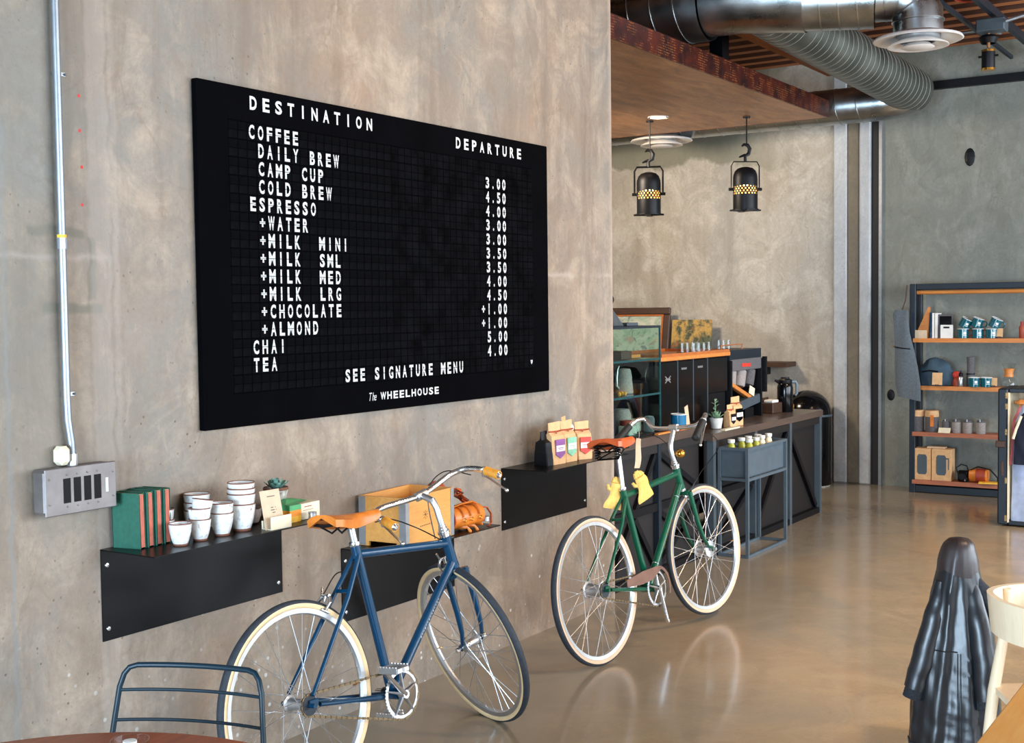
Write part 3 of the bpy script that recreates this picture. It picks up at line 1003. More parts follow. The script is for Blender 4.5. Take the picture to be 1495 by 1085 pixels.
# ================================================================== MENU BOARD
bd = thing('menu_board', 'large black split flap menu board with white coffee prices', 'menu board', (3.10, WY, 1.234))
BX, BZ, BT = 2.343, 1.235, 0.03
MB().cbox((BX / 2, -BT / 2, BZ / 2), (BX, BT, BZ), None, 0.004).build('panel', 'board', bd)
CW, CH = 0.0466, 0.0657
GX, GZ = 3.243 - 3.10, 2.343 - 1.234
cellv = MB()
w_ = CW * 0.86
for z0, z1 in ((-CH * 0.46, -0.0012), (0.0012, CH * 0.46)):
    cellv.box(-w_ / 2, w_ / 2, -0.0015, 0, z0, z1)
cellv.cur = 1
cellv.box(-w_ / 2, w_ / 2, -0.0034, 0, -0.0009, 0.0009)
cell_me = None
def cell_pos(r_, c_):
    return (GX + (c_ + 0.5) * CW, -BT - 0.0002, GZ - (r_ + 0.5) * CH)
rest = MB()
cnt = 0
for c_ in range(44):
    for r_ in range(15):
        p = cell_pos(r_, c_)
        if c_ < 20:
            if cell_me is None:
                o = cellv.build('flap_cell', ['flap', 'hinge'], bd)
                cell_me = o
            else:
                o = cell_me.copy()
                COL.objects.link(o)
            o.location = (p[0], p[1] + random.uniform(-0.0004, 0.0002), p[2])
            o.rotation_euler = (0, 0, random.uniform(-0.012, 0.012))
        else:
            a = random.uniform(-0.012, 0.012)
            T = Matrix.Translation(p) @ Matrix.Rotation(a, 4, 'Z')
            for z0, z1 in ((-CH * 0.46, -0.0012), (0.0012, CH * 0.46)):
                rest.box(-w_ / 2, w_ / 2, -0.0015, 0, z0, z1, T)
            rest.cur = 1
            rest.box(-w_ / 2, w_ / 2, -0.0034, 0, -0.0009, 0.0009, T)
            rest.cur = 0
rest.build('flap_cell_field', ['flap', 'hinge'], bd, False, None, 'stuff')
# raised frame lines of the flap field
fr = MB()
for r_ in range(16):
    z = GZ - r_ * CH
    fr.box(GX, GX + 44 * CW, -BT - 0.003, -BT, z - 0.002, z + 0.002)
fr.build('flap_rail', 'hinge', bd)
LINES = [(0, 2, 'COFFEE'), (1, 3, 'DAILY BREW'), (2, 3, 'CAMP CUP'), (3, 3, 'COLD BREW'), (4, 2, 'ESPRESSO'), (5, 3, '+WATER'),
         (6, 3, '+MILK  MINI'), (7, 3, '+MILK  SML'), (8, 3, '+MILK  MED'), (9, 3, '+MILK  LRG'), (10, 3, '+CHOCOLATE'),
         (11, 3, '+ALMOND'), (12, 2, 'CHAI'), (13, 2, 'TEA'), (14, 13, 'SEE SIGNATURE MENU'),
         (1, 35, '3.00'), (2, 35, '4.50'), (3, 35, '4.00'), (4, 35, '3.00'), (5, 35, '3.00'), (6, 35, '3.50'), (7, 35, '3.50'),
         (8, 35, '4.00'), (9, 35, '4.50'), (10, 34, '+1.00'), (11, 34, '+1.00'), (12, 35, '5.00'), (13, 35, '4.00')]
_ltr = {}
def letter_part(ch, x_, z_, w_c, h_c, key=''):
    """each character is its own part; equal characters share mesh data"""
    if (ch, w_c, key) not in _ltr:
        g = MB()
        glyph_cell(g, ch, 0, 0, w_c, h_c, 0, key)
        _ltr[(ch, w_c, key)] = g.build('letter', 'letter', bd)
        o = _ltr[(ch, w_c, key)]
    else:
        o = _ltr[(ch, w_c, key)].copy()
        COL.objects.link(o)
    o.location = (x_, -BT - 0.0026, z_)
    if ch in 'MW':
        o.scale = (1.2, 1, 1)
    return o
for r_, c0, s_ in LINES:
    for k, ch in enumerate(s_):
        if ch != ' ':
            p = cell_pos(r_, c0 + k)
            letter_part(ch, p[0], p[2], 0.0285, 0.052)
for k, ch in enumerate('DESTINATION'):
    letter_part(ch, 3.371 + k * 0.0665 - 3.10, 2.415 - 1.234, 0.036, 0.050)
for k, ch in enumerate('DEPARTURE'):
    letter_part(ch, 4.665 + k * 0.0638 - 3.10, 2.405 - 1.234, 0.036, 0.050)
L = MB()
text_run(L, 'The', 4.006 - 3.10, 1.279 - 1.234, 0.036, -BT - 0.002, 0.62, 0.0, 's')
L.build('script_lettering', 'letter', bd)
for k, ch in enumerate('WHEELHOUSE'):
    letter_part(ch, 4.097 + k * 0.0418 - 3.10, 1.295 - 1.234, 0.031, 0.032)
p = cell_pos(14, 43)
MB().prism([(p[0], p[2] - 0.014), (p[0] + 0.010, p[2]), (p[0] + 0.008, p[2] + 0.008), (p[0] + 0.003, p[2] + 0.008), (p[0], p[2] + 0.004), (p[0] - 0.003, p[2] + 0.008), (p[0] - 0.008, p[2] + 0.008), (p[0] - 0.010, p[2])], -BT - 0.0028, -BT - 0.002).build('heart_symbol', 'letter', bd)

# ================================================================== WALL CONDUIT AND BOX
cd = thing('wall_conduit', 'silver vertical metal conduit pipe rising above the switch box', 'conduit', (2.545, 3.312, 1.2))
MB().tube([(0, 0, 0), (-0.002, 0, 0.05), (-0.012, 0, 0.12), (-0.014, 0, 0.2), (-0.014, 0, 2.85)], 0.0125, 12, False).build('pipe', 'emt', cd, True)
MB().cyl((-0.014, 0, 0.655), (-0.014, 0, 0.69), 0.0165, 12).build('coupling', 'emt', cd)
MB().cyl((-0.014, 0, 0.69), (-0.014, 0, 0.70), 0.0145, 12).build('tape_ring', 'yellow', cd)
MB().cyl((0, 0, -0.03), (0, 0, 0.012), 0.017, 12).build('connector', 'steel', cd)
for z in (1.2, 0.2):
    MB().cbox((-0.0, 0.010, z), (0.046, 0.004, 0.012)).cyl((0.018, 0.010, z), (0.022, 0.003, z), 0.004, 8).build('strap', 'emt', cd)
sb = thing('switch_box', 'wide galvanised box with four black switches on the wall', 'switch box', (2.412, WY, 1.038))
MB().cbox((0.13, -0.032, 0.066), (0.262, 0.064, 0.142), None, 0.01).build('housing', 'zinc', sb)
MB().cbox((0.13, -0.067, 0.066), (0.268, 0.006, 0.148), None, 0.003).build('face_plate', 'zinc', sb)
for k in range(4):
    MB().box(0.062 + k * 0.0385, 0.062 + k * 0.0385 + 0.026, -0.0715, -0.070, 0.028, 0.105).build('switch', 'black_gloss', sb)
for k in range(4):
    for z in (0.017, 0.116):
        MB().ball((0.075 + k * 0.0385, -0.0705, z), 0.0035, 6).build('screw', 'chrome', sb)
for x_ in (0.01, 0.25):
    for z in (0.03, 0.108):
        MB().ball((x_, -0.0705, z), 0.004, 6).build('screw', 'chrome', sb)
MB().box(0.222, 0.231, -0.0715, -0.0702, 0.045, 0.09).build('label_strip', 'paper', sb)
tag(MB().cbox((2.505, 3.31, 1.21), (0.042, 0.048, 0.06), None, 0.012).build('plaster_patch', 'cream', None), 'cream plastic cap on the switch box behind the conduit', 'cap')

# ================================================================== WALL SHELVES
def wall_shelf(x0, x1, z, label, depth=0.262, rounded=False):
    t = thing('wall_shelf', label, 'shelf', (x0, WY, z), 0, None)
    L = x1 - x0
    MB().box(0, L, -0.005, -0.001, -0.305, -0.004).build('back_plate', 'black_shelf', t)
    MB().prism([(0, -0.004), (L, -0.004), (L, 0), (0, 0)], -depth, -0.001).build('shelf_board', 'black_shelf', t)
    for xx in (0.022, L - 0.022):
        for zz in (-0.055, -0.265):
            MB().lathe([(0.008, 0.0), (0.007, 0.003), (0.001, 0.004)], (xx, -0.005, zz), 10, Matrix.Rotation(R(90), 4, 'X')).build('screw', 'chrome', t, True)
    return t
wall_shelf(2.66, 3.50, 0.885, 'left black steel wall shelf carrying the white cups')
wall_shelf(3.845, 4.627, 0.689, 'middle lower black steel wall shelf carrying the wooden crate')
wall_shelf(5.03, 5.86, 0.882, 'right black steel wall shelf carrying the coffee bags')

# ================================================================== BICYCLES
def make_wheel(parent, Mx, side_mat, spokes=32, hub_r=0.02, hub_w=0.045, red_tip=False):
    """wheel as a part: rim mesh, with tyre, hub and spokes as sub-parts; Mx puts wheel (axis y) in the bike frame"""
    w = MB()
    prof = [(0.300, -0.010), (0.316, -0.012), (0.317, 0.012), (0.300, 0.010), (0.296, 0.0)]
    rings = []
    sg = 72
    vs, fs = [], []
    for i in range(sg):
        a = 2 * PI * i / sg
        for (r_, y) in prof:
            vs.append((r_ * math.cos(a), y, r_ * math.sin(a)))
    m = len(prof)
    for i in range(sg):
        for k in range(m):
            fs.append((i * m + k, i * m + (k + 1) % m, ((i + 1) % sg) * m + (k + 1) % m, ((i + 1) % sg) * m + k))
    w.add(vs, fs)
    rim = w.build('wheel', 'steel', parent, True)
    rim.matrix_local = Mx
    MB().torus(0.3285, 0.0165, None, 96, 12, 0.45, 1).build('tyre', ['rubber', side_mat], rim, True)
    # small tread blocks round the tyre
    hb = MB()
    T = Matrix.Rotation(R(-90), 4, 'X')
    hb.lathe([(0.006, -hub_w - 0.02), (0.006, -hub_w - 0.006), (hub_r + 0.008, -hub_w), (hub_r + 0.008, -hub_w + 0.004), (hub_r, -hub_w + 0.008), (hub_r * 0.85, 0), (hub_r, hub_w - 0.008), (hub_r + 0.008, hub_w - 0.004), (hub_r + 0.008, hub_w), (0.006, hub_w + 0.006), (0.006, hub_w + 0.02)], (0, 0, 0), 20, T, True, True)
    hb.build('hub', 'steel', rim, True)
    fl = hub_r + 0.005
    meshes = []
    for sd in (-1, 1):
        for lead in (-1, 1):
            a0 = 0
            A = Vector((fl * math.cos(lead * 1.25), sd * (hub_w - 0.002), fl * math.sin(lead * 1.25)))
            B = Vector((0.299, 0, 0))
            meshes.append((sd, lead, MB().tube([A, B], 0.0015, 4, False)))
    n = spokes // 4
    for q, (sd, lead, mb) in enumerate(meshes):
        o0 = None
        for k in range(n):
            if o0 is None:
                o = mb.build('spoke', 'steel', rim)
                o0 = o
            else:
                o = o0.copy()
                COL.objects.link(o)
            ang = 2 * PI * (k / n) + q * 2 * PI / (4 * n)
            o.rotation_euler = (0, ang, 0)
    MB().cyl((0.298, 0, 0), (0.262, 0, 0), 0.003, 6).build('valve', 'brass', rim)
    return rim

def axis_rot(p, d, ang):
    return Matrix.Translation(p) @ Matrix.Rotation(ang, 4, d) @ Matrix.Translation(-Vector(p))

def V3(x, z, y=0.0):
    return (x, y, z)

def bicycle(cfg):
    c = cfg
    t = thing('bicycle', c['label'], 'bicycle', c['loc'], (-c['lean'], 0, c['th']), None)
    pm = c['paint']
    bb = Vector((c['bb'][0], 0, c['bb'][1]))
    ax_r = Vector((0, 0, 0.345))
    sl = Vector((c['seatlug'][0], 0, c['seatlug'][1]))
    ht = Vector((c['headtop'][0], 0, c['headtop'][1]))
    hang = R(c.get('headang', 17))
    a = Vector((-math.sin(hang), 0, math.cos(hang)))
    hb = ht - a * c['headlen']
    fp = Vector((math.cos(hang), 0, math.sin(hang)))
    tt = ht - a * 0.03
    dt = hb + a * 0.028
    # frame: one welded body
    F = MB()
    F.tube([bb, sl + (sl - bb).normalized() * 0.035], 0.0168, 14)
    F.tube([sl, tt], 0.0158, 14)
    F.tube([bb, dt], 0.0178, 14)
    F.tube([hb, ht], 0.0200, 16)
    F.tube([hb + a * 0.004, hb + a * 0.02], 0.0215, 16)
    F.tube([ht - a * 0.02, ht - a * 0.002], 0.0215, 16)
    F.tube([bb + Vector((0, -0.036, 0)), bb + Vector((0, 0.036, 0))], 0.021, 16)
    for s_ in (-1, 1):
        y1 = s_ * 0.058
        F.tube([bb + Vector((-0.02, s_ * 0.02, 0)), bb + Vector((-0.1, s_ * 0.034, 0.012)), ax_r + Vector((0.04, y1, -0.006))], [0.0105, 0.011, 0.0075], 10)
        F.tube([sl + Vector((-0.005, s_ * 0.012, -0.005)), sl.lerp(ax_r, 0.3) + Vector((0, s_ * 0.036, 0)), ax_r + Vector((0.012, y1, 0.03))], [0.009, 0.0085, 0.007], 10)
        F.cbox(ax_r + Vector((0.014, y1, 0.006)), (0.04, 0.006, 0.024), None, 0.004)
        F.tube([ax_r + Vector((0, s_ * 0.05, 0)), ax_r + Vector((0, s_ * 0.078, 0))], 0.008, 10)
    br = sl.lerp(ax_r, 0.26)
    F.tube([br + Vector((0, -0.033, 0)), br + Vector((0, 0.033, 0))], 0.007, 8)
    F.tube([bb + Vector((-0.085, -0.032, 0.008)), bb + Vector((-0.085, 0.032, 0.008))], 0.007, 8)
    F.tube([sl + (bb - sl).normalized() * 0.012, sl - (bb - sl).normalized() * 0.036], 0.018, 14)
    fr = F.build('frame', pm, t, True)
    # small frame hardware
    MB().lathe([(0.019, -0.002), (0.021, 0.004), (0.019, 0.012)], (0, 0, 0), 16, None, False).build('seat_clamp', 'chrome', fr, True).matrix_local = Matrix.Translation(sl + (sl - bb).normalized() * 0.034) @ (sl - bb).to_track_quat('Z', 'X').to_matrix().to_4x4()
    if c.get('bands'):
        for k in (0.22, 0.86):
            p = bb.lerp(dt, k)
            o = MB().lathe([(0.017, -0.003), (0.0185, 0), (0.017, 0.003)], (0, 0, 0), 16, None, False).cyl((0, -0.017, 0), (0, -0.03, 0), 0.004, 6).build('band_clamp', 'chrome', fr, True)
            o.matrix_local = Matrix.Translation(p) @ (dt - bb).to_track_quat('Z', 'Y').to_matrix().to_4x4()
    # down tube pin line lettering (fine worn print)
    dd = (dt - bb).normalized()
    D = MB()
    for k in range(14):
        q = bb + dd * (0.24 + k * 0.013) + Vector((0, -0.0179, 0))
        D.cbox(q, (0.008, 0.0006, 0.004 if k % 3 else 0.007), (0, -math.atan2(dd.z, dd.x), 0))
    D.build('frame_print', c['print'], fr)
    # rear wheel
    make_wheel(t, Matrix.Translation(ax_r), c['side'], 32, c.get('hub_r', 0.02))
    # steered assembly
    S = axis_rot(hb, a, c['steer'])
    L = c['forklen']
    hubf = hb - a * L + fp * c['rake']
    fk = MB(S)
    crown = hb - a * 0.018
    fk.tube([hb, crown], 0.017, 14)
    fk.cbox(crown - a * 0.008, (0.03, 0.096, 0.026), Matrix.Rotation(-hang, 4, 'Y'), 0.008)
    for s_ in (-1, 1):
        yy = s_ * 0.046
        o_ = Vector((0, yy, 0))
        pts = [crown + o_, crown - a * (L * 0.45) + o_ * 1.02, crown - a * (L * 0.72) + fp * c['rake'] * 0.22 + o_ * 1.04, crown - a * (L * 0.88) + fp * c['rake'] * 0.6 + o_ * 1.06, hubf + o_ * 1.1 + a * 0.01]
        fk.tube(pts, [0.0125, 0.012, 0.0095, 0.0078, 0.0065], 10)
        fk.cbox(hubf + o_ * 1.12, (0.02, 0.005, 0.024), None, 0.003)
    fko = fk.build('fork', pm, t, True)
    MB(S).tube([hubf + Vector((0, -0.072, 0)), hubf + Vector((0, 0.072, 0))], 0.0045, 8).tube([hubf + Vector((0, -0.074, 0)), hubf + Vector((0, -0.06, 0))], 0.009, 8).tube([hubf + Vector((0, 0.06, 0)), hubf + Vector((0, 0.074, 0))], 0.009, 8).build('axle', 'chrome', fko, True)
    make_wheel(t, S @ Matrix.Translation(hubf), c['side'], 32, c.get('hubf_r', 0.017), 0.036)
    # headset
    h = MB(S)
    for p, r0 in ((ht, 0.021), (ht + a * 0.012, 0.024), (ht + a * 0.024, 0.018)):
        h.tube([p, p + a * 0.01], r0, 16)
    h.tube([ht, ht + a * 0.045], 0.015, 14)
    h.build('headset', 'chrome', t, True)
    MB(S).tube([hb - a * 0.012, hb], 0.023, 16).build('headset', 'chrome', t, True)
    # stem
    q0 = ht + a * 0.03
    stem_pts = [q0 + a * x_ + fp * y_ for (x_, y_) in c['stem']]
    cl = stem_pts[-1]
    sm = MB(S)
    sm.tube(stem_pts, c['stem_r'], 14)
    sm.tube([cl + Vector((0, -0.024, 0)), cl + Vector((0, 0.024, 0))], 0.0185, 14)
    sm.build('stem', 'steel', t, True)
    # handlebar: half profile points (forward, lateral, up) from the clamp, mirrored
    hbm = MB(S)
    half = [Vector(p) for p in c['bar']]
    full = [cl + fp * p[0] + Vector((0, -p[1], 0)) + a * p[2] for p in reversed(half)] + [cl] + [cl + fp * p[0] + Vector((0, p[1], 0)) + a * p[2] for p in half]
    # smooth
    sm_ = []
    for i in range(len(full)):
        p0, p1 = full[max(i - 1, 0)], full[i]
        p2, p3 = full[min(i + 1, len(full) - 1)], full[min(i + 2, len(full) - 1)]
        if i == len(full) - 1:
            sm_.append(p1)
            break
        for k in range(4):
            u = k / 4
            sm_.append(0.5 * ((2 * p1) + (p2 - p0) * u + (2 * p0 - 5 * p1 + 4 * p2 - p3) * u * u + (3 * p1 - p0 - 3 * p2 + p3) * u * u * u))
    hbo = hbm.tube(sm_, 0.0118, 12).build('handlebar', 'chrome', t, True)
    n = len(sm_)
    for sd in (0, 1):
        seg_ = sm_[:5] if sd == 0 else sm_[-5:]
        if sd == 0:
            seg_ = seg_[::-1]
        G = MB(S)
        P0, P1 = seg_[0], seg_[-1]
        G.tube(seg_ + [P1 + (P1 - P0).normalized() * 0.006], c['grip_r'], 14)
        if c['grip'] == 'tan_tape':
            for k in range(9):
                p = P0.lerp(P1, (k + 0.5) / 9)
                G.tube([p - (P1 - P0).normalized() * 0.004, p, p + (P1 - P0).normalized() * 0.004], [c['grip_r'] * 0.98, c['grip_r'] * 1.09, c['grip_r'] * 0.98], 14)
        G.build('grip', c['grip'], hbo, True)
        MB(S).tube([P1 + (P1 - P0).normalized() * 0.006, P1 + (P1 - P0).normalized() * 0.014], [c['grip_r'] * 0.9, 0.006], 12).build('bar_plug', 'chrome' if c['grip'] == 'tan_tape' else 'black_rubber', hbo, True)
        # brake lever
        if c['levers'][sd]:
            d_ = (P1 - P0).normalized()
            base = P0 - d_ * 0.015
            dn = (-a + fp * 0.25).normalized()
            MB(S).tube([base, base + dn * 0.028], 0.009, 8).cbox(base, (0.026, 0.026, 0.026), None, 0.006).tube([base + dn * 0.024, base + dn * 0.03 + d_ * 0.035, base + dn * 0.05 + d_ * 0.10, base + dn * 0.056 + d_ * 0.125], [0.0065, 0.006, 0.005, 0.0045], 8, True, None, False, 0.6).ball(base + dn * 0.057 + d_ * 0.128, 0.0085, 10).build('brake_lever', 'chrome', hbo, True)
    # cables
    for pts in c.get('cables', []):
        P = []
        for (kind, x_, y_, z_) in pts:
            if kind == 's':
                P.append(S @ (cl + fp * x_ + Vector((0, y_, 0)) + a * z_))
            else:
                P.append(Vector((x_, y_, z_)))
        sp_ = []
        for i in range(len(P) - 1):
            p0, p1, p2, p3 = P[max(i - 1, 0)], P[i], P[i + 1], P[min(i + 2, len(P) - 1)]
            for k in range(6):
                u = k / 6
                sp_.append(0.5 * ((2 * p1) + (p2 - p0) * u + (2 * p0 - 5 * p1 + 4 * p2 - p3) * u * u + (3 * p1 - p0 - 3 * p2 + p3) * u * u * u))
        sp_.append(P[-1])
        MB().tube(sp_, 0.0024, 6).build('brake_cable', 'cable', t, True)
    # brake calipers
    def caliper(T_, nm, par, cen, r_off):
        K = MB(T_)
        K.tube([cen + Vector((0, 0.0, 0.012)), cen + Vector((0, 0, -0.012))], 0.006, 8)
        for s_ in (-1, 1):
            K.tube([cen + Vector((0, -s_ * 0.018, 0.012)), cen + Vector((0.004, s_ * 0.018, 0.008)), cen + Vector((0.0, s_ * 0.030, -0.012)), cen + Vector((-0.004, s_ * 0.022, -0.038))], [0.0055, 0.0065, 0.006, 0.005], 8)
            K.cbox(cen + Vector((0.0, s_ * 0.015, -0.042)), (0.045, 0.008, 0.009), None, 0.002)
        K.tube([cen + Vector((0, 0.018, 0.012)), cen + Vector((0.0, 0.026, 0.04))], 0.004, 6)
        K.build(nm, 'chrome', par, True)
    tr = sl.lerp(ax_r, 0.26)
    dn = (ax_r - sl).normalized()
    if c['cal_rear']:
        cen = Vector((0, 0, 0.345)) + Vector((math.cos(R(62)), 0, math.sin(R(62)))) * 0.362
        Tr = Matrix.Translation(cen) @ Matrix.Rotation(R(28), 4, 'Y')
        caliper(Tr, 'brake_caliper', t, Vector((0, 0, 0)), 0)
    if c['cal_front']:
        cc = hubf + a * 0.358 + fp * 0.012
        Tf = S @ Matrix.Translation(cc) @ Matrix.Rotation(-hang, 4, 'Y')
        caliper(Tf, 'brake_caliper', t, Vector((0, 0, 0)), 0)
    # seat post and saddle
    sc_ = Vector((c['clamp'][0], 0, c['clamp'][1]))
    MB().tube([sl + (sl - bb).normalized() * 0.03, sc_ - Vector((0, 0, 0.012))], 0.0132, 14).cbox(sc_ + Vector((0, 0, -0.002)), (0.04, 0.04, 0.03), None, 0.01).build('seat_post', 'steel', t, True)
    sad = MB()
    rings = []
    Ls, sw = c['saddle_len'], c['saddle_w']
    nose = Vector((c['nose'][0], 0, c['nose'][1]))
    rise = c.get('saddle_rise', 0.012)
    for i in range(17):
        u = i / 16
        xx = nose.x - u * Ls
        k = max(0.0, (u - 0.28) / 0.72)
        wdt = 0.018 + (sw / 2 - 0.018) * (k * k * (3 - 2 * k))
        if u > 0.9:
            wdt *= (1 - (u - 0.9) * 1.2)
        zz = nose.z + rise * math.sin(u * 2.2 + 3.6) * 0.9 + rise * u * 1.2
        drop = 0.028 + 0.016 * math.sin(PI * min(1, u * 1.1)) + 0.012 * k
        if u < 0.06:
            drop *= 0.8
        rings.append([(xx, -wdt, zz - drop), (xx, -wdt * 1.02, zz - drop * 0.35), (xx, -wdt * 0.72, zz - 0.002), (xx, -wdt * 0.3, zz + 0.004), (xx, wdt * 0.3, zz + 0.004), (xx, wdt * 0.72, zz - 0.002), (xx, wdt * 1.02, zz - drop * 0.35), (xx, wdt, zz - drop), (xx, wdt * 0.9, zz - drop + 0.002), (xx, 0, zz - 0.007), (xx, -wdt * 0.9, zz - drop + 0.002)])
    sad.loft(rings)
    so = sad.build('saddle', c['saddle_mat'], t, True)
    rl = MB()
    zt = nose.z
    for s_ in (-1, 1):
        rl.tube([(nose.x - 0.03, s_ * 0.004, zt - 0.024), (nose.x - 0.09, s_ * 0.012, zt - 0.046), (sc_.x, s_ * 0.022, sc_.z + 0.012), (nose.x - Ls + 0.07, s_ * 0.024, zt - 0.058), (nose.x - Ls + 0.03, s_ * 0.035, zt - 0.03)], 0.0038, 8)
    rl.tube([(nose.x - Ls + 0.02, -sw * 0.42, zt - 0.02), (nose.x - Ls + 0.012, 0, zt - 0.026), (nose.x - Ls + 0.02, sw * 0.42, zt - 0.02)], 0.006, 8)
    if c.get('springs'):
        for s_ in (-1, 1):
            pts = []
            for k in range(61):
                u = k / 60
                an = u * 2 * PI * 5
                pts.append((nose.x - Ls + 0.035 + 0.014 * math.cos(an), s_ * 0.058 + 0.014 * math.sin(an), zt - 0.085 + u * 0.062))
            rl.tube(pts, 0.0036, 6)
            rl.tube([(nose.x - Ls + 0.035, s_ * 0.058, zt - 0.088), (sc_.x + 0.03, s_ * 0.022, sc_.z + 0.0), (nose.x - 0.05, s_ * 0.01, zt - 0.05)], 0.004, 6)
        rl.tube([(nose.x - Ls + 0.035, -0.06, zt - 0.09), (nose.x - Ls + 0.035, 0.06, zt - 0.09)], 0.005, 6)
        rl.tube([(nose.x - Ls + 0.03, -0.05, zt - 0.055), (nose.x - Ls + 0.03, 0.05, zt - 0.055)], 0.004, 6)
    rl.build('saddle_rails', 'black_gloss' if c.get('springs') else 'black_steel', so, True)
    MB().cbox((nose.x - Ls + 0.008, -0.0, zt - 0.012 + rise), (0.004, 0.05, 0.013), (0, -0.2, 0), 0.002).build('saddle_badge', 'black_steel' if not c.get('springs') else 'orange_leather', so)
    # drivetrain
    cr_ = MB()
    y = -0.05
    cc = bb + Vector((0, y, 0))
    nT = 44
    ring = []
    vs, fs = [], []
    Rr = c.get('ring_r', 0.088)
    for i in range(nT * 2):
        an = 2 * PI * i / (nT * 2)
        ro = Rr + (0.003 if i % 2 else -0.002)
        for (r_, yy) in ((ro, -0.0015), (ro, 0.0015), (Rr - 0.013, 0.0015), (Rr - 0.013, -0.0015)):
            vs.append((cc.x + r_ * math.cos(an), cc.y + yy, cc.z + r_ * math.sin(an)))
    m = nT * 2
    for i in range(m):
        for k in range(4):
            fs.append((i * 4 + k, i * 4 + (k + 1) % 4, ((i + 1) % m) * 4 + (k + 1) % 4, ((i + 1) % m) * 4 + k))
    cr_.add(vs, fs)
    for k in range(5):
        an = 2 * PI * k / 5 + 0.3
        d_ = Vector((math.cos(an), 0, math.sin(an)))
        cr_.tube([cc + Vector((0, -0.004, 0)), cc + d_ * (Rr - 0.008) + Vector((0, -0.002, 0))], [0.013, 0.006], 8, True, None, False, 0.5)
    cro = cr_.build('chainring', 'steel', t, True)
    for sd, an in ((-1, c['crank']), (1, c['crank'] + PI)):
        d_ = Vector((math.cos(an), 0, math.sin(an)))
        q = bb + Vector((0, sd * 0.062, 0))
        e = q + d_ * 0.17 + Vector((0, sd * 0.012, 0))
        MB().tube([q, q.lerp(e, 0.15), q.lerp(e, 0.9), e, e + d_ * 0.008], [0.016, 0.013, 0.0105, 0.012, 0.008], 10, True, None, False, 0.7).tube([q - Vector((0, sd * 0.02, 0)), q + Vector((0, sd * 0.01, 0))], 0.015, 12).build('crank_arm', 'chrome', t, True)
        if c['pedals'][0 if sd < 0 else 1]:
            pd = MB()
            yc = e.y + sd * 0.06
            pd.tube([e, (e.x, e.y + sd * 0.105, e.z)], 0.008, 8)
            for s_ in (-1, 1):
                pd.cbox((e.x + s_ * 0.03, yc, e.z), (0.006, 0.085, 0.022), None, 0.002)
                for j in range(6):
                    pd.cbox((e.x + s_ * 0.03, yc - 0.036 + j * 0.0145, e.z + 0.0125), (0.006, 0.006, 0.005))
                pd.cbox((e.x, yc + s_ * 0.042, e.z), (0.06, 0.006, 0.018), None, 0.002)
            pd.build('pedal', 'steel', t)
    # sprocket and chain
    rs = 0.034
    sc = Vector((0, y, 0.345))
    MB().tube([sc + Vector((0, -0.003, 0)), sc + Vector((0, 0.003, 0))], rs, 24).tube([sc + Vector((0, 0.003, 0)), sc + Vector((0, 0.014, 0))], 0.024, 16).build('sprocket', 'navy_steel', t, True)
    dvec = cc - sc
    D_ = dvec.length
    u_ = dvec.normalized()
    n_ = Vector((-u_.z, 0, u_.x))
    be = math.asin((Rr - rs) / D_)
    pts = []
    for k in range(13):
        an = -PI / 2 - be + (PI + 2 * be) * k / 12
        pts.append(cc + (u_ * math.cos(an) + n_ * math.sin(an)) * (Rr + 0.001))
    for k in range(9):
        an = PI / 2 + be + (PI - 2 * be) * k / 8
        pts.append(sc + (u_ * math.cos(an) + n_ * math.sin(an)) * (rs + 0.001))
    loop = []
    for i in range(len(pts)):
        p, q = pts[i], pts[(i + 1) % len(pts)]
        k = max(1, int((q - p).length / 0.0127))
        for j in range(k):
            loop.append(p.lerp(q, j / k))
    C_ = MB()
    for i in range(len(loop)):
        p, q = loop[i], loop[(i + 1) % len(loop)]
        d_ = q - p
        C_.cbox((p + q) / 2, (d_.length * 0.92, 0.006 if i % 2 else 0.004, 0.0085 if i % 2 else 0.006), (0, -math.atan2(d_.z, d_.x), 0))
    C_.build('chain', 'chain', t, False)
    if c.get('guard'):
        g = MB()
        poly = []
        for k in range(15):
            an = R(-25) + R(120) * k / 14
            poly.append((cc.x + 0.108 * math.cos(an), cc.z + 0.108 * math.sin(an)))
        poly += [(cc.x - 0.14, cc.z + 0.105), (cc.x - 0.285, cc.z + 0.088), (cc.x - 0.285, cc.z + 0.055), (cc.x - 0.15, cc.z + 0.045), (cc.x - 0.05, cc.z + 0.05)]
        for k in range(9):
            an = R(70) - R(95) * k / 8
            poly.append((cc.x + 0.094 * math.cos(an), cc.z + 0.094 * math.sin(an)))
        # quads: split as strip outline
        g.prism(poly, cc.y - 0.016, cc.y - 0.013)
        g.build('chain_guard', 'guard', t)
    return t

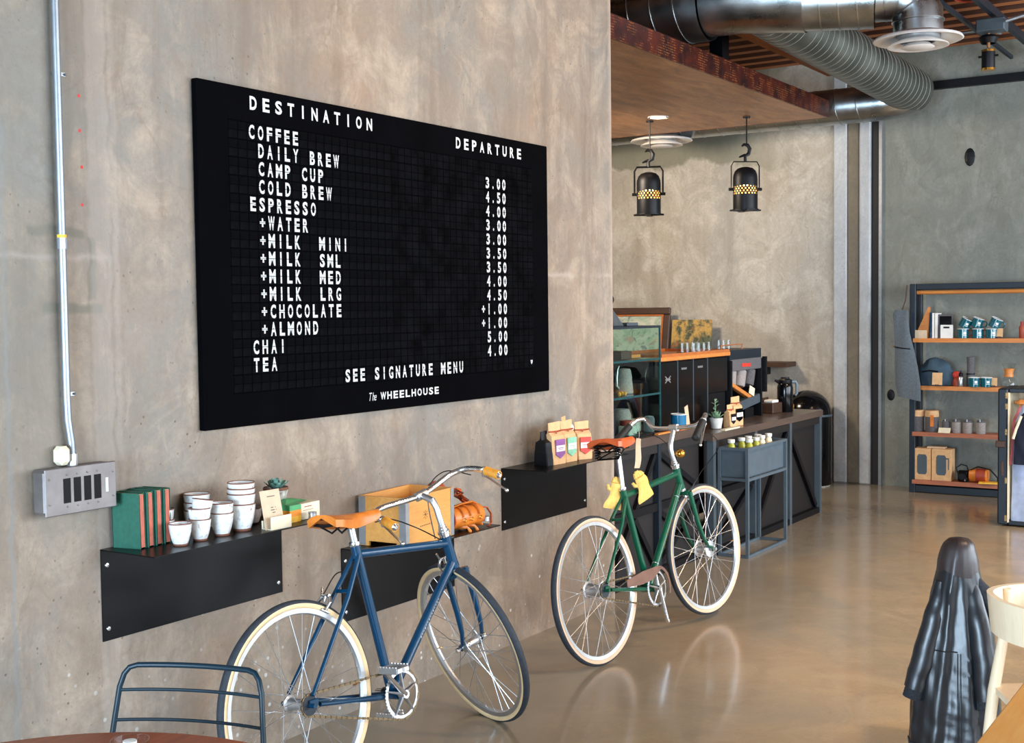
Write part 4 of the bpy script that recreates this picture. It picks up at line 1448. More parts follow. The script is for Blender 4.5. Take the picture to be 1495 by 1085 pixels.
blue = bicycle(dict(
    label='blue city bicycle with honey leather saddle, front wheel turned to the wall', loc=(3.05, 2.80, 0.002), lean=R(7), th=R(-3),
    paint='blue_paint', print='alu', side='gum', bb=(0.452, 0.268), seatlug=(0.352, 0.79), headtop=(0.846, 0.778), headlen=0.135, headang=16,
    steer=R(72), forklen=0.335, rake=0.048, stem=[(0, 0), (0.09, 0), (0.118, 0.012), (0.135, 0.085)], stem_r=[0.0125, 0.0125, 0.0135, 0.0125],
    bar=[(0.012, 0.07, 0.004), (0.02, 0.16, 0.016), (0.0, 0.215, 0.020), (-0.05, 0.238, 0.018), (-0.115, 0.246, 0.010), (-0.185, 0.25, -0.004)],
    grip='tan_tape', grip_r=0.0165, levers=(1, 1), cal_rear=True, cal_front=True, hub_r=0.022,
    cables=[[('s', -0.02, 0.235, -0.01), ('s', 0.03, 0.14, -0.045), ('s', 0.02, 0.05, -0.12), ('b', 0.80, -0.012, 0.772)],
            [('s', -0.02, -0.235, -0.01), ('s', 0.05, -0.16, 0.03), ('s', 0.05, -0.06, -0.02), ('s', 0.03, -0.02, -0.2)],
            [('b', 0.33, 0.02, 0.73), ('b', 0.27, 0.03, 0.735), ('b', 0.20, 0.02, 0.69), ('b', 0.185, 0.02, 0.675)]],
    clamp=(0.335, 0.898), nose=(0.478, 0.936), saddle_len=0.285, saddle_w=0.155, saddle_mat='tan_leather', saddle_rise=0.014,
    crank=R(135), pedals=(True, True)))
green = bicycle(dict(
    label='dark green city bicycle with sprung orange saddle and yellow gloves', loc=(5.021, 2.769, 0.002), lean=R(7.2), th=R(-4),
    paint='green_paint', print='brass', side='gum2', bb=(0.457, 0.272), seatlug=(0.335, 0.742), headtop=(0.858, 0.822), headlen=0.115, headang=16,
    steer=R(-4.5), forklen=0.372, rake=0.06, stem=[(0, 0), (0.075, 0.0), (0.10, 0.01), (0.165, 0.075)], stem_r=[0.0125, 0.013, 0.0135, 0.0125],
    bar=[(0.0, 0.08, 0.0), (0.012, 0.14, 0.006), (0.03, 0.185, 0.042), (-0.005, 0.21, 0.058), (-0.065, 0.228, 0.046), (-0.185, 0.246, 0.006)],
    grip='black_rubber', grip_r=0.0195, levers=(1, 0), cal_rear=False, cal_front=False, hub_r=0.034, hubf_r=0.036, bands=True, springs=True,
    cables=[[('s', -0.06, 0.22, 0.0), ('s', 0.02, 0.12, -0.06), ('s', 0.0, 0.03, -0.2), ('b', 0.80, 0.02, 0.66)],
            [('s', -0.05, -0.24, -0.02), ('s', 0.06, -0.2, -0.14), ('s', 0.02, -0.06, -0.28), ('b', 0.90, -0.02, 0.62), ('b', 0.98, -0.055, 0.40)]],
    clamp=(0.325, 0.972), nose=(0.462, 1.022), saddle_len=0.265, saddle_w=0.2, saddle_mat='orange_leather', saddle_rise=0.01,
    crank=R(-82), pedals=(False, False), guard=True))
bell = MB()
bell.ball((0, 0, 0), 0.027, 16, (1, 1, 0.85))
bo = bell.build('bell', 'brass', green, True)
bo.location = (0.868, -0.03, 0.895)
MB().cyl((0, 0.03, 0), (0, 0, 0), 0.006, 8).build('bell_clamp', 'chrome', bo)
# dynamo / caliper bits at the green fork crown
MB().cbox((0.905, -0.0, 0.67), (0.035, 0.05, 0.022), None, 0.006).cbox((0.925, -0.03, 0.675), (0.02, 0.02, 0.03), None, 0.005).build('brake_bridge', 'chrome', green)
# paper tag hanging from the green handlebar
tg = thing('paper_tag', 'long buff paper tag hanging from the green bicycle handlebar', 'tag', (0, 0, 0))
tagm = MB()
rr_ = []
for i in range(9):
    u = i / 8
    rr_.append([(-0.016 + 0.006 * math.sin(u * 3), 0.006 * math.sin(u * 5), -u * 0.155), (0.016 + 0.006 * math.sin(u * 3), 0.008 * math.sin(u * 5 + 0.6), -u * 0.15 - 0.004), (0.016 + 0.006 * math.sin(u * 3), 0.0008 + 0.008 * math.sin(u * 5 + 0.6), -u * 0.15 - 0.004), (-0.016 + 0.006 * math.sin(u * 3), 0.0008 + 0.006 * math.sin(u * 5), -u * 0.155)])
tagm.loft(rr_)
tagm.build('tag_strip', 'kraft_card', tg)
MB().tube([(0, 0, -0.004), (0.002, 0.002, 0.012), (0, 0.004, 0.032)], 0.0012, 5).build('string', 'cream', tg)
tg.location = (5.70, 2.93, 0.985)
tg.rotation_euler = (0.05, 0.08, R(-30))

# yellow suede gloves tied under the saddle
def glove(name, label, loc, rot):
    g = thing(name, label, 'glove', loc, rot, None)
    m_ = MB()
    rings = []
    for i in range(10):
        u = i / 9
        wv = 0.030 + 0.022 * u + 0.004 * math.sin(u * 9)
        th = 0.012 - 0.004 * u + 0.003 * math.sin(u * 11)
        ring = []
        for k in range(12):
            an = 2 * PI * k / 12
            ring.append((wv * math.cos(an) + 0.006 * math.sin(u * 5), th * math.sin(an) * (1 + 0.25 * math.sin(3 * an + u * 6)), -0.125 * u))
        rings.append(ring)
    m_.loft(rings)
    m_.build('cuff', 'glove', g, True)
    for k in range(4):
        x0 = -0.026 + k * 0.017
        Lf = (0.022, 0.03, 0.028, 0.018)[k]
        MB().tube([(x0, 0, 0.0), (x0 * 0.8, 0.006, 0.012), (x0 * 0.6, 0.012, Lf)], [0.0095, 0.009, 0.007], 8).build('finger', 'glove', g, True)
    MB().tube([(-0.03, 0, -0.035), (-0.042, 0.006, -0.03), (-0.046, 0.012, -0.012)], [0.010, 0.0095, 0.007], 8).build('thumb', 'glove', g, True)
    return g
glove('work_glove', 'yellow suede glove draped left of the green bicycle seat post', (5.34, 2.865, 0.80), (0.0, 0.22, R(-25)))
glove('work_glove', 'yellow suede glove hanging over the green bicycle top tube', (5.45, 2.80, 0.825), (0.0, -0.42, R(-20)))

# ================================================================== SHELF GOODS (left shelf)
SZ = 0.8855
def book(loc, label, h=0.175, w=0.108, th=0.027, rz=0.0, tilt=0.0):
    b = thing('book', label, 'book', loc, (0, tilt, rz), 'green cloth books on the left shelf')
    MB().box(0, 0.0025, 0, w, 0, h).box(th - 0.0025, th, 0, w, 0, h).box(0, th, w - 0.003, w, 0, h).build('cover', 'book_green', b)
    MB().box(0.0025, th - 0.0025, 0.004, w - 0.003, 0.003, h - 0.004).build('page_block', 'book_page', b)
    MB().box(0.006, th - 0.006, 0.0, 0.004, 0.004, h - 0.006).build('label_strip', 'book_edge', b)
    return b
bk_lab = ['green cloth book with brick red edge, leftmost on the left shelf', 'second green cloth book from the left on the left shelf',
          'third green cloth book from the left on the left shelf', 'green cloth book nearest the white cups']
for k in range(4):
    book((2.724 + k * 0.0365, 3.214 + (0.0, 0.002, 0.004, 0.006)[k], SZ), bk_lab[k], 0.182 + (0, 0.001, 0.003, 0.002)[k], 0.108, 0.0305, R(12.5 - 0.8 * k), R((-1.2, -0.8, -0.4, 0)[k]))

def cup(label, loc, s=1.0, rz=0.0, tip=(0, 0), wide=1.0, group='white crackle glazed cups'):
    c = thing('cup', label, 'cup', loc, (tip[0], tip[1], rz), group)
    T = Matrix.Diagonal((s * wide, s * wide, s, 1))
    b = MB(T)
    pr = [(0.016, 0.0), (0.022, 0.001), (0.0245, 0.006), (0.0305, 0.022), (0.0355, 0.046), (0.0378, 0.066), (0.0385, 0.0735), (0.037, 0.0745), (0.0355, 0.071), (0.033, 0.045), (0.027, 0.018), (0.001, 0.012)]
    b.lathe(pr, (0, 0, 0), 28)
    b.build('body', 'crackle', c, True)
    MB(T).lathe([(0.0384, 0.0722), (0.0392, 0.074), (0.0378, 0.0758), (0.0362, 0.0735)], (0, 0, 0), 28, None, False).build('rim_line', 'brown_rim', c, True)
    MB(T).lathe([(0.0224, 0.0), (0.0236, 0.0), (0.0255, 0.0065), (0.024, 0.0068)], (0, 0, 0), 28, None, False).build('foot_ring', 'brown_rim', c, True)
    return c
st = 0.0365
cup('single small cup with hatched side, frontmost left', (2.843, 3.158, SZ), 0.98, 0.4)
cup('lower cup of the stack behind the frontmost left cup', (2.862, 3.262, SZ), 1.0, 1.4)
cup('upper cup of the stack behind the frontmost left cup', (2.862, 3.262, SZ + st), 0.98, 2.4)
cup('bottom cup of the second front stack', (2.940, 3.170, SZ), 0.98, 3.0)
cup('middle cup of the second front stack', (2.940, 3.170, SZ + st), 0.98, 3.6)
cup('tilted top cup of the second front stack', (2.942, 3.170, SZ + st * 1.9), 0.92, 2.0, (0.16, -0.1))
cup('lower speckled cup of the third front stack', (3.045, 3.175, SZ), 1.06, 0.9)
cup('upper cup of the third front stack', (3.045, 3.175, SZ + 0.034), 1.06, 5.2)
cup('lower cup of the wide stack behind the third front stack', (3.035, 3.285, SZ), 1.1, 1.2, (0, 0), 1.08)
cup('middle cup of the wide stack behind the third front stack', (3.035, 3.285, SZ + 0.028), 1.1, 0.2, (0, 0), 1.08)
cup('top cup of the wide stack behind the third front stack', (3.035, 3.285, SZ + 0.056), 1.1, 0.7, (0, 0), 1.08)
cup('bottom cup of the tallest stack beside the kraft card', (3.150, 3.185, SZ), 1.28, 1.2)
cup('second cup of the tallest stack beside the kraft card', (3.150, 3.185, SZ + 0.036), 1.28, 2.2)
cup('third cup of the tallest stack beside the kraft card', (3.150, 3.185, SZ + 0.056), 1.26, 4.2)
cup('top cup of the tallest stack beside the kraft card', (3.152, 3.187, SZ + 0.080), 1.2, 5.2, (0, 0), 1.03)
tag(MB().lathe([(0.02, 0), (0.035, 0.006), (0.044, 0.03), (0.045, 0.055), (0.042, 0.055), (0.04, 0.03), (0.001, 0.01)], (3.262, 3.262, SZ), 24).build('bowl', 'felt_l', None, True), 'small grey speckled bowl half hidden behind the kraft card', 'bowl')

def succulent(parent, z0, n, r0, h, m_, seed=1):
    rnd = random.Random(seed)
    base = None
    for ringi in range(3):
        cnt_ = n - ringi * 2
        for k in range(cnt_):
            an = 2 * PI * (k + 0.5 * ringi) / cnt_ + rnd.uniform(-0.1, 0.1)
            el_ = 0.35 + ringi * 0.42
            L = r0 * (1 - 0.18 * ringi) * rnd.uniform(0.9, 1.1)
            rg = []
            for i in range(5):
                u = i / 4
                wv = 0.011 * math.sin(PI * (0.18 + 0.82 * (1 - u) * 0.9)) + 0.0006
                xx = L * u * math.cos(el_)
                zz = L * u * math.sin(el_) + 0.012 * u * u
                rg.append([(xx, -wv, zz), (xx, 0, zz - 0.003), (xx, wv, zz), (xx, 0, zz + 0.0015)])
            MB(Matrix.Translation((0, 0, z0)) @ Matrix.Rotation(an, 4, 'Z')).loft(rg).build('leaf', m_, parent, True)
pp = thing('potted_succulent', 'blue green succulent in a speckled stoneware pot with brown rim', 'plant', (3.375, 3.235, SZ))
MB().lathe([(0.022, 0.0), (0.028, 0.004), (0.030, 0.03), (0.028, 0.055), (0.036, 0.075), (0.043, 0.10), (0.0465, 0.118), (0.043, 0.118), (0.04, 0.108), (0.001, 0.106)], (0, 0, 0), 24).build('pot', 'pot', pp, True)
MB().lathe([(0.0462, 0.111), (0.0478, 0.117), (0.0455, 0.121), (0.042, 0.116)], (0, 0, 0), 24, None, False).build('rim', 'brown_rim', pp, True)
MB().lathe([(0.042, 0.109), (0.001, 0.113)], (0, 0, 0), 16, None, False).build('soil', 'soil', pp)
succulent(pp, 0.112, 9, 0.045, 0.04, 'succ')

kc = thing('kraft_card', 'kraft paper card leaning upright in a cream card holder', 'card', (3.185, 3.085, SZ), (0, 0, R(-3)))
MB(Matrix.Rotation(R(-12), 4, 'X')).box(0, 0.092, 0.020, 0.0216, 0.002, 0.142).build('card_sheet', 'kraft_card', kc)
MB().box(0.008, 0.104, 0.0, 0.004, 0.0, 0.046).box(0.008, 0.104, 0.004, 0.05, 0.0, 0.003).box(0.008, 0.104, 0.044, 0.05, 0.003, 0.03).build('holder', 'cream', kc)
ln = MB(Matrix.Rotation(R(-12), 4, 'X'))
for z_, a_, b_ in ((0.118, 0.03, 0.066), (0.078, 0.04, 0.052), (0.078, 0.060, 0.063), (0.069, 0.038, 0.056), (0.069, 0.062, 0.065), (0.060, 0.044, 0.058)):
    ln.box(a_, b_, 0.0193, 0.0199, z_, z_ + 0.0028)
ln.build('printed_lines', 'walnut', kc, False, None, 'stuff')
tb = thing('tea_packet', 'tea packet banded green, orange and yellow lying on the shelf', 'packet', (3.335, 3.13, SZ), (0, 0, R(2)))
MB().box(0, 0.062, 0, 0.12, 0, 0.022).build('yellow_band', 'yellow', tb)
MB().box(0, 0.062, 0, 0.12, 0.022, 0.044).build('orange_band', 'orange', tb)
MB().box(0, 0.062, 0, 0.12, 0.044, 0.063).build('green_band', 'green', tb)
t_ = MB()
t_.loft([[(0, 0, 0.063), (0.15, 0.045, 0.063), (0.15, 0.12, 0.063), (0, 0.12, 0.063)], [(0.0, 0.02, 0.066), (0.14, 0.06, 0.066), (0.14, 0.11, 0.066), (0.01, 0.11, 0.066)], [(0.04, 0.05, 0.080), (0.05, 0.06, 0.079), (0.05, 0.08, 0.08), (0.04, 0.08, 0.081)]])
t_.build('crumpled_wrapper', 'green', tb)
cb_ = thing('cream_card_box', 'cream card box with faint print beside the tea packet', 'box', (3.402, 3.13, SZ), (0, 0, R(3)))
MB().cbox((0.055, 0.05, 0.03), (0.11, 0.085, 0.06), None, 0.002).build('carton', 'cream', cb_)
MB().box(0.02, 0.062, 0.0070, 0.0074, 0.046, 0.049).box(0.012, 0.07, 0.0070, 0.0074, 0.034, 0.0355).build('printed_lines', 'rust', cb_, False, None, 'stuff')
tc = thing('small_tin', 'tiny silver tin in front of the cream card box', 'tin', (3.422, 3.10, SZ))
MB().lathe([(0.0135, 0), (0.0145, 0.002), (0.0145, 0.030), (0.013, 0.031), (0.001, 0.031)], (0, 0, 0), 18).build('body', 'steel', tc, True)
MB().lathe([(0.015, 0.026), (0.0155, 0.032), (0.001, 0.034)], (0, 0, 0), 18).build('lid', 'alu', tc, True)

# ================================================================== CRATE AND LEATHER ROLLS (middle shelf)
ck = thing('wooden_crate', 'open plywood crate with metal corner strips on the middle shelf', 'crate', (3.955, 3.085, 0.6905), (0, 0, R(3.5)))
cw, cdp, ch_ = 0.36, 0.228, 0.205
for k in range(1):
    MB().box(0, cw, 0, 0.012, 0.0, ch_).build('panel', 'ply', ck)
    MB().box(0, cw, cdp - 0.012, cdp, 0.0, ch_).build('panel', 'ply', ck)
    e1 = MB().box(0, 0.012, 0.0125, cdp - 0.0125, 0.02, ch_).box(0, 0.012, 0.0125, 0.045, 0, 0.02).box(0, 0.012, cdp - 0.045, cdp - 0.0125, 0, 0.02)
    e1.build('panel', 'ply', ck)
    MB().box(cw - 0.012, cw, 0.0125, cdp - 0.0125, 0.0, ch_).build('panel', 'ply', ck)
    MB().box(0.012, cw - 0.012, 0.012, cdp - 0.012, 0.02, 0.03).build('bottom_board', 'ply', ck)
for xx, yy, sx_, sy_ in ((0, 0, 1, 1), (cw, 0, -1, 1), (0, cdp, 1, -1), (cw, cdp, -1, -1)):
    a_ = MB()
    x0, x1 = sorted((xx - sx_ * 0.0022, xx + sx_ * 0.022))
    y0, y1 = sorted((yy - sy_ * 0.0022, yy))
    a_.box(x0, x1, y0, y1, 0.002, ch_ - 0.002)
    x0, x1 = sorted((xx - sx_ * 0.0022, xx))
    y0, y1 = sorted((yy, yy + sy_ * 0.03))
    a_.box(x0, x1, y0, y1, 0.002, ch_ - 0.002)
    a_.build('corner_strip', 'alu', ck)
# scorched brand marks on the front panel
br = MB()
for an in range(8):
    a_ = an * PI / 4
    br.cbox((0.145 + 0.014 * math.cos(a_), -0.0004, 0.12 + 0.014 * math.sin(a_)), (0.010, 0.0006, 0.0022), (0, -a_, 0))
br.cbox((0.145, -0.0004, 0.12), (0.010, 0.0007, 0.010), (0, R(45), 0))
br.build('brand_mark', 'ply_dark', ck, False, None, 'stuff')
br = MB()
for k in range(7):
    br.box(0.105 + k * 0.013, 0.113 + k * 0.013, -0.0007, 0, 0.074 + k * 0.0003, 0.0785 + k * 0.0003)
br.build('brand_lettering', 'ply_dark', ck, False, None, 'stuff')

lr = thing('leather_saddlebag', 'honey leather barrel saddlebag with straps beside the crate', 'bag', (4.345, 3.11, 0.69), (0, 0, R(-4)))
T = Matrix.Translation((0, 0.055, 0.055)) @ Matrix.Rotation(R(90), 4, 'Y')
MB(T).lathe([(0.001, 0.0), (0.044, 0.0), (0.047, 0.004), (0.047, 0.206), (0.044, 0.21), (0.001, 0.21)], (0, 0, 0), 26).build('barrel', 'tan_leather', lr, True)
MB(T).lathe([(0.046, -0.002), (0.049, 0.0), (0.049, 0.006), (0.046, 0.007)], (0, 0, 0), 26, None, False).build('end_piping', 'orange_leather', lr, True)
for xx in (0.05, 0.10, 0.16):
    s_ = MB()
    pts = [(xx, 0.055 + 0.052 * math.cos(a_), 0.055 + 0.052 * math.sin(a_)) for a_ in [PI * 0.95 - k * PI * 0.12 for k in range(12)]]
    pts += [(xx + 0.012, -0.005, 0.02), (xx + 0.02, -0.014, 0.004), (xx + 0.03, -0.012, -0.012)] if xx < 0.15 else [(xx + 0.01, -0.004, 0.02)]
    s_.tube(pts, 0.007, 6, True, None, False, 0.3)
    st_ = s_.build('strap', 'tan_leather', lr, True)
    MB().torus(0.008, 0.0015, Matrix.Translation((xx + 0.004, 0.0, 0.05)), 14, 6).build('buckle', 'brass', st_, True)
MB().tube([(0.02, 0.05, 0.104), (0.06, 0.03, 0.118), (0.14, 0.03, 0.12), (0.19, 0.05, 0.104)], 0.008, 8, True, None, False, 0.5).build('flap_edge', 'tan_leather', lr, True)
lp = MB()
for k in range(14):
    a_ = k * 2 * PI / 13
    pass
lp.tube([(0.215, 0.04, 0.085), (0.245, 0.03, 0.08), (0.262, 0.02, 0.05), (0.25, 0.01, 0.01), (0.225, 0.01, -0.0)], 0.009, 8, True, None, False, 0.35)
lp.build('hanging_loop', 'orange_leather', lr, True)
MB().lathe([(0.001, 0.0), (0.018, 0.001), (0.019, 0.02), (0.012, 0.024), (0.001, 0.024)], (0.235, 0.03, 0.02), 16).build('metal_fitting', 'steel', lr, True)
lr2 = thing('leather_pouch_roll', 'reddish leather roll standing behind the crate end', 'leather roll', (4.385, 3.255, 0.69))
MB().lathe([(0.03, 0), (0.032, 0.005), (0.032, 0.15), (0.03, 0.155), (0.001, 0.155)], (0, 0, 0), 20).build('barrel', 'tan_leather', lr2, True)
MB().ball((0.0, -0.005, 0.175), 0.044, 18, (1, 1, 0.9)).build('rounded_top', 'rust', lr2, True)
lr3 = thing('leather_strap_bundle', 'bundle of brown leather straps lying on the saddlebag', 'straps', (4.37, 3.19, 0.79))
for k in range(6):
    rnd = random.Random(k)
    pts = []
    for i in range(9):
        u = i / 8
        pts.append((0.01 + 0.15 * u + rnd.uniform(-0.01, 0.01), 0.01 + rnd.uniform(-0.02, 0.02), 0.01 + 0.055 * math.sin(PI * u) * (0.6 + 0.12 * k) + rnd.uniform(-0.006, 0.006)))
    MB().tube(pts, 0.0075, 6, True, None, False, 0.35).build('strap', 'orange_leather' if k % 2 else 'brown_rim', lr3, True)

# ================================================================== COFFEE BAGS (right shelf)
def coffee_bag(name, label, loc, w, d, h, rz, m_, lab=None, group=None, fold=True, tie=True):
    t = thing(name, label, 'coffee bag', loc, (0, 0, rz), group)
    rings = []
    hb_ = h * 0.68
    for i in range(7):
        u = i / 6
        z = hb_ * u
        bul = 1 + 0.07 * math.sin(PI * u) + 0.01 * math.sin(u * 17)
        x, y = w / 2 * bul, d / 2 * bul * (1 - 0.25 * u)
        rings.append([(-x, -y * 0.85, z), (-x * 0.9, -y, z), (x * 0.9, -y, z), (x, -y * 0.85, z), (x, y * 0.85, z), (x * 0.9, y, z), (-x * 0.9, y, z), (-x, y * 0.85, z)])
    for u, yy, xk in ((0.75, 0.16, 0.97), (0.86, 0.05, 0.95), (1.0, 0.04, 0.98)):
        z = h * u
        x, y = w / 2 * xk, d / 2 * yy
        rings.append([(-x, -y, z), (-x * 0.9, -y * 1.05, z), (x * 0.9, -y * 1.05, z + 0.004), (x, -y, z), (x, y, z), (x * 0.9, y, z + 0.004), (-x * 0.9, y, z), (-x, y, z)])
    MB().loft(rings).build('bag_body', m_, t, False)
    if tie:
        MB().tube([(-w / 2, -0.006, h * 0.79), (0, -0.012, h * 0.785), (w / 2, -0.006, h * 0.79)], 0.004, 6).tube([(-0.01, -0.014, h * 0.785), (-0.004, -0.02, h * 0.74)], 0.003, 6).build('tie', 'rust', t)
    if lab:
        zt, zb = h * 0.60, h * 0.14
        wl = w * 0.36
        y_ = -d / 2 * 1.09
        MB().prism([(-wl, zb + 0.02), (0, zb), (wl, zb + 0.02), (wl, zt), (-wl, zt)], y_ - 0.0016, y_ + 0.004).build('label_badge', lab, t)
        MB().box(-wl * 0.98, wl * 0.98, y_ - 0.0024, y_ - 0.0014, h * 0.31, h * 0.46).build('label_panel', 'paper', t)
        MB().box(-wl * 0.6, wl * 0.6, y_ - 0.003, y_ - 0.0024, h * 0.39, h * 0.405).box(-wl * 0.5, wl * 0.5, y_ - 0.003, y_ - 0.0024, h * 0.355, h * 0.365).build('printed_lines', lab, t, False, None, 'stuff')
    return t
S3 = 0.8825
coffee_bag('coffee_bag', 'kraft coffee bag with purple shield label on the right shelf', (5.30, 3.195, S3), 0.105, 0.07, 0.205, R(-4), 'kraft', 'purple')
coffee_bag('coffee_bag', 'kraft coffee bag with mint green shield label on the right shelf', (5.415, 3.195, S3), 0.105, 0.07, 0.205, R(-4), 'kraft', 'mint')
coffee_bag('coffee_bag', 'kraft coffee bag with red label touching the orange saddle', (5.545, 3.18, S3), 0.09, 0.07, 0.19, R(-25), 'kraft', 'red')
coffee_bag('coffee_bag', 'dark sided coffee bag with scrunched top between mint and red labels', (5.50, 3.26, S3), 0.06, 0.05, 0.215, R(10), 'kraft', None)
coffee_bag('coffee_bag', 'black coffee bag at the left end of the right shelf', (5.232, 3.215, S3), 0.045, 0.09, 0.165, R(-10), 'black_steel', None, None, True, False)
tag(MB().ball((5.47, 3.20, S3 + 0.165), 0.018, 12, (1, 1, 1.1)).tube([(5.47, 3.20, S3), (5.47, 3.20, S3 + 0.155)], 0.012, 10).build('bottle_stopper', 'pot_w', None, True), 'pale round knob rising between the coffee bags', 'stopper')

# ================================================================== COUNTER
ct = thing('counter', 'long dark service counter with black steel braced front', 'counter', (6.25, 3.35, 0))
MB().box(1.32, 3.47, 0.0, 0.78, 0.77, 0.818).build('worktop', 'counter', ct)
MB().box(0.0, 1.315, 0.06, 0.78, 0.815, 0.868).build('worktop', 'counter', ct)
MB().box(1.32, 3.44, 0.05, 0.065, 0.03, 0.768).build('front_panel', 'dark_wood', ct)
MB().box(0.0, 1.318, 0.10, 0.115, 0.03, 0.813).build('front_panel', 'dark_wood', ct)
MB().box(3.425, 3.44, 0.066, 0.76, 0.03, 0.768).build('end_panel', 'dark_wood', ct)
MB().box(0.01, 3.42, 0.74, 0.76, 0.03, 0.765).build('back_panel', 'dark_wood', ct)
for xx in (1.36, 2.08, 2.765, 3.43):
    MB().box(xx - 0.022, xx + 0.022, 0.004, 0.049, 0.0, 0.769).build('post', 'grey_steel' if xx > 1 else 'navy_steel', ct)
for xx in (0.04, 0.67):
    MB().box(xx - 0.02, xx + 0.02, 0.064, 0.099, 0.0, 0.814).build('post', 'navy_steel', ct)
MB().box(1.386, 3.405, 0.006, 0.049, 0.0, 0.045).build('rail', 'black_steel', ct)
MB().box(1.386, 3.405, 0.006, 0.049, 0.715, 0.766).build('rail', 'dark_wood', ct)
MB().box(0.0, 1.33, 0.066, 0.099, 0.0, 0.045).build('rail', 'black_steel', ct)
MB().box(0.0, 1.33, 0.07, 0.098, 0.40, 0.45).build('rail', 'black_steel', ct)
MB().box(1.386, 2.055, 0.010, 0.045, 0.40, 0.44).build('rail', 'black_steel', ct)
MB().box(0.0, 1.33, 0.07, 0.098, 0.76, 0.812).build('rail', 'dark_wood', ct)
def brace(x0, z0, x1, z1, y=0.03, m_='black_steel'):
    a_, b_ = Vector((x0, y, z0)), Vector((x1, y, z1))
    d_ = b_ - a_
    MB().cbox((a_ + b_) / 2, (d_.length, 0.02, 0.035), (0, -math.atan2(d_.z, d_.x), 0)).build('brace', m_, ct)
brace(2.79, 0.70, 3.38, 0.06)
brace(2.74, 0.70, 2.12, 0.06)
brace(1.40, 0.06, 2.05, 0.39)
brace(0.70, 0.06, 1.30, 0.39, 0.085)
brace(0.70, 0.39, 1.30, 0.06, 0.085)
brace(0.06, 0.75, 0.64, 0.06, 0.085)
brace(0.06, 0.06, 0.64, 0.75, 0.085)
brace(0.70, 0.75, 1.30, 0.46, 0.085)

# glass display case
dc = thing('display_case', 'tall glass display case with two shelves beside the wall end', 'display case', (6.38, 3.45, 0.8685))
W_, D_, H_ = 0.62, 0.42, 0.672
for (x0, x1, y0, y1) in ((0, W_, 0, 0.006), (0, W_, D_ - 0.006, D_), (0, 0.006, 0.006, D_ - 0.006), (W_ - 0.006, W_, 0.006, D_ - 0.006)):
    MB().box(x0, x1, y0, y1, 0.012, H_ - 0.012).build('glass_pane', 'glass_g', dc)
for (x_, y_) in ((0, 0), (W_, 0), (0, D_), (W_, D_)):
    MB().cbox((x_, y_, H_ / 2), (0.009, 0.009, H_)).build('corner_post', 'glass_e', dc)
for z_ in (0.248, 0.462):
    MB().box(0.008, W_ - 0.008, 0.008, D_ - 0.008, z_, z_ + 0.009).build('glass_shelf', 'glass_e' if False else 'glass_g', dc)
    MB().box(0.004, W_ - 0.004, -0.003, 0.006, z_ - 0.002, z_ + 0.010).build('shelf_edge', 'glass_e', dc)
MB().box(-0.005, W_ + 0.005, -0.005, D_ + 0.005, H_ - 0.014, H_).build('top_frame', 'navy_steel', dc)
MB().box(-0.005, W_ + 0.005, -0.005, D_ + 0.005, 0, 0.014).build('base', 'black_steel', dc)

def enamel_mug(name, label, loc, m_, s=1.0, rot=(0, 0, 0), group=None, logo=True, handle_m=None, ha=0.0, low=1.0):
    t = thing(name, label, 'mug', loc, rot, group)
    T = Matrix.Diagonal((s, s, s * low, 1))
    MB(T).lathe([(0.037, 0.0), (0.041, 0.003), (0.042, 0.074), (0.040, 0.074), (0.038, 0.006), (0.001, 0.004)], (0, 0, 0), 24).build('body', m_, t, True)
    MB(T).lathe([(0.0415, 0.0715), (0.0445, 0.0755), (0.0415, 0.0785), (0.039, 0.075)], (0, 0, 0), 24, None, False).build('rim', 'white_cap', t, True)
    Th = T @ Matrix.Rotation(ha, 4, 'Z')
    MB(Th).tube([(0.04, 0, 0.062), (0.058, 0, 0.064), (0.068, 0, 0.052), (0.068, 0, 0.034), (0.058, 0, 0.02), (0.041, 0, 0.018)], 0.0045, 8, True, None, False, 1.0).build('handle', handle_m or m_, t, True)
    if logo:
        Tl = T @ Matrix.Rotation(R(-150), 4, 'Z')
        MB(Tl).box(0.0415, 0.0432, -0.012, 0.012, 0.022, 0.026).box(0.0415, 0.0432, -0.010, 0.010, 0.032, 0.05).build('printed_badge', 'white_cap', t)
    return t
# things inside the display case
kt = thing('pour_kettle', 'grey gooseneck kettle on the middle glass shelf', 'kettle', (6.80, 3.60, 0.8685 + 0.258))
MB().lathe([(0.058, 0), (0.062, 0.004), (0.052, 0.10), (0.043, 0.15), (0.04, 0.152), (0.001, 0.156)], (0, 0, 0), 24).build('body', 'felt_l', kt, True)
MB().tube([(-0.05, 0, 0.03), (-0.085, 0, 0.05), (-0.085, 0, 0.10), (-0.075, 0, 0.15), (-0.055, 0, 0.17)], [0.008, 0.007, 0.006, 0.005, 0.0045], 8).build('spout', 'steel', kt, True)
MB().tube([(0.045, 0, 0.14), (0.085, 0, 0.135), (0.10, 0, 0.09), (0.09, 0, 0.05)], 0.008, 8).build('handle', 'steel', kt, True)
tag(MB().lathe([(0.05, 0), (0.056, 0.005), (0.058, 0.11), (0.045, 0.15), (0.001, 0.155)], (6.775, 3.60, 0.883), 24).build('canister', 'felt_l', None, True), 'grey rounded canister on the bottom of the display case', 'canister')
tag(MB().cbox((6.68, 3.51, 0.913), (0.10, 0.08, 0.06), None, 0.006).build('gift_box', 'pale_box'), 'pale green box low in the display case, left', 'box')
tag(MB().cbox((6.885, 3.58, 0.924), (0.07, 0.08, 0.08), None, 0.006).build('gift_box', 'pale_box'), 'mint box beside the grey canister in the display case', 'box')
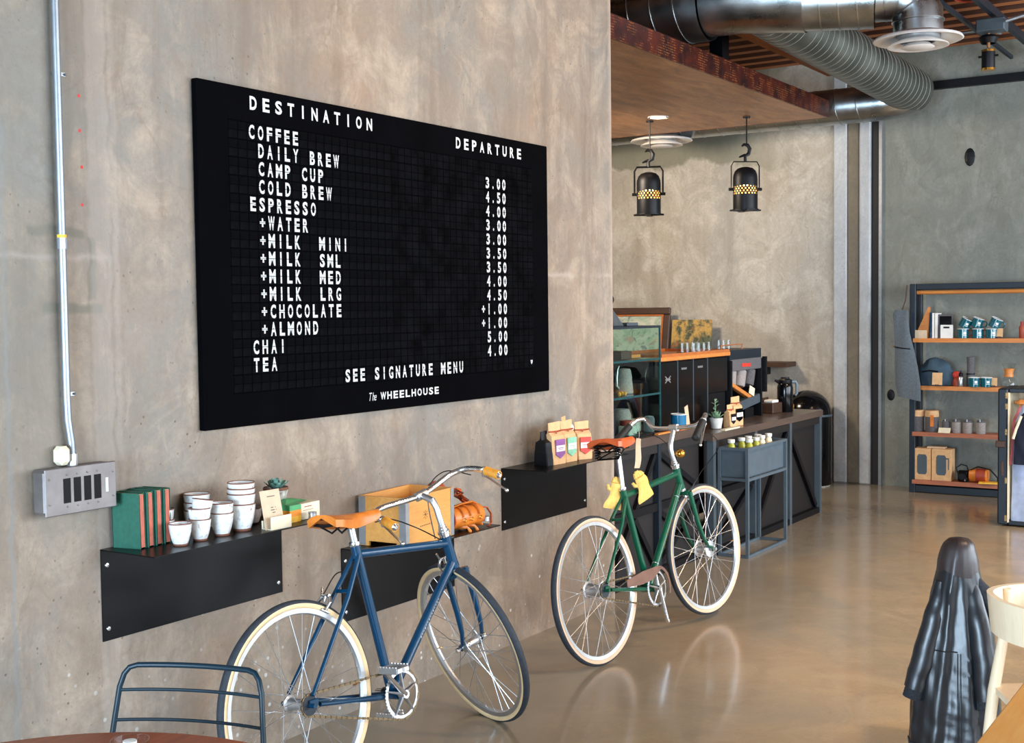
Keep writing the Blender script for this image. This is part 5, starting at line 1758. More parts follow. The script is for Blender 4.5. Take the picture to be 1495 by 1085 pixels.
tag(MB().lathe([(0.03, 0), (0.035, 0.006), (0.035, 0.08), (0.028, 0.095), (0.001, 0.1)], (6.945, 3.50, 0.883), 18).build('glass_jar', 'felt', None, True), 'dark grey jar in the right corner of the display case', 'jar')
tag(MB().cbox((6.66, 3.56, 1.367), (0.13, 0.12, 0.05), None, 0.004).build('wooden_box', 'walnut'), 'reddish brown box on the upper glass shelf', 'box')
tag(MB().cbox((6.85, 3.62, 1.353), (0.18, 0.14, 0.022), None, 0.004).build('wooden_board', 'oak'), 'flat light wooden board on the upper glass shelf', 'board')
fg = thing('dried_flowers', 'low bunch of dried ochre flowers on the middle glass shelf', 'flowers', (6.60, 3.50, 1.127))
for k in range(7):
    MB().ball((0.012 * k - 0.04, 0.008 * (k % 3), 0.012 + 0.004 * (k % 2)), 0.012, 8).build('flower_head', 'gold_leaf', fg, True)
tag(MB().lathe([(0.04, 0), (0.045, 0.008), (0.045, 0.03), (0.001, 0.034)], (6.675, 3.51, 0.9435), 16).build('cork_coaster', 'rust', None, True), 'reddish round tin on the pale green box', 'tin')
# black and blue object on top of the case, partly behind the wall end
hd = thing('glass_funnel', 'dark blue grey funnel shape on top of the display case', 'funnel', (6.58, 3.58, 1.541))
MB().lathe([(0.085, 0.0), (0.09, 0.006), (0.02, 0.11), (0.018, 0.13), (0.001, 0.13)], (0, 0, 0), 24).build('cone', 'grey_steel', hd, True)
MB().ball((0, 0, 0.16), 0.035, 14).build('knob', 'black_steel', hd, True)
tag(MB().cbox((6.76, 3.56, 1.551), (0.14, 0.10, 0.02), None, 0.003).build('folded_leaflets', 'grey_steel'), 'small slate blue folder lying on the display case', 'folder')

# espresso machine seen from the customer side
em = thing('espresso_machine', 'black panelled espresso machine with an oak trimmed cup tray', 'espresso machine', (7.31, 3.60, 0.8685))
ML, MD = 1.10, 0.50
MB().box(0.01, ML - 0.01, 0.02, MD - 0.01, 0.02, 0.43).build('body', 'black_steel', em)
px_ = [(0.0, 0.255), (0.262, 0.50), (0.507, 0.735), (0.742, 1.09)]
for k, (x0, x1) in enumerate(px_):
    MB().cbox(((x0 + x1) / 2, 0.008, 0.215 if k < 3 else 0.30), (x1 - x0, 0.016, 0.42 if k < 3 else 0.25), None, 0.004).build('front_panel', 'black_gloss', em)
for x_ in (0.258, 0.503, 0.738):
    MB().box(x_ - 0.004, x_ + 0.004, -0.003, 0.012, 0.01, 0.43).build('edge_strip', 'grey_steel', em)
MB().cbox((ML / 2, MD / 2 - 0.005, 0.445), (ML + 0.02, MD + 0.02, 0.028), None, 0.004).build('tray_frame', 'oak', em)
MB().box(0.0, ML, -0.012, 0.0, 0.459, 0.478).box(0.0, ML, MD - 0.005, MD + 0.007, 0.459, 0.478).box(0, 0.012, 0, MD, 0.459, 0.478).box(ML - 0.012, ML, 0, MD, 0.459, 0.478).build('tray_rail', 'sleeve', em)
for x_ in (0.08, 0.98):
    for y_ in (0.06, 0.4):
        MB().cyl((x_, y_, 0), (x_, y_, 0.021), 0.022, 12).build('foot', 'black_steel', em)
for x_ in (0.36, 0.62):
    o = MB()
    for k in range(5):
        o.box(x_ + k * 0.016 - 0.04, x_ + k * 0.016 - 0.028, -0.0018, 0.0, 0.365, 0.376 if k % 2 else 0.379)
    o.build('badge', 'steel', em, False, None, 'stuff')
o = MB()
for a_ in (R(28), R(-28)):
    o.cbox((0.11, -0.001, 0.31), (0.09, 0.002, 0.008), (0, a_, 0))
o.cbox((0.11, -0.0012, 0.31), (0.07, 0.0025, 0.012))
o.build('crossed_emblem', 'steel', em)

# taller open machine at the end of the counter
gm = thing('brewing_machine', 'dark open sided brewing machine with a red label and two filter heads', 'coffee machine', (8.44, 3.60, 0.8185))
MB().box(0, 0.60, 0, 0.36, 0.44, 0.515).build('top_housing', 'navy_steel', gm)
MB().cbox((0.30, -0.004, 0.405), (0.58, 0.012, 0.085), None, 0.004).build('label_panel', 'felt_d', gm)
MB().cbox((0.28, -0.012, 0.40), (0.17, 0.003, 0.026), (0, 0.03, 0), 0).build('red_label', 'red', gm)
for x_ in (0.0, 0.575):
    MB().box(x_, x_ + 0.025, -0.01, 0.35, 0.0 if x_ else 0.02, 0.44).build('side_frame', 'black_steel', gm)
MB().box(0.62, 0.65, -0.03, 0.0, 0.18, 0.45).build('side_lever', 'black_steel', gm)
MB().box(0.02, 0.57, 0.33, 0.35, 0.02, 0.44).build('back_plate', 'grey_steel', gm)
for k, (x_, tl) in enumerate(((0.10, 0.12), (0.27, 0.3), (0.44, 0.35))):
    T = Matrix.Translation((x_, 0.05, 0.24)) @ Matrix.Rotation(tl, 4, 'Y')
    MB(T).lathe([(0.045, 0), (0.05, 0.01), (0.05, 0.12), (0.03, 0.135), (0.001, 0.135)], (0, 0, 0), 20).build('filter_head', 'felt_l' if k < 2 else 'felt_d', gm, True)
MB().cbox((0.24, 0.02, 0.205), (0.46, 0.04, 0.03), (0, R(18), 0), 0.004).build('wood_rail', 'oak', gm)
MB().cbox((0.40, -0.006, 0.20), (0.10, 0.004, 0.06), (0, R(18), 0)).build('price_card', 'cream', gm)
MB().cbox((0.30, 0.05, 0.11), (0.52, 0.12, 0.07), (0, R(-6), 0), 0.006).build('drip_tray', 'grey_steel', gm)
MB().box(0.33, 0.50, 0.02, 0.30, 0.0, 0.07).build('foot_block', 'black_steel', gm)
MB().tube([(0.03, 0.08, 0.50), (0.03, 0.08, 0.55), (0.42, 0.08, 0.55), (0.42, 0.08, 0.50)], 0.004, 6).build('top_rail', 'sleeve', gm)

# glasses on top of the machines
def tumbler(label, loc, s=1.0):
    t = thing('glass_tumbler', label, 'glass', loc, 0, 'glass tumblers upside down on the espresso machine')
    MB(Matrix.Scale(s, 4)).lathe([(0.036, 0.0), (0.028, 0.082), (0.001, 0.084), (0.001, 0.078), (0.025, 0.076), (0.033, 0.0)], (0, 0, 0), 16, None, False).build('body', 'glass', t, True)
    MB(Matrix.Scale(s, 4)).lathe([(0.0365, 0.0), (0.0375, 0.003), (0.035, 0.006)], (0, 0, 0), 16, None, False).build('rim', 'chrome', t, True)
    return t
g0 = tumbler('leftmost front glass tumbler upside down on the oak cup tray', (8.06, 3.72, 1.3285), 0.85)
ORD = ['leftmost', 'second from the left', 'third from the left', 'rightmost']
for k in range(1, 8):
    dup(g0, (8.06 + (k % 4) * 0.085, 3.72 + (k // 4) * 0.09, 1.3285), None, 'clear tumbler, %s in the %s row on the oak cup tray' % (ORD[k % 4], 'front' if k < 4 else 'rear'))
for k in range(3):
    dup(g0, (8.56 + k * 0.09, 3.75, 1.334), None, '%s of the three clear tumblers on top of the brewing machine' % ('leftmost', 'middle one', 'rightmost')[k], 'glass tumblers on the brewing machine')

enamel_mug('enamel_mug', 'bright blue enamel mug with white rim on the counter', (7.37, 3.50, 0.8685), 'blue_mug', 1.2, (0, 0, 0), None, False)
tag(MB().lathe([(0.05, 0), (0.075, 0.004), (0.08, 0.014), (0.076, 0.015), (0.04, 0.006), (0.001, 0.006)], (7.20, 3.48, 0.8685), 22).build('wooden_saucer', 'rust', None, True), 'small reddish brown dish on the counter left of the blue mug', 'dish')
mc = thing('menu_card', 'tall kraft card folded and leaning beside the blue mug', 'card', (7.455, 3.47, 0.8685), (0, R(-14), 0))
MB().box(-0.026, 0.026, 0, 0.002, 0.0, 0.145).build('card_sheet', 'kraft_card', mc)
MB(Matrix.Rotation(R(14), 4, 'Y')).box(-0.03, 0.05, -0.012, 0.016, 0.0, 0.018).build('card_foot', 'oak', mc)
tag(MB().box(6.9, 7.5, 3.412, 3.44, 0.8688, 0.879).build('wooden_strip', 'oak'), 'thin light wooden strip along the counter edge', 'strip')

pw = thing('potted_plant', 'small grey green plant in a white pot on the counter', 'plant', (7.90, 3.47, 0.8185))
MB().lathe([(0.028, 0), (0.034, 0.003), (0.046, 0.075), (0.043, 0.076), (0.04, 0.066), (0.001, 0.064)], (0, 0, 0), 22).build('pot', 'pot_w', pw, True)
MB().lathe([(0.04, 0.068), (0.001, 0.07)], (0, 0, 0), 14, None, False).build('soil', 'soil', pw)
succulent(pw, 0.07, 8, 0.06, 0.06, 'leaf', 4)
stm = MB().tube([(0, 0, 0.07), (-0.012, 0, 0.12), (-0.02, 0, 0.17), (-0.018, 0, 0.2)], 0.003, 6).build('stem', 'leaf', pw, True)
for k in range(9):
    an = k * 2.4
    z_ = 0.09 + k * 0.0125
    MB(Matrix.Translation((-0.012, 0, z_)) @ Matrix.Rotation(an, 4, 'Z') @ Matrix.Rotation(-0.5, 4, 'Y')).loft([[(0, -0.002, 0), (0, 0, 0.001), (0, 0.002, 0)], [(0.018, -0.011, 0.003), (0.018, 0, 0.005), (0.018, 0.011, 0.003)], [(0.034, -0.002, 0.0), (0.034, 0, 0.001), (0.034, 0.002, 0)]]).build('leaf', 'leaf', pw, True)

coffee_bag('coffee_bag', 'small kraft coffee bag with dark window beside the white pot', (8.06, 3.44, 0.8185), 0.075, 0.06, 0.155, R(-8), 'kraft', 'black_steel', 'coffee bags on the counter')
coffee_bag('coffee_bag', 'larger kraft coffee bag with white and black label on the counter', (8.20, 3.46, 0.8185), 0.115, 0.07, 0.20, R(-8), 'kraft', 'black_gloss', 'coffee bags on the counter')
tag(MB().box(7.80, 8.05, 3.36, 3.395, 0.8185, 0.828).build('price_strip', 'cream'), 'pale wooden strip lying at the counter edge by the bags', 'strip')
wbx = thing('wooden_box', 'square walnut box with a white lining beside the thermos', 'box', (9.30, 3.63, 0.8185), (0, 0, R(-6)))
MB().cbox((0, 0, 0.04), (0.16, 0.13, 0.08), None, 0.004).build('box_body', 'walnut', wbx)
MB().cbox((-0.02, -0.02, 0.092), (0.10, 0.08, 0.022), None, 0.006).build('napkin_stack', 'paper', wbx)
MB().box(-0.08, 0.08, 0.055, 0.065, 0.08, 0.115).build('raised_back', 'walnut', wbx)
th_ = thing('thermos_jug', 'black steel thermos jug with handle on the counter end', 'thermos', (9.44, 3.56, 0.8185), (0, 0, R(-45)))
MB().lathe([(0.058, 0), (0.062, 0.006), (0.062, 0.19), (0.056, 0.215), (0.052, 0.222), (0.001, 0.222)], (0, 0, 0), 28).build('body', 'black_gloss', th_, True)
MB().lathe([(0.053, 0.222), (0.055, 0.226), (0.055, 0.25), (0.035, 0.262), (0.033, 0.272), (0.001, 0.273)], (0, 0, 0), 24, None, False).build('lid', 'black_steel', th_, True)
MB().tube([(-0.04, 0, 0.232), (-0.072, 0, 0.243), (-0.085, 0, 0.25)], [0.018, 0.012, 0.008], 8).build('spout', 'black_steel', th_, True)
MB().tube([(0.052, 0, 0.235), (0.088, 0, 0.235), (0.10, 0, 0.215), (0.10, 0, 0.14), (0.085, 0, 0.125)], [0.009, 0.009, 0.009, 0.008, 0.007], 8, True, None, False, 1.4).build('handle', 'grey_steel', th_, True)

# black round topped bin against the back wall
bn = thing('round_top_bin', 'tall black round topped bin standing behind the counter end', 'bin', (11.12, 3.98, 0), (0, 0, 0))
pr_ = [(0.215, 0.012), (0.22, 0.02), (0.22, 0.66)] + [(0.22 * math.cos(a_), 0.66 + 0.215 * math.sin(a_)) for a_ in [k * PI / 2 / 7 for k in range(1, 8)]]
MB().lathe(pr_, (0, 0, 0), 36).build('body', 'black_gloss', bn, True)
MB().lathe([(0.224, 0.64), (0.227, 0.65), (0.224, 0.66)], (0, 0, 0), 36, None, False).build('lid_seam', 'grey_steel', bn, True)
MB().lathe([(0.19, 0.0), (0.205, 0.0), (0.205, 0.013)], (0, 0, 0), 30).build('base_ring', 'pot', bn, True)
MB().tube([(-0.215, 0.05, 0.70), (-0.24, 0.05, 0.72), (-0.225, 0.05, 0.76)], 0.008, 8).build('handle', 'brass', bn, True)

# drink trolley: slim steel stand with planter box
ps = thing('bottle_stand', 'slate grey steel stand holding a box of capped bottles', 'stand', (7.655, 3.145, 0))
SX, SY, SZt = 0.69, 0.195, 0.725
for (x_, y_) in ((0, 0), (SX, 0), (0, SY), (SX, SY)):
    MB().cbox((x_, y_, SZt / 2), (0.02, 0.02, SZt)).build('leg', 'stand_grey', ps)
for z_ in (0.01, 0.515, SZt - 0.008):
    MB().box(0.01, SX - 0.01, -0.009, 0.009, z_ - 0.009, z_ + 0.009).build('rail', 'stand_grey', ps)
    MB().box(0.01, SX - 0.01, SY - 0.009, SY + 0.009, z_ - 0.009, z_ + 0.009).build('rail', 'stand_grey', ps)
    for x_ in (0, SX):
        MB().box(x_ - 0.009, x_ + 0.009, 0.01, SY - 0.01, z_ - 0.009, z_ + 0.009).build('rail', 'stand_grey', ps)
bxp = MB()
bxp.box(0.012, SX - 0.012, 0.011, 0.015, 0.528, SZt - 0.02).box(0.012, SX - 0.012, SY - 0.015, SY - 0.011, 0.528, SZt - 0.02)
bxp.box(0.012, 0.016, 0.015, SY - 0.015, 0.528, SZt - 0.02).box(SX - 0.016, SX - 0.012, 0.015, SY - 0.015, 0.528, SZt - 0.02).box(0.012, SX - 0.012, 0.011, SY - 0.011, 0.526, 0.53)
bxp.build('planter_box', 'stand_grey', ps)
def bottle(label, loc, m_, rot=(0, 0, 0)):
    t = thing('juice_bottle', label, 'bottle', loc, rot, 'white capped bottles in the steel stand')
    MB().lathe([(0.026, 0), (0.029, 0.004), (0.029, 0.175), (0.022, 0.205), (0.018, 0.213), (0.018, 0.227)], (0, 0, 0), 16).build('body', m_, t, True)
    MB().lathe([(0.023, 0.219), (0.024, 0.222), (0.024, 0.241), (0.001, 0.243)], (0, 0, 0), 16).build('cap', 'white_cap', t, True)
    return t
bl = [('leftmost bottle, tilted, in the steel stand', (7.73, 3.285, 0.5305), 'olive_oil', (0.0, -0.04, 0)),
      ('green juice bottle at the front left corner of the stand box', (7.80, 3.19, 0.5305), 'olive_oil', (0, 0, 0)),
      ('green juice bottle standing behind the front left one', (7.86, 3.27, 0.5305), 'olive_oil', (0, 0, 0)),
      ('green juice bottle in the middle of the stand box front', (7.93, 3.195, 0.5305), 'olive_oil', (0, 0, 0)),
      ('small bottle behind the middle green juice bottle', (7.98, 3.27, 0.5305), 'olive_oil', (0, 0, 0)),
      ('pale milky bottle third from the right in the stand', (8.06, 3.21, 0.5305), 'cream', (0.0, 0.04, 0)),
      ('pale milky bottle second from the right in the stand', (8.12, 3.27, 0.5305), 'cream', (0.05, 0.0, 0)),
      ('rightmost bottle, leaning, in the steel stand', (8.20, 3.22, 0.5305), 'cream', (0, 0.08, 0))]
for l_, p_, m_, r_ in bl:
    bottle(l_, p_, m_, r_)

# paintings on the wall shelf at the back
ws = thing('wall_shelf', 'dark wooden shelf on the kitchen back wall', 'shelf', (11.28, 4.20, 1.08))
MB().box(-0.12, 0.138, 0, 2.6, 0.0, 0.045).build('board', 'walnut', ws)
for y_ in (0.25, 1.3, 2.4):
    MB().box(0.02, 0.138, y_, y_ + 0.03, -0.08, -0.001).build('bracket', 'black_steel', ws)
pf = thing('framed_painting', 'pale abstract painting in a brown wooden frame leaning on the wall', 'painting', (11.17, 5.42, 1.126), (0, R(9), 0))
FW, FH = 0.95, 0.53
for (y0, y1, z0, z1) in ((0, FW, 0, 0.07), (0, FW, FH - 0.07, FH), (0, 0.07, 0.07, FH - 0.07), (FW - 0.07, FW, 0.07, FH - 0.07)):
    MB().cbox((0, (y0 + y1) / 2, (z0 + z1) / 2), (0.035, y1 - y0, z1 - z0), None, 0.008).build('frame_rail', 'walnut', pf)
for (y0, y1, z0, z1) in ((0.07, FW - 0.07, 0.07, 0.085), (0.07, FW - 0.07, FH - 0.085, FH - 0.07), (0.07, 0.09, 0.085, FH - 0.085), (FW - 0.09, FW - 0.07, 0.085, FH - 0.085)):
    MB().box(-0.012, 0.0, y0, y1, z0, z1).build('inner_slip', 'sleeve', pf)
MB().box(-0.002, 0.004, 0.09, FW - 0.09, 0.085, FH - 0.085).build('canvas', 'map_art', pf)
pa = thing('tree_painting', 'unframed painting of golden autumn trees leaning on the wall', 'painting', (11.20, 4.985, 1.126), (0, R(7), 0))
MB().box(0, 0.02, 0, 0.42, 0, 0.405).build('canvas', 'aspen_art', pa)

# ================================================================== DISPLAY RACK (back right)
rk = thing('display_rack', 'dark steel display rack with orange wooden shelves', 'rack', (11.10, 3.05, 0))
RW, RD, RH = 1.75, 0.25, 1.83
for y_ in (0, -RW):
    for x_ in (0.025, RD - 0.025):
        MB().cbox((x_, y_ - 0.028 if y_ == 0 else y_ + 0.028, RH / 2), (0.05, 0.05, RH), None, 0.003).build('post', 'navy_steel', rk)
for z_, hh in ((RH - 0.026, 0.05), (0.035, 0.06)):
    for x_ in (0.02, RD - 0.02):
        MB().cbox((x_, -RW / 2, z_), (0.036, RW - 0.112, hh), None, 0.003).build('rail', 'navy_steel', rk)
for z_ in (RH - 0.026, 0.035):
    for y_ in (-0.028, -RW + 0.028):
        MB().cbox((RD / 2, y_, z_), (RD - 0.1, 0.04, 0.045), None, 0.003).build('rail', 'navy_steel', rk)
MB().cyl((0.06, -0.03, 1.755), (0.06, -RW + 0.03, 1.755), 0.018, 14).build('hanging_rod', 'oak', rk)
for z_, m_ in ((1.34, 'oak'), (0.925, 'oak'), (0.52, 'red_wood'), (0.098, 'red_wood')):
    MB().box(-0.006, RD - 0.055, -RW + 0.06, -0.034 if z_ > 1 else -0.03, z_ - 0.020, z_ + 0.016).build('shelf_board', m_, rk)
T1, T2, T3, T4 = 1.3565, 0.9415, 0.5365, 0.1145
rx = 11.16
tri = thing('wooden_triangle', 'triangular wooden stand on the top rack shelf', 'wooden stand', (rx, 0, T1))
MB().prism([(3.02, 0.0), (2.90, 0.0), (2.885, 0.27), (2.90, 0.275)], -0.01, 0.01, Matrix(((0, 1, 0, 0), (1, 0, 0, 0), (0, 0, 1, 0), (0, 0, 0, 1)))).build('panel', 'oak', tri)
MB().box(-0.06, -0.045, 2.90, 3.0, 0.0, 0.07).build('front_lip', 'kraft_card', tri)
for k, (lab, y_, w_k, h_, m_, name) in enumerate((('thin dark blue book beside the wooden triangle', 2.872, 0.014, 0.222, 'blue_paint', 'book'), ('white book second from the wooden triangle', 2.852, 0.018, 0.218, 'paper', 'book'), ('white magazine third from the wooden triangle', 2.826, 0.022, 0.216, 'paper', 'book'))):
    bkx = thing('book', lab, 'book', (rx - 0.03, y_, T1), (0, 0, 0), 'books on the top rack shelf')
    MB().box(0, 0.13, -w_k / 2, w_k / 2, 0, h_).build('cover', m_, bkx)
    MB().box(0.004, 0.132, -w_k / 2 + 0.002, w_k / 2 - 0.002, h_ - 0.001, h_ + 0.0005).build('page_block', 'book_page', bkx)
ph = thing('photo_book', 'black and white photo book with a white card in front', 'book', (rx - 0.02, 2.69, T1))
MB().box(0.0, 0.02, 0, 0.12, 0, 0.205).build('cover', 'felt_d', ph)
MB().box(-0.002, 0.0, 0.01, 0.11, 0.11, 0.19).build('cover_photo', 'black_gloss', ph)
MB().box(-0.03, -0.026, -0.01, 0.095, 0, 0.115).build('front_card', 'paper', ph)
MB().box(-0.032, -0.0302, 0.02, 0.07, 0.085, 0.10).build('printed_mark', 'black_steel', ph)

def rmug(lab, y_, z_, rot=(0, 0, 0), m_='teal', g='teal enamel mugs on the rack', x_=0, ha=R(-75), hm='rust'):
    return enamel_mug('enamel_mug', lab, (rx - 0.03 + x_, y_, z_), m_, 1.12, rot, g, True, hm, ha, 0.95)
rmug('upright teal mug nearest the photo book', 2.60, T1)
rmug('upright teal mug in the middle of the lower mug row', 2.478, T1)
rmug('upright teal mug half behind the price tag', 2.365, T1)
rmug('tilted teal mug lying on the left pair of mugs', 2.60, T1 + 0.093, (R(28), 0, 0), 'teal', 'teal enamel mugs on the rack', 0, R(-80), 'teal')
rmug('tilted teal mug lying on the middle mug', 2.495, T1 + 0.093, (R(18), 0, 0), 'teal', 'teal enamel mugs on the rack', 0, R(-80), 'teal')
rmug('tilted teal mug lying above the price tag', 2.355, T1 + 0.093, (R(25), 0, 0), 'teal', 'teal enamel mugs on the rack', 0, R(-80), 'teal')
def tagcard(lab, y_, z_, w_t, h_t, x_=-0.055):
    t = thing('price_card', lab, 'card', (rx + x_, y_, z_))
    MB(Matrix.Rotation(R(8), 4, 'Y')).box(0, 0.002, -w_t / 2, w_t / 2, 0.012, h_t).build('card_sheet', 'kraft', t)
    MB().box(-0.012, 0.02, -0.015, 0.015, 0, 0.016).build('card_foot', 'walnut', t)
    return t
tagcard('small kraft price card in front of the right teal mug', 2.30, T1, 0.055, 0.085)
rbt = thing('red_bottle', 'small red bottle on the top rack shelf', 'bottle', (rx, 2.13, T1))
MB().lathe([(0.022, 0), (0.024, 0.005), (0.024, 0.09), (0.012, 0.115), (0.012, 0.13)], (0, 0, 0), 16).build('body', 'rust', rbt, True)
MB().lathe([(0.014, 0.12), (0.014, 0.14), (0.001, 0.142)], (0, 0, 0), 12).build('cap', 'rust', rbt, True)
ljr = thing('clip_jar', 'clear clip top jar beside the red bottle', 'jar', (rx, 2.045, T1))
MB().lathe([(0.04, 0), (0.046, 0.01), (0.046, 0.10), (0.036, 0.125)], (0, 0, 0), 18).build('body', 'glass', ljr, True)
MB().lathe([(0.038, 0.125), (0.04, 0.13), (0.038, 0.145), (0.001, 0.15)], (0, 0, 0), 18).build('lid', 'steel', ljr, True)
MB().box(-0.052, -0.048, -0.02, 0.02, 0.02, 0.06).build('label_badge', 'cream', ljr)

# second shelf
def lump(mb, c, r, sq, seed, amp=0.12, fr_=3.0, seg=28, flat=True):
    vs, fs = [], []
    m_ = seg // 2
    for i in range(m_ + 1):
        th = PI * i / m_
        for k in range(seg):
            an = 2 * PI * k / seg
            d_ = Vector((math.sin(th) * math.cos(an), math.sin(th) * math.sin(an), math.cos(th)))
            n_ = noise.noise(d_ * fr_ + Vector((seed, 0, 0)))
            n2 = abs(noise.noise(d_ * fr_ * 2.2 + Vector((seed, 5, 0))))
            q = d_ * (r * (1 + amp * n_ - amp * 0.6 * n2))
            z = q.z * sq[2]
            if flat and z < -r * sq[2] * 0.35:
                z = -r * sq[2] * 0.35
            vs.append((c[0] + q.x * sq[0], c[1] + q.y * sq[1], c[2] + z))
    for i in range(m_):
        for k in range(seg):
            fs.append((i * seg + k, i * seg + (k + 1) % seg, (i + 1) * seg + (k + 1) % seg, (i + 1) * seg + k))
    return mb.add(vs, fs)
cbg = thing('canvas_bag', 'slate blue soft canvas bag on the second rack shelf', 'bag', (rx, 2.84, T2))
lump(MB(), (0.02, 0, 0.063), 0.18, (0.5, 0.9, 0.98), 3, 0.16, 2.4, 36).build('bag_body', 'bag_blue', cbg, True)
MB().tube([(-0.06, 0.10, 0.12), (-0.07, 0.03, 0.135), (-0.06, -0.04, 0.125)], 0.007, 6).build('carry_strap', 'black_steel', cbg, True)
tagcard('kraft price card in front of the blue canvas bag', 2.80, T2, 0.085, 0.118, -0.10)
prs = thing('red_purse', 'red leather pouch beside the blue canvas bag', 'pouch', (rx, 2.655, T2))
lump(MB(), (0, 0, 0.022), 0.045, (0.8, 0.9, 1.4), 8, 0.1, 2.0, 20).build('pouch_body', 'rust', prs, True)
lump(MB(), (0.01, 0.01, 0.095), 0.034, (0.9, 1.0, 1.0), 9, 0.1, 2.0, 18, False).build('pouch_flap', 'red', prs, True)
wb = thing('steel_bottle', 'small steel bottle with black cap on the second rack shelf', 'bottle', (rx - 0.04, 2.615, T2))
MB().lathe([(0.02, 0), (0.022, 0.004), (0.022, 0.075), (0.012, 0.088)], (0, 0, 0), 16).build('body', 'steel', wb, True)
MB().lathe([(0.017, 0.085), (0.019, 0.11), (0.009, 0.118), (0.008, 0.135), (0.001, 0.136)], (0, 0, 0), 14).build('cap', 'black_steel', wb, True)
gr_ = thing('hand_grinder', 'tall dark cylinder coffee grinder on the second rack shelf', 'grinder', (rx + 0.03, 2.55, T2))
MB().lathe([(0.033, 0), (0.035, 0.005), (0.035, 0.11), (0.031, 0.12), (0.031, 0.235), (0.034, 0.24), (0.034, 0.252), (0.001, 0.254)], (0, 0, 0), 22).build('body', 'felt_d', gr_, True)
MB().lathe([(0.0355, 0.10), (0.0365, 0.106), (0.0355, 0.112)], (0, 0, 0), 22, None, False).build('grip_band', 'black_steel', gr_, True)
rmug('wide teal mug on the second rack shelf', 2.50, T2, (0, 0, 0), 'teal', 'teal mugs on the second shelf', -0.03)
rmug('teal mug behind the slanted kraft card on the second shelf', 2.405, T2, (0, 0, 0), 'teal', 'teal mugs on the second shelf', -0.01)
tagcard('slanted kraft card right of the teal mugs', 2.345, T2, 0.06, 0.08)
cx_ = thing('pour_over_maker', 'hourglass glass coffee maker with a wooden collar', 'coffee maker', (rx + 0.02, 2.235, T2))
MB().lathe([(0.055, 0), (0.068, 0.012), (0.066, 0.05), (0.03, 0.10), (0.026, 0.12), (0.034, 0.145), (0.062, 0.20), (0.06, 0.201), (0.031, 0.145), (0.023, 0.12), (0.028, 0.1), (0.06, 0.05)], (0, 0, 0), 24).build('body', 'glass', cx_, True)
MB().lathe([(0.036, 0.085), (0.04, 0.088), (0.034, 0.12), (0.042, 0.155), (0.038, 0.158), (0.03, 0.12)], (0, 0, 0), 22, None, False).build('collar', 'oak', cx_, True)
MB().lathe([(0.001, 0.115), (0.037, 0.12), (0.001, 0.125)], (0, 0, 0), 12).build('tie_bead', 'tan_leather', cx_, True)

# third shelf: felt sleeves and tumblers
def sleeve(lab, y_, r_, h_, m_, name='felt_jar', top=None, grp=None, cat='jar'):
    t = thing(name, lab, cat, (rx - 0.005, y_, T3), 0, grp)
    MB().lathe([(r_ * 0.96, 0), (r_, 0.004), (r_, h_ * 0.8), (r_ * 0.94, h_ * 0.84), (r_ * 0.90, h_ * 0.84)], (0, 0, 0), 22).build('felt_sleeve', m_, t, True)
    if top == 'leather':
        MB().lathe([(r_ * 1.02, h_ * 0.72), (r_ * 1.05, h_ * 0.78), (r_ * 0.98, h_), (r_ * 0.85, h_ * 1.02), (0.001, h_ * 1.0)], (0, 0, 0), 22, None, False).build('leather_cap', 'tan_tape' if False else 'kraft', t, True)
    else:
        MB().lathe([(r_ * 0.8, h_ * 0.80), (r_ * 0.8, h_ * 0.97), (r_ * 0.7, h_), (0.001, h_)], (0, 0, 0), 18).build('lid', 'felt_d', t, True)
        MB().box(-r_ * 0.85, -r_ * 0.75, -0.004, 0.004, h_ * 0.9, h_ * 1.08).build('pull_tab', 'steel', t)
    return t
sleeve('charcoal felt canister with leather cap at the rack post', 2.985, 0.052, 0.185, 'felt_d', 'felt_canister', 'leather', None, 'canister')
s2 = sleeve('charcoal felt canister with leather cap and hanging leather tab', 2.865, 0.056, 0.185, 'felt_d', 'felt_canister', 'leather', None, 'canister')
MB().box(-0.062, -0.058, -0.03, 0.0, 0.05, 0.15).build('leather_tab', 'tan_leather', s2)
sleeve('dark grey felt covered jar above the cream card', 2.745, 0.036, 0.108, 'felt_d', 'felt_jar', None, 'felt jars on the third shelf')
sleeve('light grey felt jar next to the cream card', 2.655, 0.040, 0.112, 'felt_l', 'felt_jar', None, 'felt jars on the third shelf')
sleeve('light grey felt jar with small dark marks, second from the right', 2.562, 0.040, 0.112, 'felt_l', 'felt_jar', None, 'felt jars on the third shelf')
sleeve('rightmost light grey felt jar on the third shelf', 2.455, 0.038, 0.115, 'felt_l', 'felt_jar', None, 'felt jars on the third shelf')
t = thing('price_card', 'cream card lying against the dark felt jar', 'card', (rx - 0.075, 2.745, T3))
MB(Matrix.Rotation(R(30), 4, 'Y')).box(0, 0.002, -0.05, 0.05, 0.0, 0.05).build('card_sheet', 'cream', t)

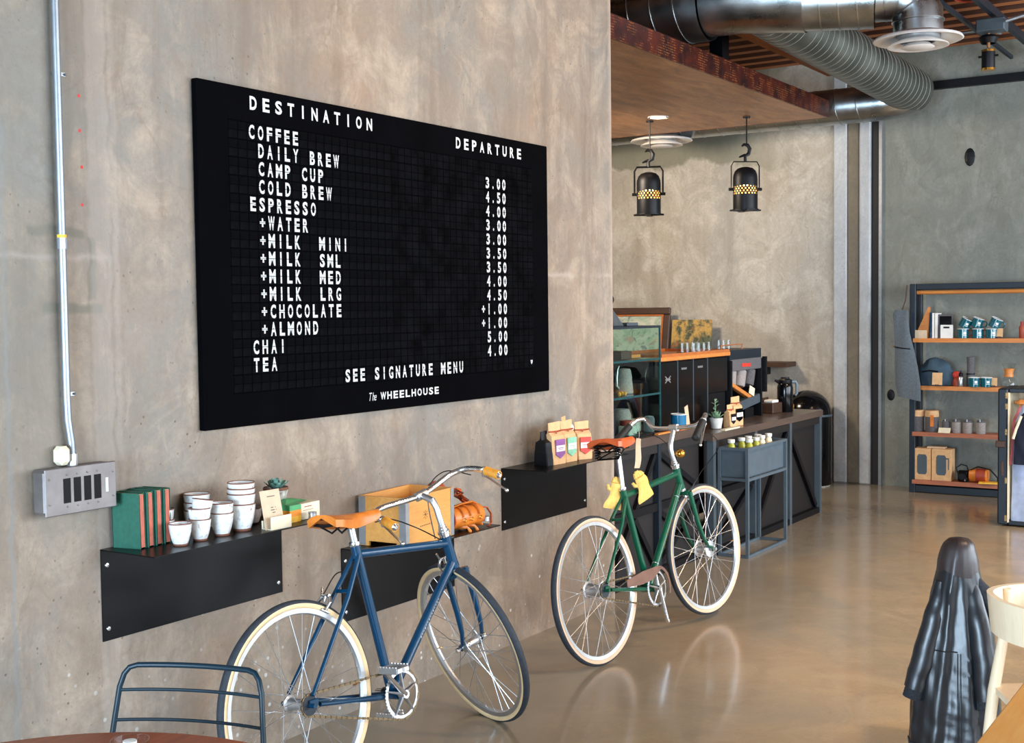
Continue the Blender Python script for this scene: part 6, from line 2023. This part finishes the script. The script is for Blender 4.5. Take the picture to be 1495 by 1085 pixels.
# bottom shelf: two gift boxes, backpack, camera, yellow leaflet
def gift(lab, y0, y1, handle=False):
    t = thing('mug_gift_box', lab, 'box', (rx - 0.055, y0, T4), 0, 'kraft gift boxes on the bottom shelf')
    w_t = y1 - y0
    MB().cbox((0.07, w_t / 2, 0.138), (0.14, w_t, 0.276), None, 0.003).build('carton', 'kraft', t)
    c_ = w_t / 2
    c0, c1 = c_ - 0.042, c_ + 0.042
    MB(Matrix(((0, 1, 0, 0), (1, 0, 0, 0), (0, 0, 1, 0), (0, 0, 0, 1)))).prism([(c0 + 0.012, 0.05), (c1 - 0.012, 0.05), (c1, 0.07), (c1, 0.205), (c1 - 0.012, 0.225), (c0 + 0.012, 0.225), (c0, 0.205), (c0, 0.07)], -0.0015, 0.001).build('printed_panel', 'grey_steel', t)
    if handle:
        MB().box(-0.0018, -0.0003, c0 - 0.024, c0 + 0.002, 0.19, 0.202).box(-0.0018, -0.0003, c0 - 0.024, c0 - 0.016, 0.10, 0.19).build('printed_handle', 'grey_steel', t)
    return t
gift('kraft gift box with dark panel at the rack post', 2.862, 3.01)
gift('kraft gift box printed with a dark mug shape', 2.69, 2.855, True)
tag(MB().cbox((rx + 0.03, 2.83, T4 + 0.276 + 0.008), (0.10, 0.15, 0.014), None, 0.003).build('folded_carton', 'kraft_card'), 'flat folded carton lying on the kraft gift boxes', 'carton')
cm_ = thing('strap_camera', 'small black camera like object with straps on the bottom shelf', 'camera', (rx - 0.01, 2.595, T4))
MB().cbox((0, 0, 0.05), (0.06, 0.09, 0.10), None, 0.012).build('body', 'black_gloss', cm_)
MB(Matrix.Rotation(R(-90), 4, 'Y')).lathe([(0.03, 0.03), (0.032, 0.045), (0.026, 0.06), (0.001, 0.06)], (0.05, 0, 0), 18).build('lens', 'black_steel', cm_, True)
MB().tube([(0, 0.045, 0.07), (-0.01, 0.06, 0.12), (0, 0.02, 0.15), (-0.01, -0.03, 0.14), (0, -0.045, 0.08)], 0.006, 6).build('neck_strap', 'black_steel', cm_, True)
MB().tube([(-0.035, -0.02, 0.01), (-0.04, -0.02, 0.05)], 0.004, 6).build('buckle', 'steel', cm_, True)
lcb = thing('leather_cylinder_bag', 'brown leather cylinder bag lying on the bottom shelf', 'bag', (rx + 0.01, 2.47, T4))
MB(Matrix.Translation((0, 0, 0.06)) @ Matrix.Rotation(R(90), 4, 'X')).lathe([(0.001, -0.075), (0.055, -0.075), (0.058, -0.07), (0.058, 0.07), (0.055, 0.075), (0.001, 0.075)], (0, 0, 0), 24).build('barrel', 'tan_leather', lcb, True)
MB(Matrix.Translation((0, 0, 0.06)) @ Matrix.Rotation(R(90), 4, 'X')).lathe([(0.0595, -0.02), (0.0605, 0.0), (0.0595, 0.06)], (0, 0, 0), 24, None, False).build('dark_band', 'rust', lcb, True)
MB().tube([(-0.03, 0.08, 0.10), (-0.04, 0.0, 0.14), (-0.04, -0.10, 0.12), (-0.03, -0.16, 0.05), (-0.03, -0.16, 0.02)], 0.007, 6).build('shoulder_strap', 'black_steel', lcb, True)
tag(MB().cbox((rx - 0.045, 2.38, T4 + 0.008), (0.09, 0.16, 0.014), (0, 0, R(10)), 0.002).build('leaflet', 'yellow'), 'yellow leaflet lying on the bottom rack shelf', 'leaflet')

# grey felt apron hanging on the rack side
ap = thing('felt_apron', 'long grey felt bag hanging from the left end of the rack', 'bag', (11.03, 3.075, 0.83))
rings = []
prof_ = [(0.0, 0.10, -0.045), (0.12, 0.105, -0.035), (0.28, 0.10, -0.02), (0.42, 0.088, -0.005), (0.50, 0.075, 0.006), (0.58, 0.066, 0.018), (0.66, 0.062, 0.026), (0.74, 0.066, 0.03), (0.775, 0.055, 0.025)]
for z_, hw, cy in prof_:
    ring = []
    for k in range(16):
        an = 2 * PI * k / 16
        ring.append((0.02 * math.sin(an) + 0.006 * math.sin(an * 3 + z_ * 9), cy + hw * math.cos(an) * (1 + 0.05 * math.sin(z_ * 11)), z_ + (0.02 * math.cos(an) if z_ == 0 else 0)))
    rings.append(ring)
MB().loft(rings).build('bag_body', 'felt', ap, True)
MB().tube([(-0.022, 0.075, 0.452), (-0.026, 0.0, 0.44), (-0.022, -0.06, 0.435)], 0.005, 6).build('zip', 'black_steel', ap)
MB().ball((-0.024, 0.08, 0.455), 0.008, 8).build('zip_pull', 'brass', ap)
MB().tube([(0.0, 0.02, 0.76), (0.03, -0.005, 0.86), (0.05, -0.012, 0.99)], 0.006, 6).build('hanging_strap', 'walnut', ap)

# ================================================================== WARDROBE TRUNK
tk = thing('wardrobe_trunk', 'dark standing wardrobe trunk with brass fittings and cream lining', 'trunk', (9.75, 1.98, 0.012))
TH = 1.012
MB().cbox((0.16, 0.0, TH / 2), (0.42, 0.07, TH), None, 0.01).build('side_shell', 'navy_steel', tk)
MB().cbox((0.355, -0.48, TH / 2), (0.03, 0.88, TH), None, 0.005).build('back_shell', 'navy_steel', tk)
MB().cbox((0.15, -0.48, TH - 0.015), (0.38, 0.88, 0.03), None, 0.005).build('top_shell', 'navy_steel', tk)
MB().cbox((0.15, -0.48, 0.015), (0.38, 0.88, 0.03), None, 0.005).build('bottom_shell', 'navy_steel', tk)
MB().cbox((0.16, -0.96, TH / 2), (0.42, 0.07, TH), None, 0.01).build('side_shell', 'navy_steel', tk)
MB().box(-0.052, -0.042, -0.047, -0.036, 0.02, TH - 0.03).build('lining_edge', 'cream', tk)
MB().box(-0.04, 0.33, -0.042, -0.0365, 0.035, TH - 0.035).build('lining', 'cream', tk)
MB().box(0.334, 0.339, -0.9, -0.04, 0.035, TH - 0.035).build('lining', 'kraft_card', tk)
for z_ in (0.05, 0.33, 0.69, 0.88, 0.96):
    MB().cbox((-0.052, -0.024, z_), (0.006, 0.016, 0.045), None, 0.002).build('brass_plate', 'old_brass', tk)
    MB().ball((-0.056, -0.02, z_), 0.006, 8).build('brass_catch', 'old_brass', tk)
MB().cbox((-0.06, 0.012, 0.60), (0.02, 0.07, 0.05), None, 0.006).build('lock', 'walnut', tk)
MB().cbox((-0.053, 0.0, 0.42), (0.006, 0.02, 0.11), None, 0.002).build('leather_handle', 'walnut', tk)
MB().cyl((0.12, -0.05, 0.90), (0.12, -0.9, 0.90), 0.014, 12).build('clothes_rail', 'oak', tk)
MB().cbox((0.0, -0.2, 0.905), (0.05, 0.22, 0.05), None, 0.02).build('hanger_bar', 'oak', tk)
def garment(lab, y_, x_, m_, top, bot, w_t, trim=None):
    t = thing('hanging_garment', lab, 'clothing', (tk.location.x + x_, tk.location.y + y_, 0.05))
    rings = []
    for i in range(12):
        u = i / 11
        z = top + (bot - top) * u
        hw = w_t * (0.35 + 0.65 * min(1, u * 3.2) ** 0.7)
        ring = []
        for k in range(20):
            an = 2 * PI * k / 20
            ring.append((0.028 * math.sin(an) * (1 + 0.3 * math.sin(an * 5 + i)), hw * math.cos(an) * (1 + 0.03 * math.sin(u * 8)), z))
        rings.append(ring)
    MB().loft(rings).build('cloth_body', m_, t, True)
    if trim:
        MB().tube([(-0.03, w_t * 0.45, top - 0.02), (-0.034, w_t * 0.8, top - 0.12), (-0.034, w_t * 1.0, (top + bot) / 2)], 0.01, 6, True, None, False, 0.5).build('edge_trim', trim, t, True)
    return t
garment('pale blue long garment hanging in the trunk', -0.17, 0.0, 'cloth_blue', 0.86, -0.04, 0.115, 'cloth_red')
garment('navy short garment hanging in front inside the trunk', -0.185, -0.08, 'cloth_navy', 0.80, 0.42, 0.10, 'cream')
garment('second pale blue garment deeper inside the trunk', -0.42, 0.02, 'cloth_blue', 0.84, 0.05, 0.12)
bp = thing('black_shoulder_bag', 'black soft bag with a loop handle on top of the trunk', 'bag', (9.85, 1.72, 1.025))
lump(MB(), (0, 0, 0.03), 0.09, (0.9, 1.5, 0.9), 12, 0.12, 2.2, 24).build('bag_body', 'black_steel', bp, True)
MB().tube([(0, 0.06, 0.06), (0, 0.05, 0.13), (0, 0.0, 0.16), (0, -0.05, 0.12)], 0.006, 6).build('handle', 'chrome', bp, True)

# ================================================================== WIRE CHAIR (front left)
wc = thing('wire_chair', 'petrol blue wire back chair at the round table, front left', 'chair', (2.055, 2.262, 0), (0, 0, math.atan2(-0.36, -0.93)))
# local x = towards the table, local y = chair width
def back_pt(y_, z_):   # curved back surface
    return (0.0 + (0.80 - z_) * 0.16 - 0.03 * (1 - (y_ / 0.2) ** 2) * 1.0, y_, z_)
hw = 0.178
pts = []
for z_ in (0.45, 0.55, 0.66, 0.75):
    pts.append(back_pt(-hw - (0.8 - z_) * 0.10, z_))
pts += [back_pt(-hw + 0.004, 0.78), back_pt(-hw + 0.016, 0.795), back_pt(-hw + 0.035, 0.80)]
for k in range(1, 8):
    pts.append(back_pt(-hw + 0.035 + (2 * hw - 0.07) * k / 8, 0.80))
pts += [back_pt(hw - 0.035, 0.80), back_pt(hw - 0.016, 0.795), back_pt(hw - 0.004, 0.78)]
for z_ in (0.75, 0.66, 0.55, 0.45):
    pts.append(back_pt(hw + (0.8 - z_) * 0.10, z_))
MB().tube(pts, 0.0068, 10).build('back_frame', 'teal_chair', wc, True)
for z_ in (0.742, 0.672, 0.60, 0.53):
    wz = hw + (0.8 - z_) * 0.10
    MB().tube([back_pt(-wz + 2 * wz * k / 10, z_) for k in range(11)], 0.0042, 8).build('back_wire', 'teal_chair', wc, True)
seat_pts = [(0.06, -0.2, 0.45), (0.06, 0.2, 0.45), (0.44, 0.21, 0.455), (0.44, -0.21, 0.455)]
MB().tube(seat_pts, 0.0068, 10, False, None, True).build('seat_frame', 'teal_chair', wc, True)
for k in range(9):
    y_ = -0.17 + k * 0.0425
    MB().tube([(0.06, y_, 0.45), (0.25, y_, 0.445), (0.44, y_, 0.455)], 0.0035, 6).build('seat_wire', 'teal_chair', wc, True)
for (x_, y_, fx, fy) in ((0.06, -0.2, -0.01, -0.22), (0.06, 0.2, -0.01, 0.22), (0.44, -0.21, 0.47, -0.23), (0.44, 0.21, 0.47, 0.23)):
    MB().tube([(x_, y_, 0.45), (fx, fy, 0.002)], 0.0075, 10).build('leg', 'teal_chair', wc, True)

# round table front left
rt = thing('round_table', 'reddish brown round wooden table at the lower left corner', 'table', (1.30, 1.85, 0))
MB().lathe([(0.001, 0.722), (0.555, 0.722), (0.572, 0.73), (0.572, 0.744), (0.56, 0.75), (0.001, 0.75)], (0, 0, 0), 72, None, False).build('table_top', 'table_dark', rt, True)
MB().cyl((0, 0, 0.03), (0, 0, 0.721), 0.035, 20).build('column', 'black_steel', rt, True)
MB().lathe([(0.001, 0.03), (0.05, 0.03), (0.24, 0.012), (0.25, 0.0), (0.001, 0.0)], (0, 0, 0), 32, None, False).build('base', 'black_steel', rt, True)
gv = thing('candle_glass', 'small clear glass with a pale candle on the round table', 'glass', (1.688, 2.04, 0.7505))
MB().lathe([(0.03, 0.0), (0.038, 0.004), (0.04, 0.028), (0.037, 0.028), (0.034, 0.006), (0.001, 0.005)], (0, 0, 0), 24).build('body', 'glass', gv, True)
MB().lathe([(0.001, 0.006), (0.014, 0.006), (0.014, 0.026), (0.001, 0.027)], (0, 0, 0), 18).build('candle', 'paper', gv, True)

# ================================================================== TABLE AND CHAIRS (front right)
tt_ = thing('dining_table', 'honey coloured wooden table at the lower right corner', 'table', (2.1, 0.585, 0))
MB().cbox((1.2, -0.42, 0.735), (2.4, 0.84, 0.034), None, 0.004).build('table_top', 'table', tt_)
for x_ in (0.15, 2.3):
    for y_ in (-0.1, -0.74):
        MB().cbox((x_, y_, 0.3575), (0.05, 0.05, 0.715), None, 0.004).build('leg', 'table', tt_)

def wood_chair(label, loc, rz, narrow=False):
    t = thing('wooden_chair', label, 'chair', loc, (0, 0, rz))
    # x forward, back at x=0
    sw_ = 0.205 if not narrow else 0.085
    MB().prism([(0.0, 0.435), (0.38, 0.44), (0.40, 0.45), (0.38, 0.46), (0.0, 0.455)], -sw_, sw_).build('seat', 'pine', t)
    rings = []
    for k in range(17):
        an = R(-78 + 156 * k / 16)
        x_ = (0.17 - 0.215 * math.cos(an)) if not narrow else (0.03 - 0.03 * math.cos(an))
        y_ = (0.215 if not narrow else 0.038) * math.sin(an)
        nx, ny = -math.cos(an), math.sin(an)
        hgt = 0.058 if not narrow else 0.03
        zc = 0.725 - 0.01 * abs(math.sin(an))
        tk_ = 0.0095
        rings.append([(x_ + nx * tk_ - 0.012, y_ + ny * tk_, zc + hgt), (x_ + nx * tk_ , y_ + ny * tk_, zc - hgt), (x_ - nx * tk_, y_ - ny * tk_, zc - hgt), (x_ - nx * tk_ - 0.012, y_ - ny * tk_, zc + hgt)])
    MB().loft(rings).build('backrest', 'pine', t, True)
    for s_ in (-1, 1):
        MB().tube([(0.03, s_ * (0.15 if not narrow else 0.025), 0.77), (0.025, s_ * (0.165 if not narrow else 0.04), 0.62), (0.0, s_ * (0.18 if not narrow else 0.06), 0.44), (-0.045, s_ * (0.195 if not narrow else 0.10), 0.0)], [0.012, 0.016, 0.018, 0.013], 10).build('leg', 'pine', t, True)
        MB().tube([(0.36, s_ * (0.175 if not narrow else 0.07), 0.44), (0.40, s_ * (0.195 if not narrow else 0.09), 0.0)], [0.018, 0.013], 10).build('leg', 'pine', t, True)
    return t
wood_chair('pale bentwood chair at the far corner of the honey coloured table', (3.90, 0.765, 0), R(-62))
wood_chair('narrow bentwood chair hidden under the black leather jacket', (4.425, 1.052, 0), R(14), True)

# leather jacket draped over the second chair
jk = thing('leather_jacket', 'black leather jacket hung over a chair back', 'jacket', (4.406, 1.052, 0), (0, 0, R(14)))
# local -x faces the camera side, +y is to the left seen from there
def lerp_tab(tab, z):
    for i in range(len(tab) - 1):
        if tab[i][0] >= z >= tab[i + 1][0]:
            u = (tab[i][0] - z) / (tab[i][0] - tab[i + 1][0])
            return [tab[i][m] + (tab[i + 1][m] - tab[i][m]) * u for m in range(1, len(tab[i]))]
    return list(tab[-1][1:])
# z: half width left, half width right, half depth, centre y
JT = [(0.850, 0.008, 0.008, 0.008, -0.012), (0.846, 0.030, 0.030, 0.028, -0.012), (0.832, 0.046, 0.046, 0.044, -0.012), (0.80, 0.058, 0.056, 0.056, -0.01), (0.74, 0.064, 0.074, 0.064, -0.005),
      (0.66, 0.078, 0.100, 0.074, 0.0), (0.56, 0.098, 0.122, 0.086, 0.0), (0.46, 0.118, 0.136, 0.098, 0.0), (0.36, 0.138, 0.146, 0.106, 0.0), (0.27, 0.146, 0.152, 0.110, 0.0), (0.14, 0.150, 0.156, 0.112, 0.0)]
NJ = 96
# ridges: (angle, amplitude, width, start z, slant)
RID = [(R(172), 0.030, 0.16, 0.80, 0.9), (R(196), 0.022, 0.10, 0.72, -0.3), (R(215), 0.030, 0.14, 0.70, -0.8), (R(150), 0.024, 0.15, 0.74, 0.7), (R(128), 0.022, 0.14, 0.66, 0.5), (R(240), 0.020, 0.12, 0.60, -0.4),
       (R(20), 0.02, 0.2, 0.7, 0), (R(60), 0.02, 0.2, 0.7, 0), (R(320), 0.02, 0.2, 0.7, 0)]
def jacket_ring(z, grow=0.0):
    wl, wr, dp, cy = lerp_tab(JT, z)
    ring = []
    for k in range(NJ):
        an = 2 * PI * k / NJ
        cs, sn = math.cos(an), math.sin(an)
        wd = wl if sn > 0 else wr
        q = 1.0
        for (ra, am, wi, zs, sl) in RID:
            if z < zs:
                d_ = (an - (ra - sl * (zs - z) * 0.6) + PI) % (2 * PI) - PI
                gr = min(1.0, (zs - z) / 0.12)
                q += am * 3.4 * gr * math.exp(-(d_ / wi) ** 2) - am * 1.7 * gr * math.exp(-((d_ - wi * 1.6) / (wi * 0.8)) ** 2)
        q += 0.035 * noise.noise(Vector((cs * 2.4, sn * 2.4, z * 9))) + 0.018 * noise.noise(Vector((cs * 6, sn * 6, z * 24)))
        if 0.14 < z < 0.42:
            q += 0.010 * math.sin(z * 170 + 6 * noise.noise(Vector((cs, sn, z * 3)))) * max(0, -cs) * (1 if sn < 0.2 else 0.2)
        ring.append((dp * cs * q + grow * cs, cy + wd * sn * q + grow * sn, z))
    return ring
zs_ = [0.850, 0.846, 0.840, 0.832, 0.82]
z = 0.80
while z > 0.14:
    zs_.append(z)
    z -= 0.0125
zs_.append(0.14)
MB().loft([jacket_ring(z) for z in zs_]).build('body', 'leather_blk', jk, True)
# dark brown yoke over the shoulders
yk_ = [jacket_ring(z, 0.0035) for z in (0.850, 0.846, 0.838, 0.828, 0.81, 0.79, 0.77)]
low = jacket_ring(0.745, 0.0035)
low = [(p[0], p[1], p[2] - 0.03 * abs(math.sin(k * 2 * PI / NJ * 1.0 + 0.6))) for k, p in enumerate(low)]
yk_.append(low)
MB().loft(yk_, None, False).build('yoke', 'brown_leather', jk, True)
def sleeve_tube(P, Rr, nm, cuff):
    pts, rr_ = [], []
    n = len(P)
    for i in range((n - 1) * 8 + 1):
        j, u = divmod(i, 8)
        u /= 8
        if j >= n - 1:
            j, u = n - 2, 1.0
        a_, b_ = Vector(P[j]), Vector(P[j + 1])
        w = i / ((n - 1) * 8)
        pts.append(tuple(a_.lerp(b_, u) + Vector((0.0012 * math.sin(w * 31), 0.0012 * math.sin(w * 23 + 1), 0))))
        rr_.append((Rr[j] + (Rr[j + 1] - Rr[j]) * u) * (1 + 0.014 * math.sin(w * 46 + math.sin(w * 9))))
    o = MB().tube(pts, rr_, 20, True, None, False, 0.8).build(nm, 'leather_blk', jk, True)
    e0, e1 = Vector(pts[-2]), Vector(pts[-1])
    d_ = (e1 - e0).normalized()
    cp_, cr2 = [], []
    for i in range(9):
        cp_.append(tuple(e1 + d_ * (0.005 * i - 0.004)))
        cr2.append(Rr[-1] * (0.86 + 0.03 * (i % 2)))
    MB().tube(cp_, cr2, 20, True, None, False, 0.8).build('knit_cuff', 'knit', o, True)
sleeve_tube([(-0.035, 0.040, 0.70), (-0.056, 0.066, 0.58), (-0.070, 0.100, 0.44), (-0.074, 0.130, 0.335)], [0.022, 0.036, 0.040, 0.036], 'sleeve', True)
sleeve_tube([(-0.020, -0.040, 0.72), (-0.066, -0.074, 0.58), (-0.090, -0.094, 0.45), (-0.094, -0.100, 0.32)], [0.028, 0.036, 0.038, 0.036], 'sleeve', True)
# knit collar folded down on the right
MB().tube([(-0.02, -0.060, 0.72), (-0.012, -0.088, 0.67), (-0.006, -0.108, 0.60), (-0.01, -0.112, 0.55)], [0.014, 0.030, 0.030, 0.018], 14).build('knit_collar', 'knit', jk, True)
# raised seams following the surface
def seam_line(an0, an1, z0, z1, nm, off=0.002):
    P = []
    for i in range(30):
        u = i / 29
        z = z0 + (z1 - z0) * u
        k = int(((an0 + (an1 - an0) * u) % (2 * PI)) / (2 * PI) * NJ) % NJ
        P.append(jacket_ring(z, off)[k])
    MB().tube(P, 0.0022, 5).build(nm, 'leather_blk', jk, True)
seam_line(R(186), R(186), 0.47, 0.15, 'back_seam')
seam_line(R(191), R(191), 0.47, 0.15, 'back_seam')
seam_line(R(110), R(186), 0.475, 0.475, 'waist_seam')
MB().loft([jacket_ring(0.142, 0.002), jacket_ring(0.14, 0.004), [(p[0] * 0.97, p[1] * 0.97, 0.11) for p in jacket_ring(0.14, 0.004)], [(p[0] * 0.94, p[1] * 0.94, 0.08) for p in jacket_ring(0.14, 0.004)]]).build('knit_hem', 'knit', jk, True)
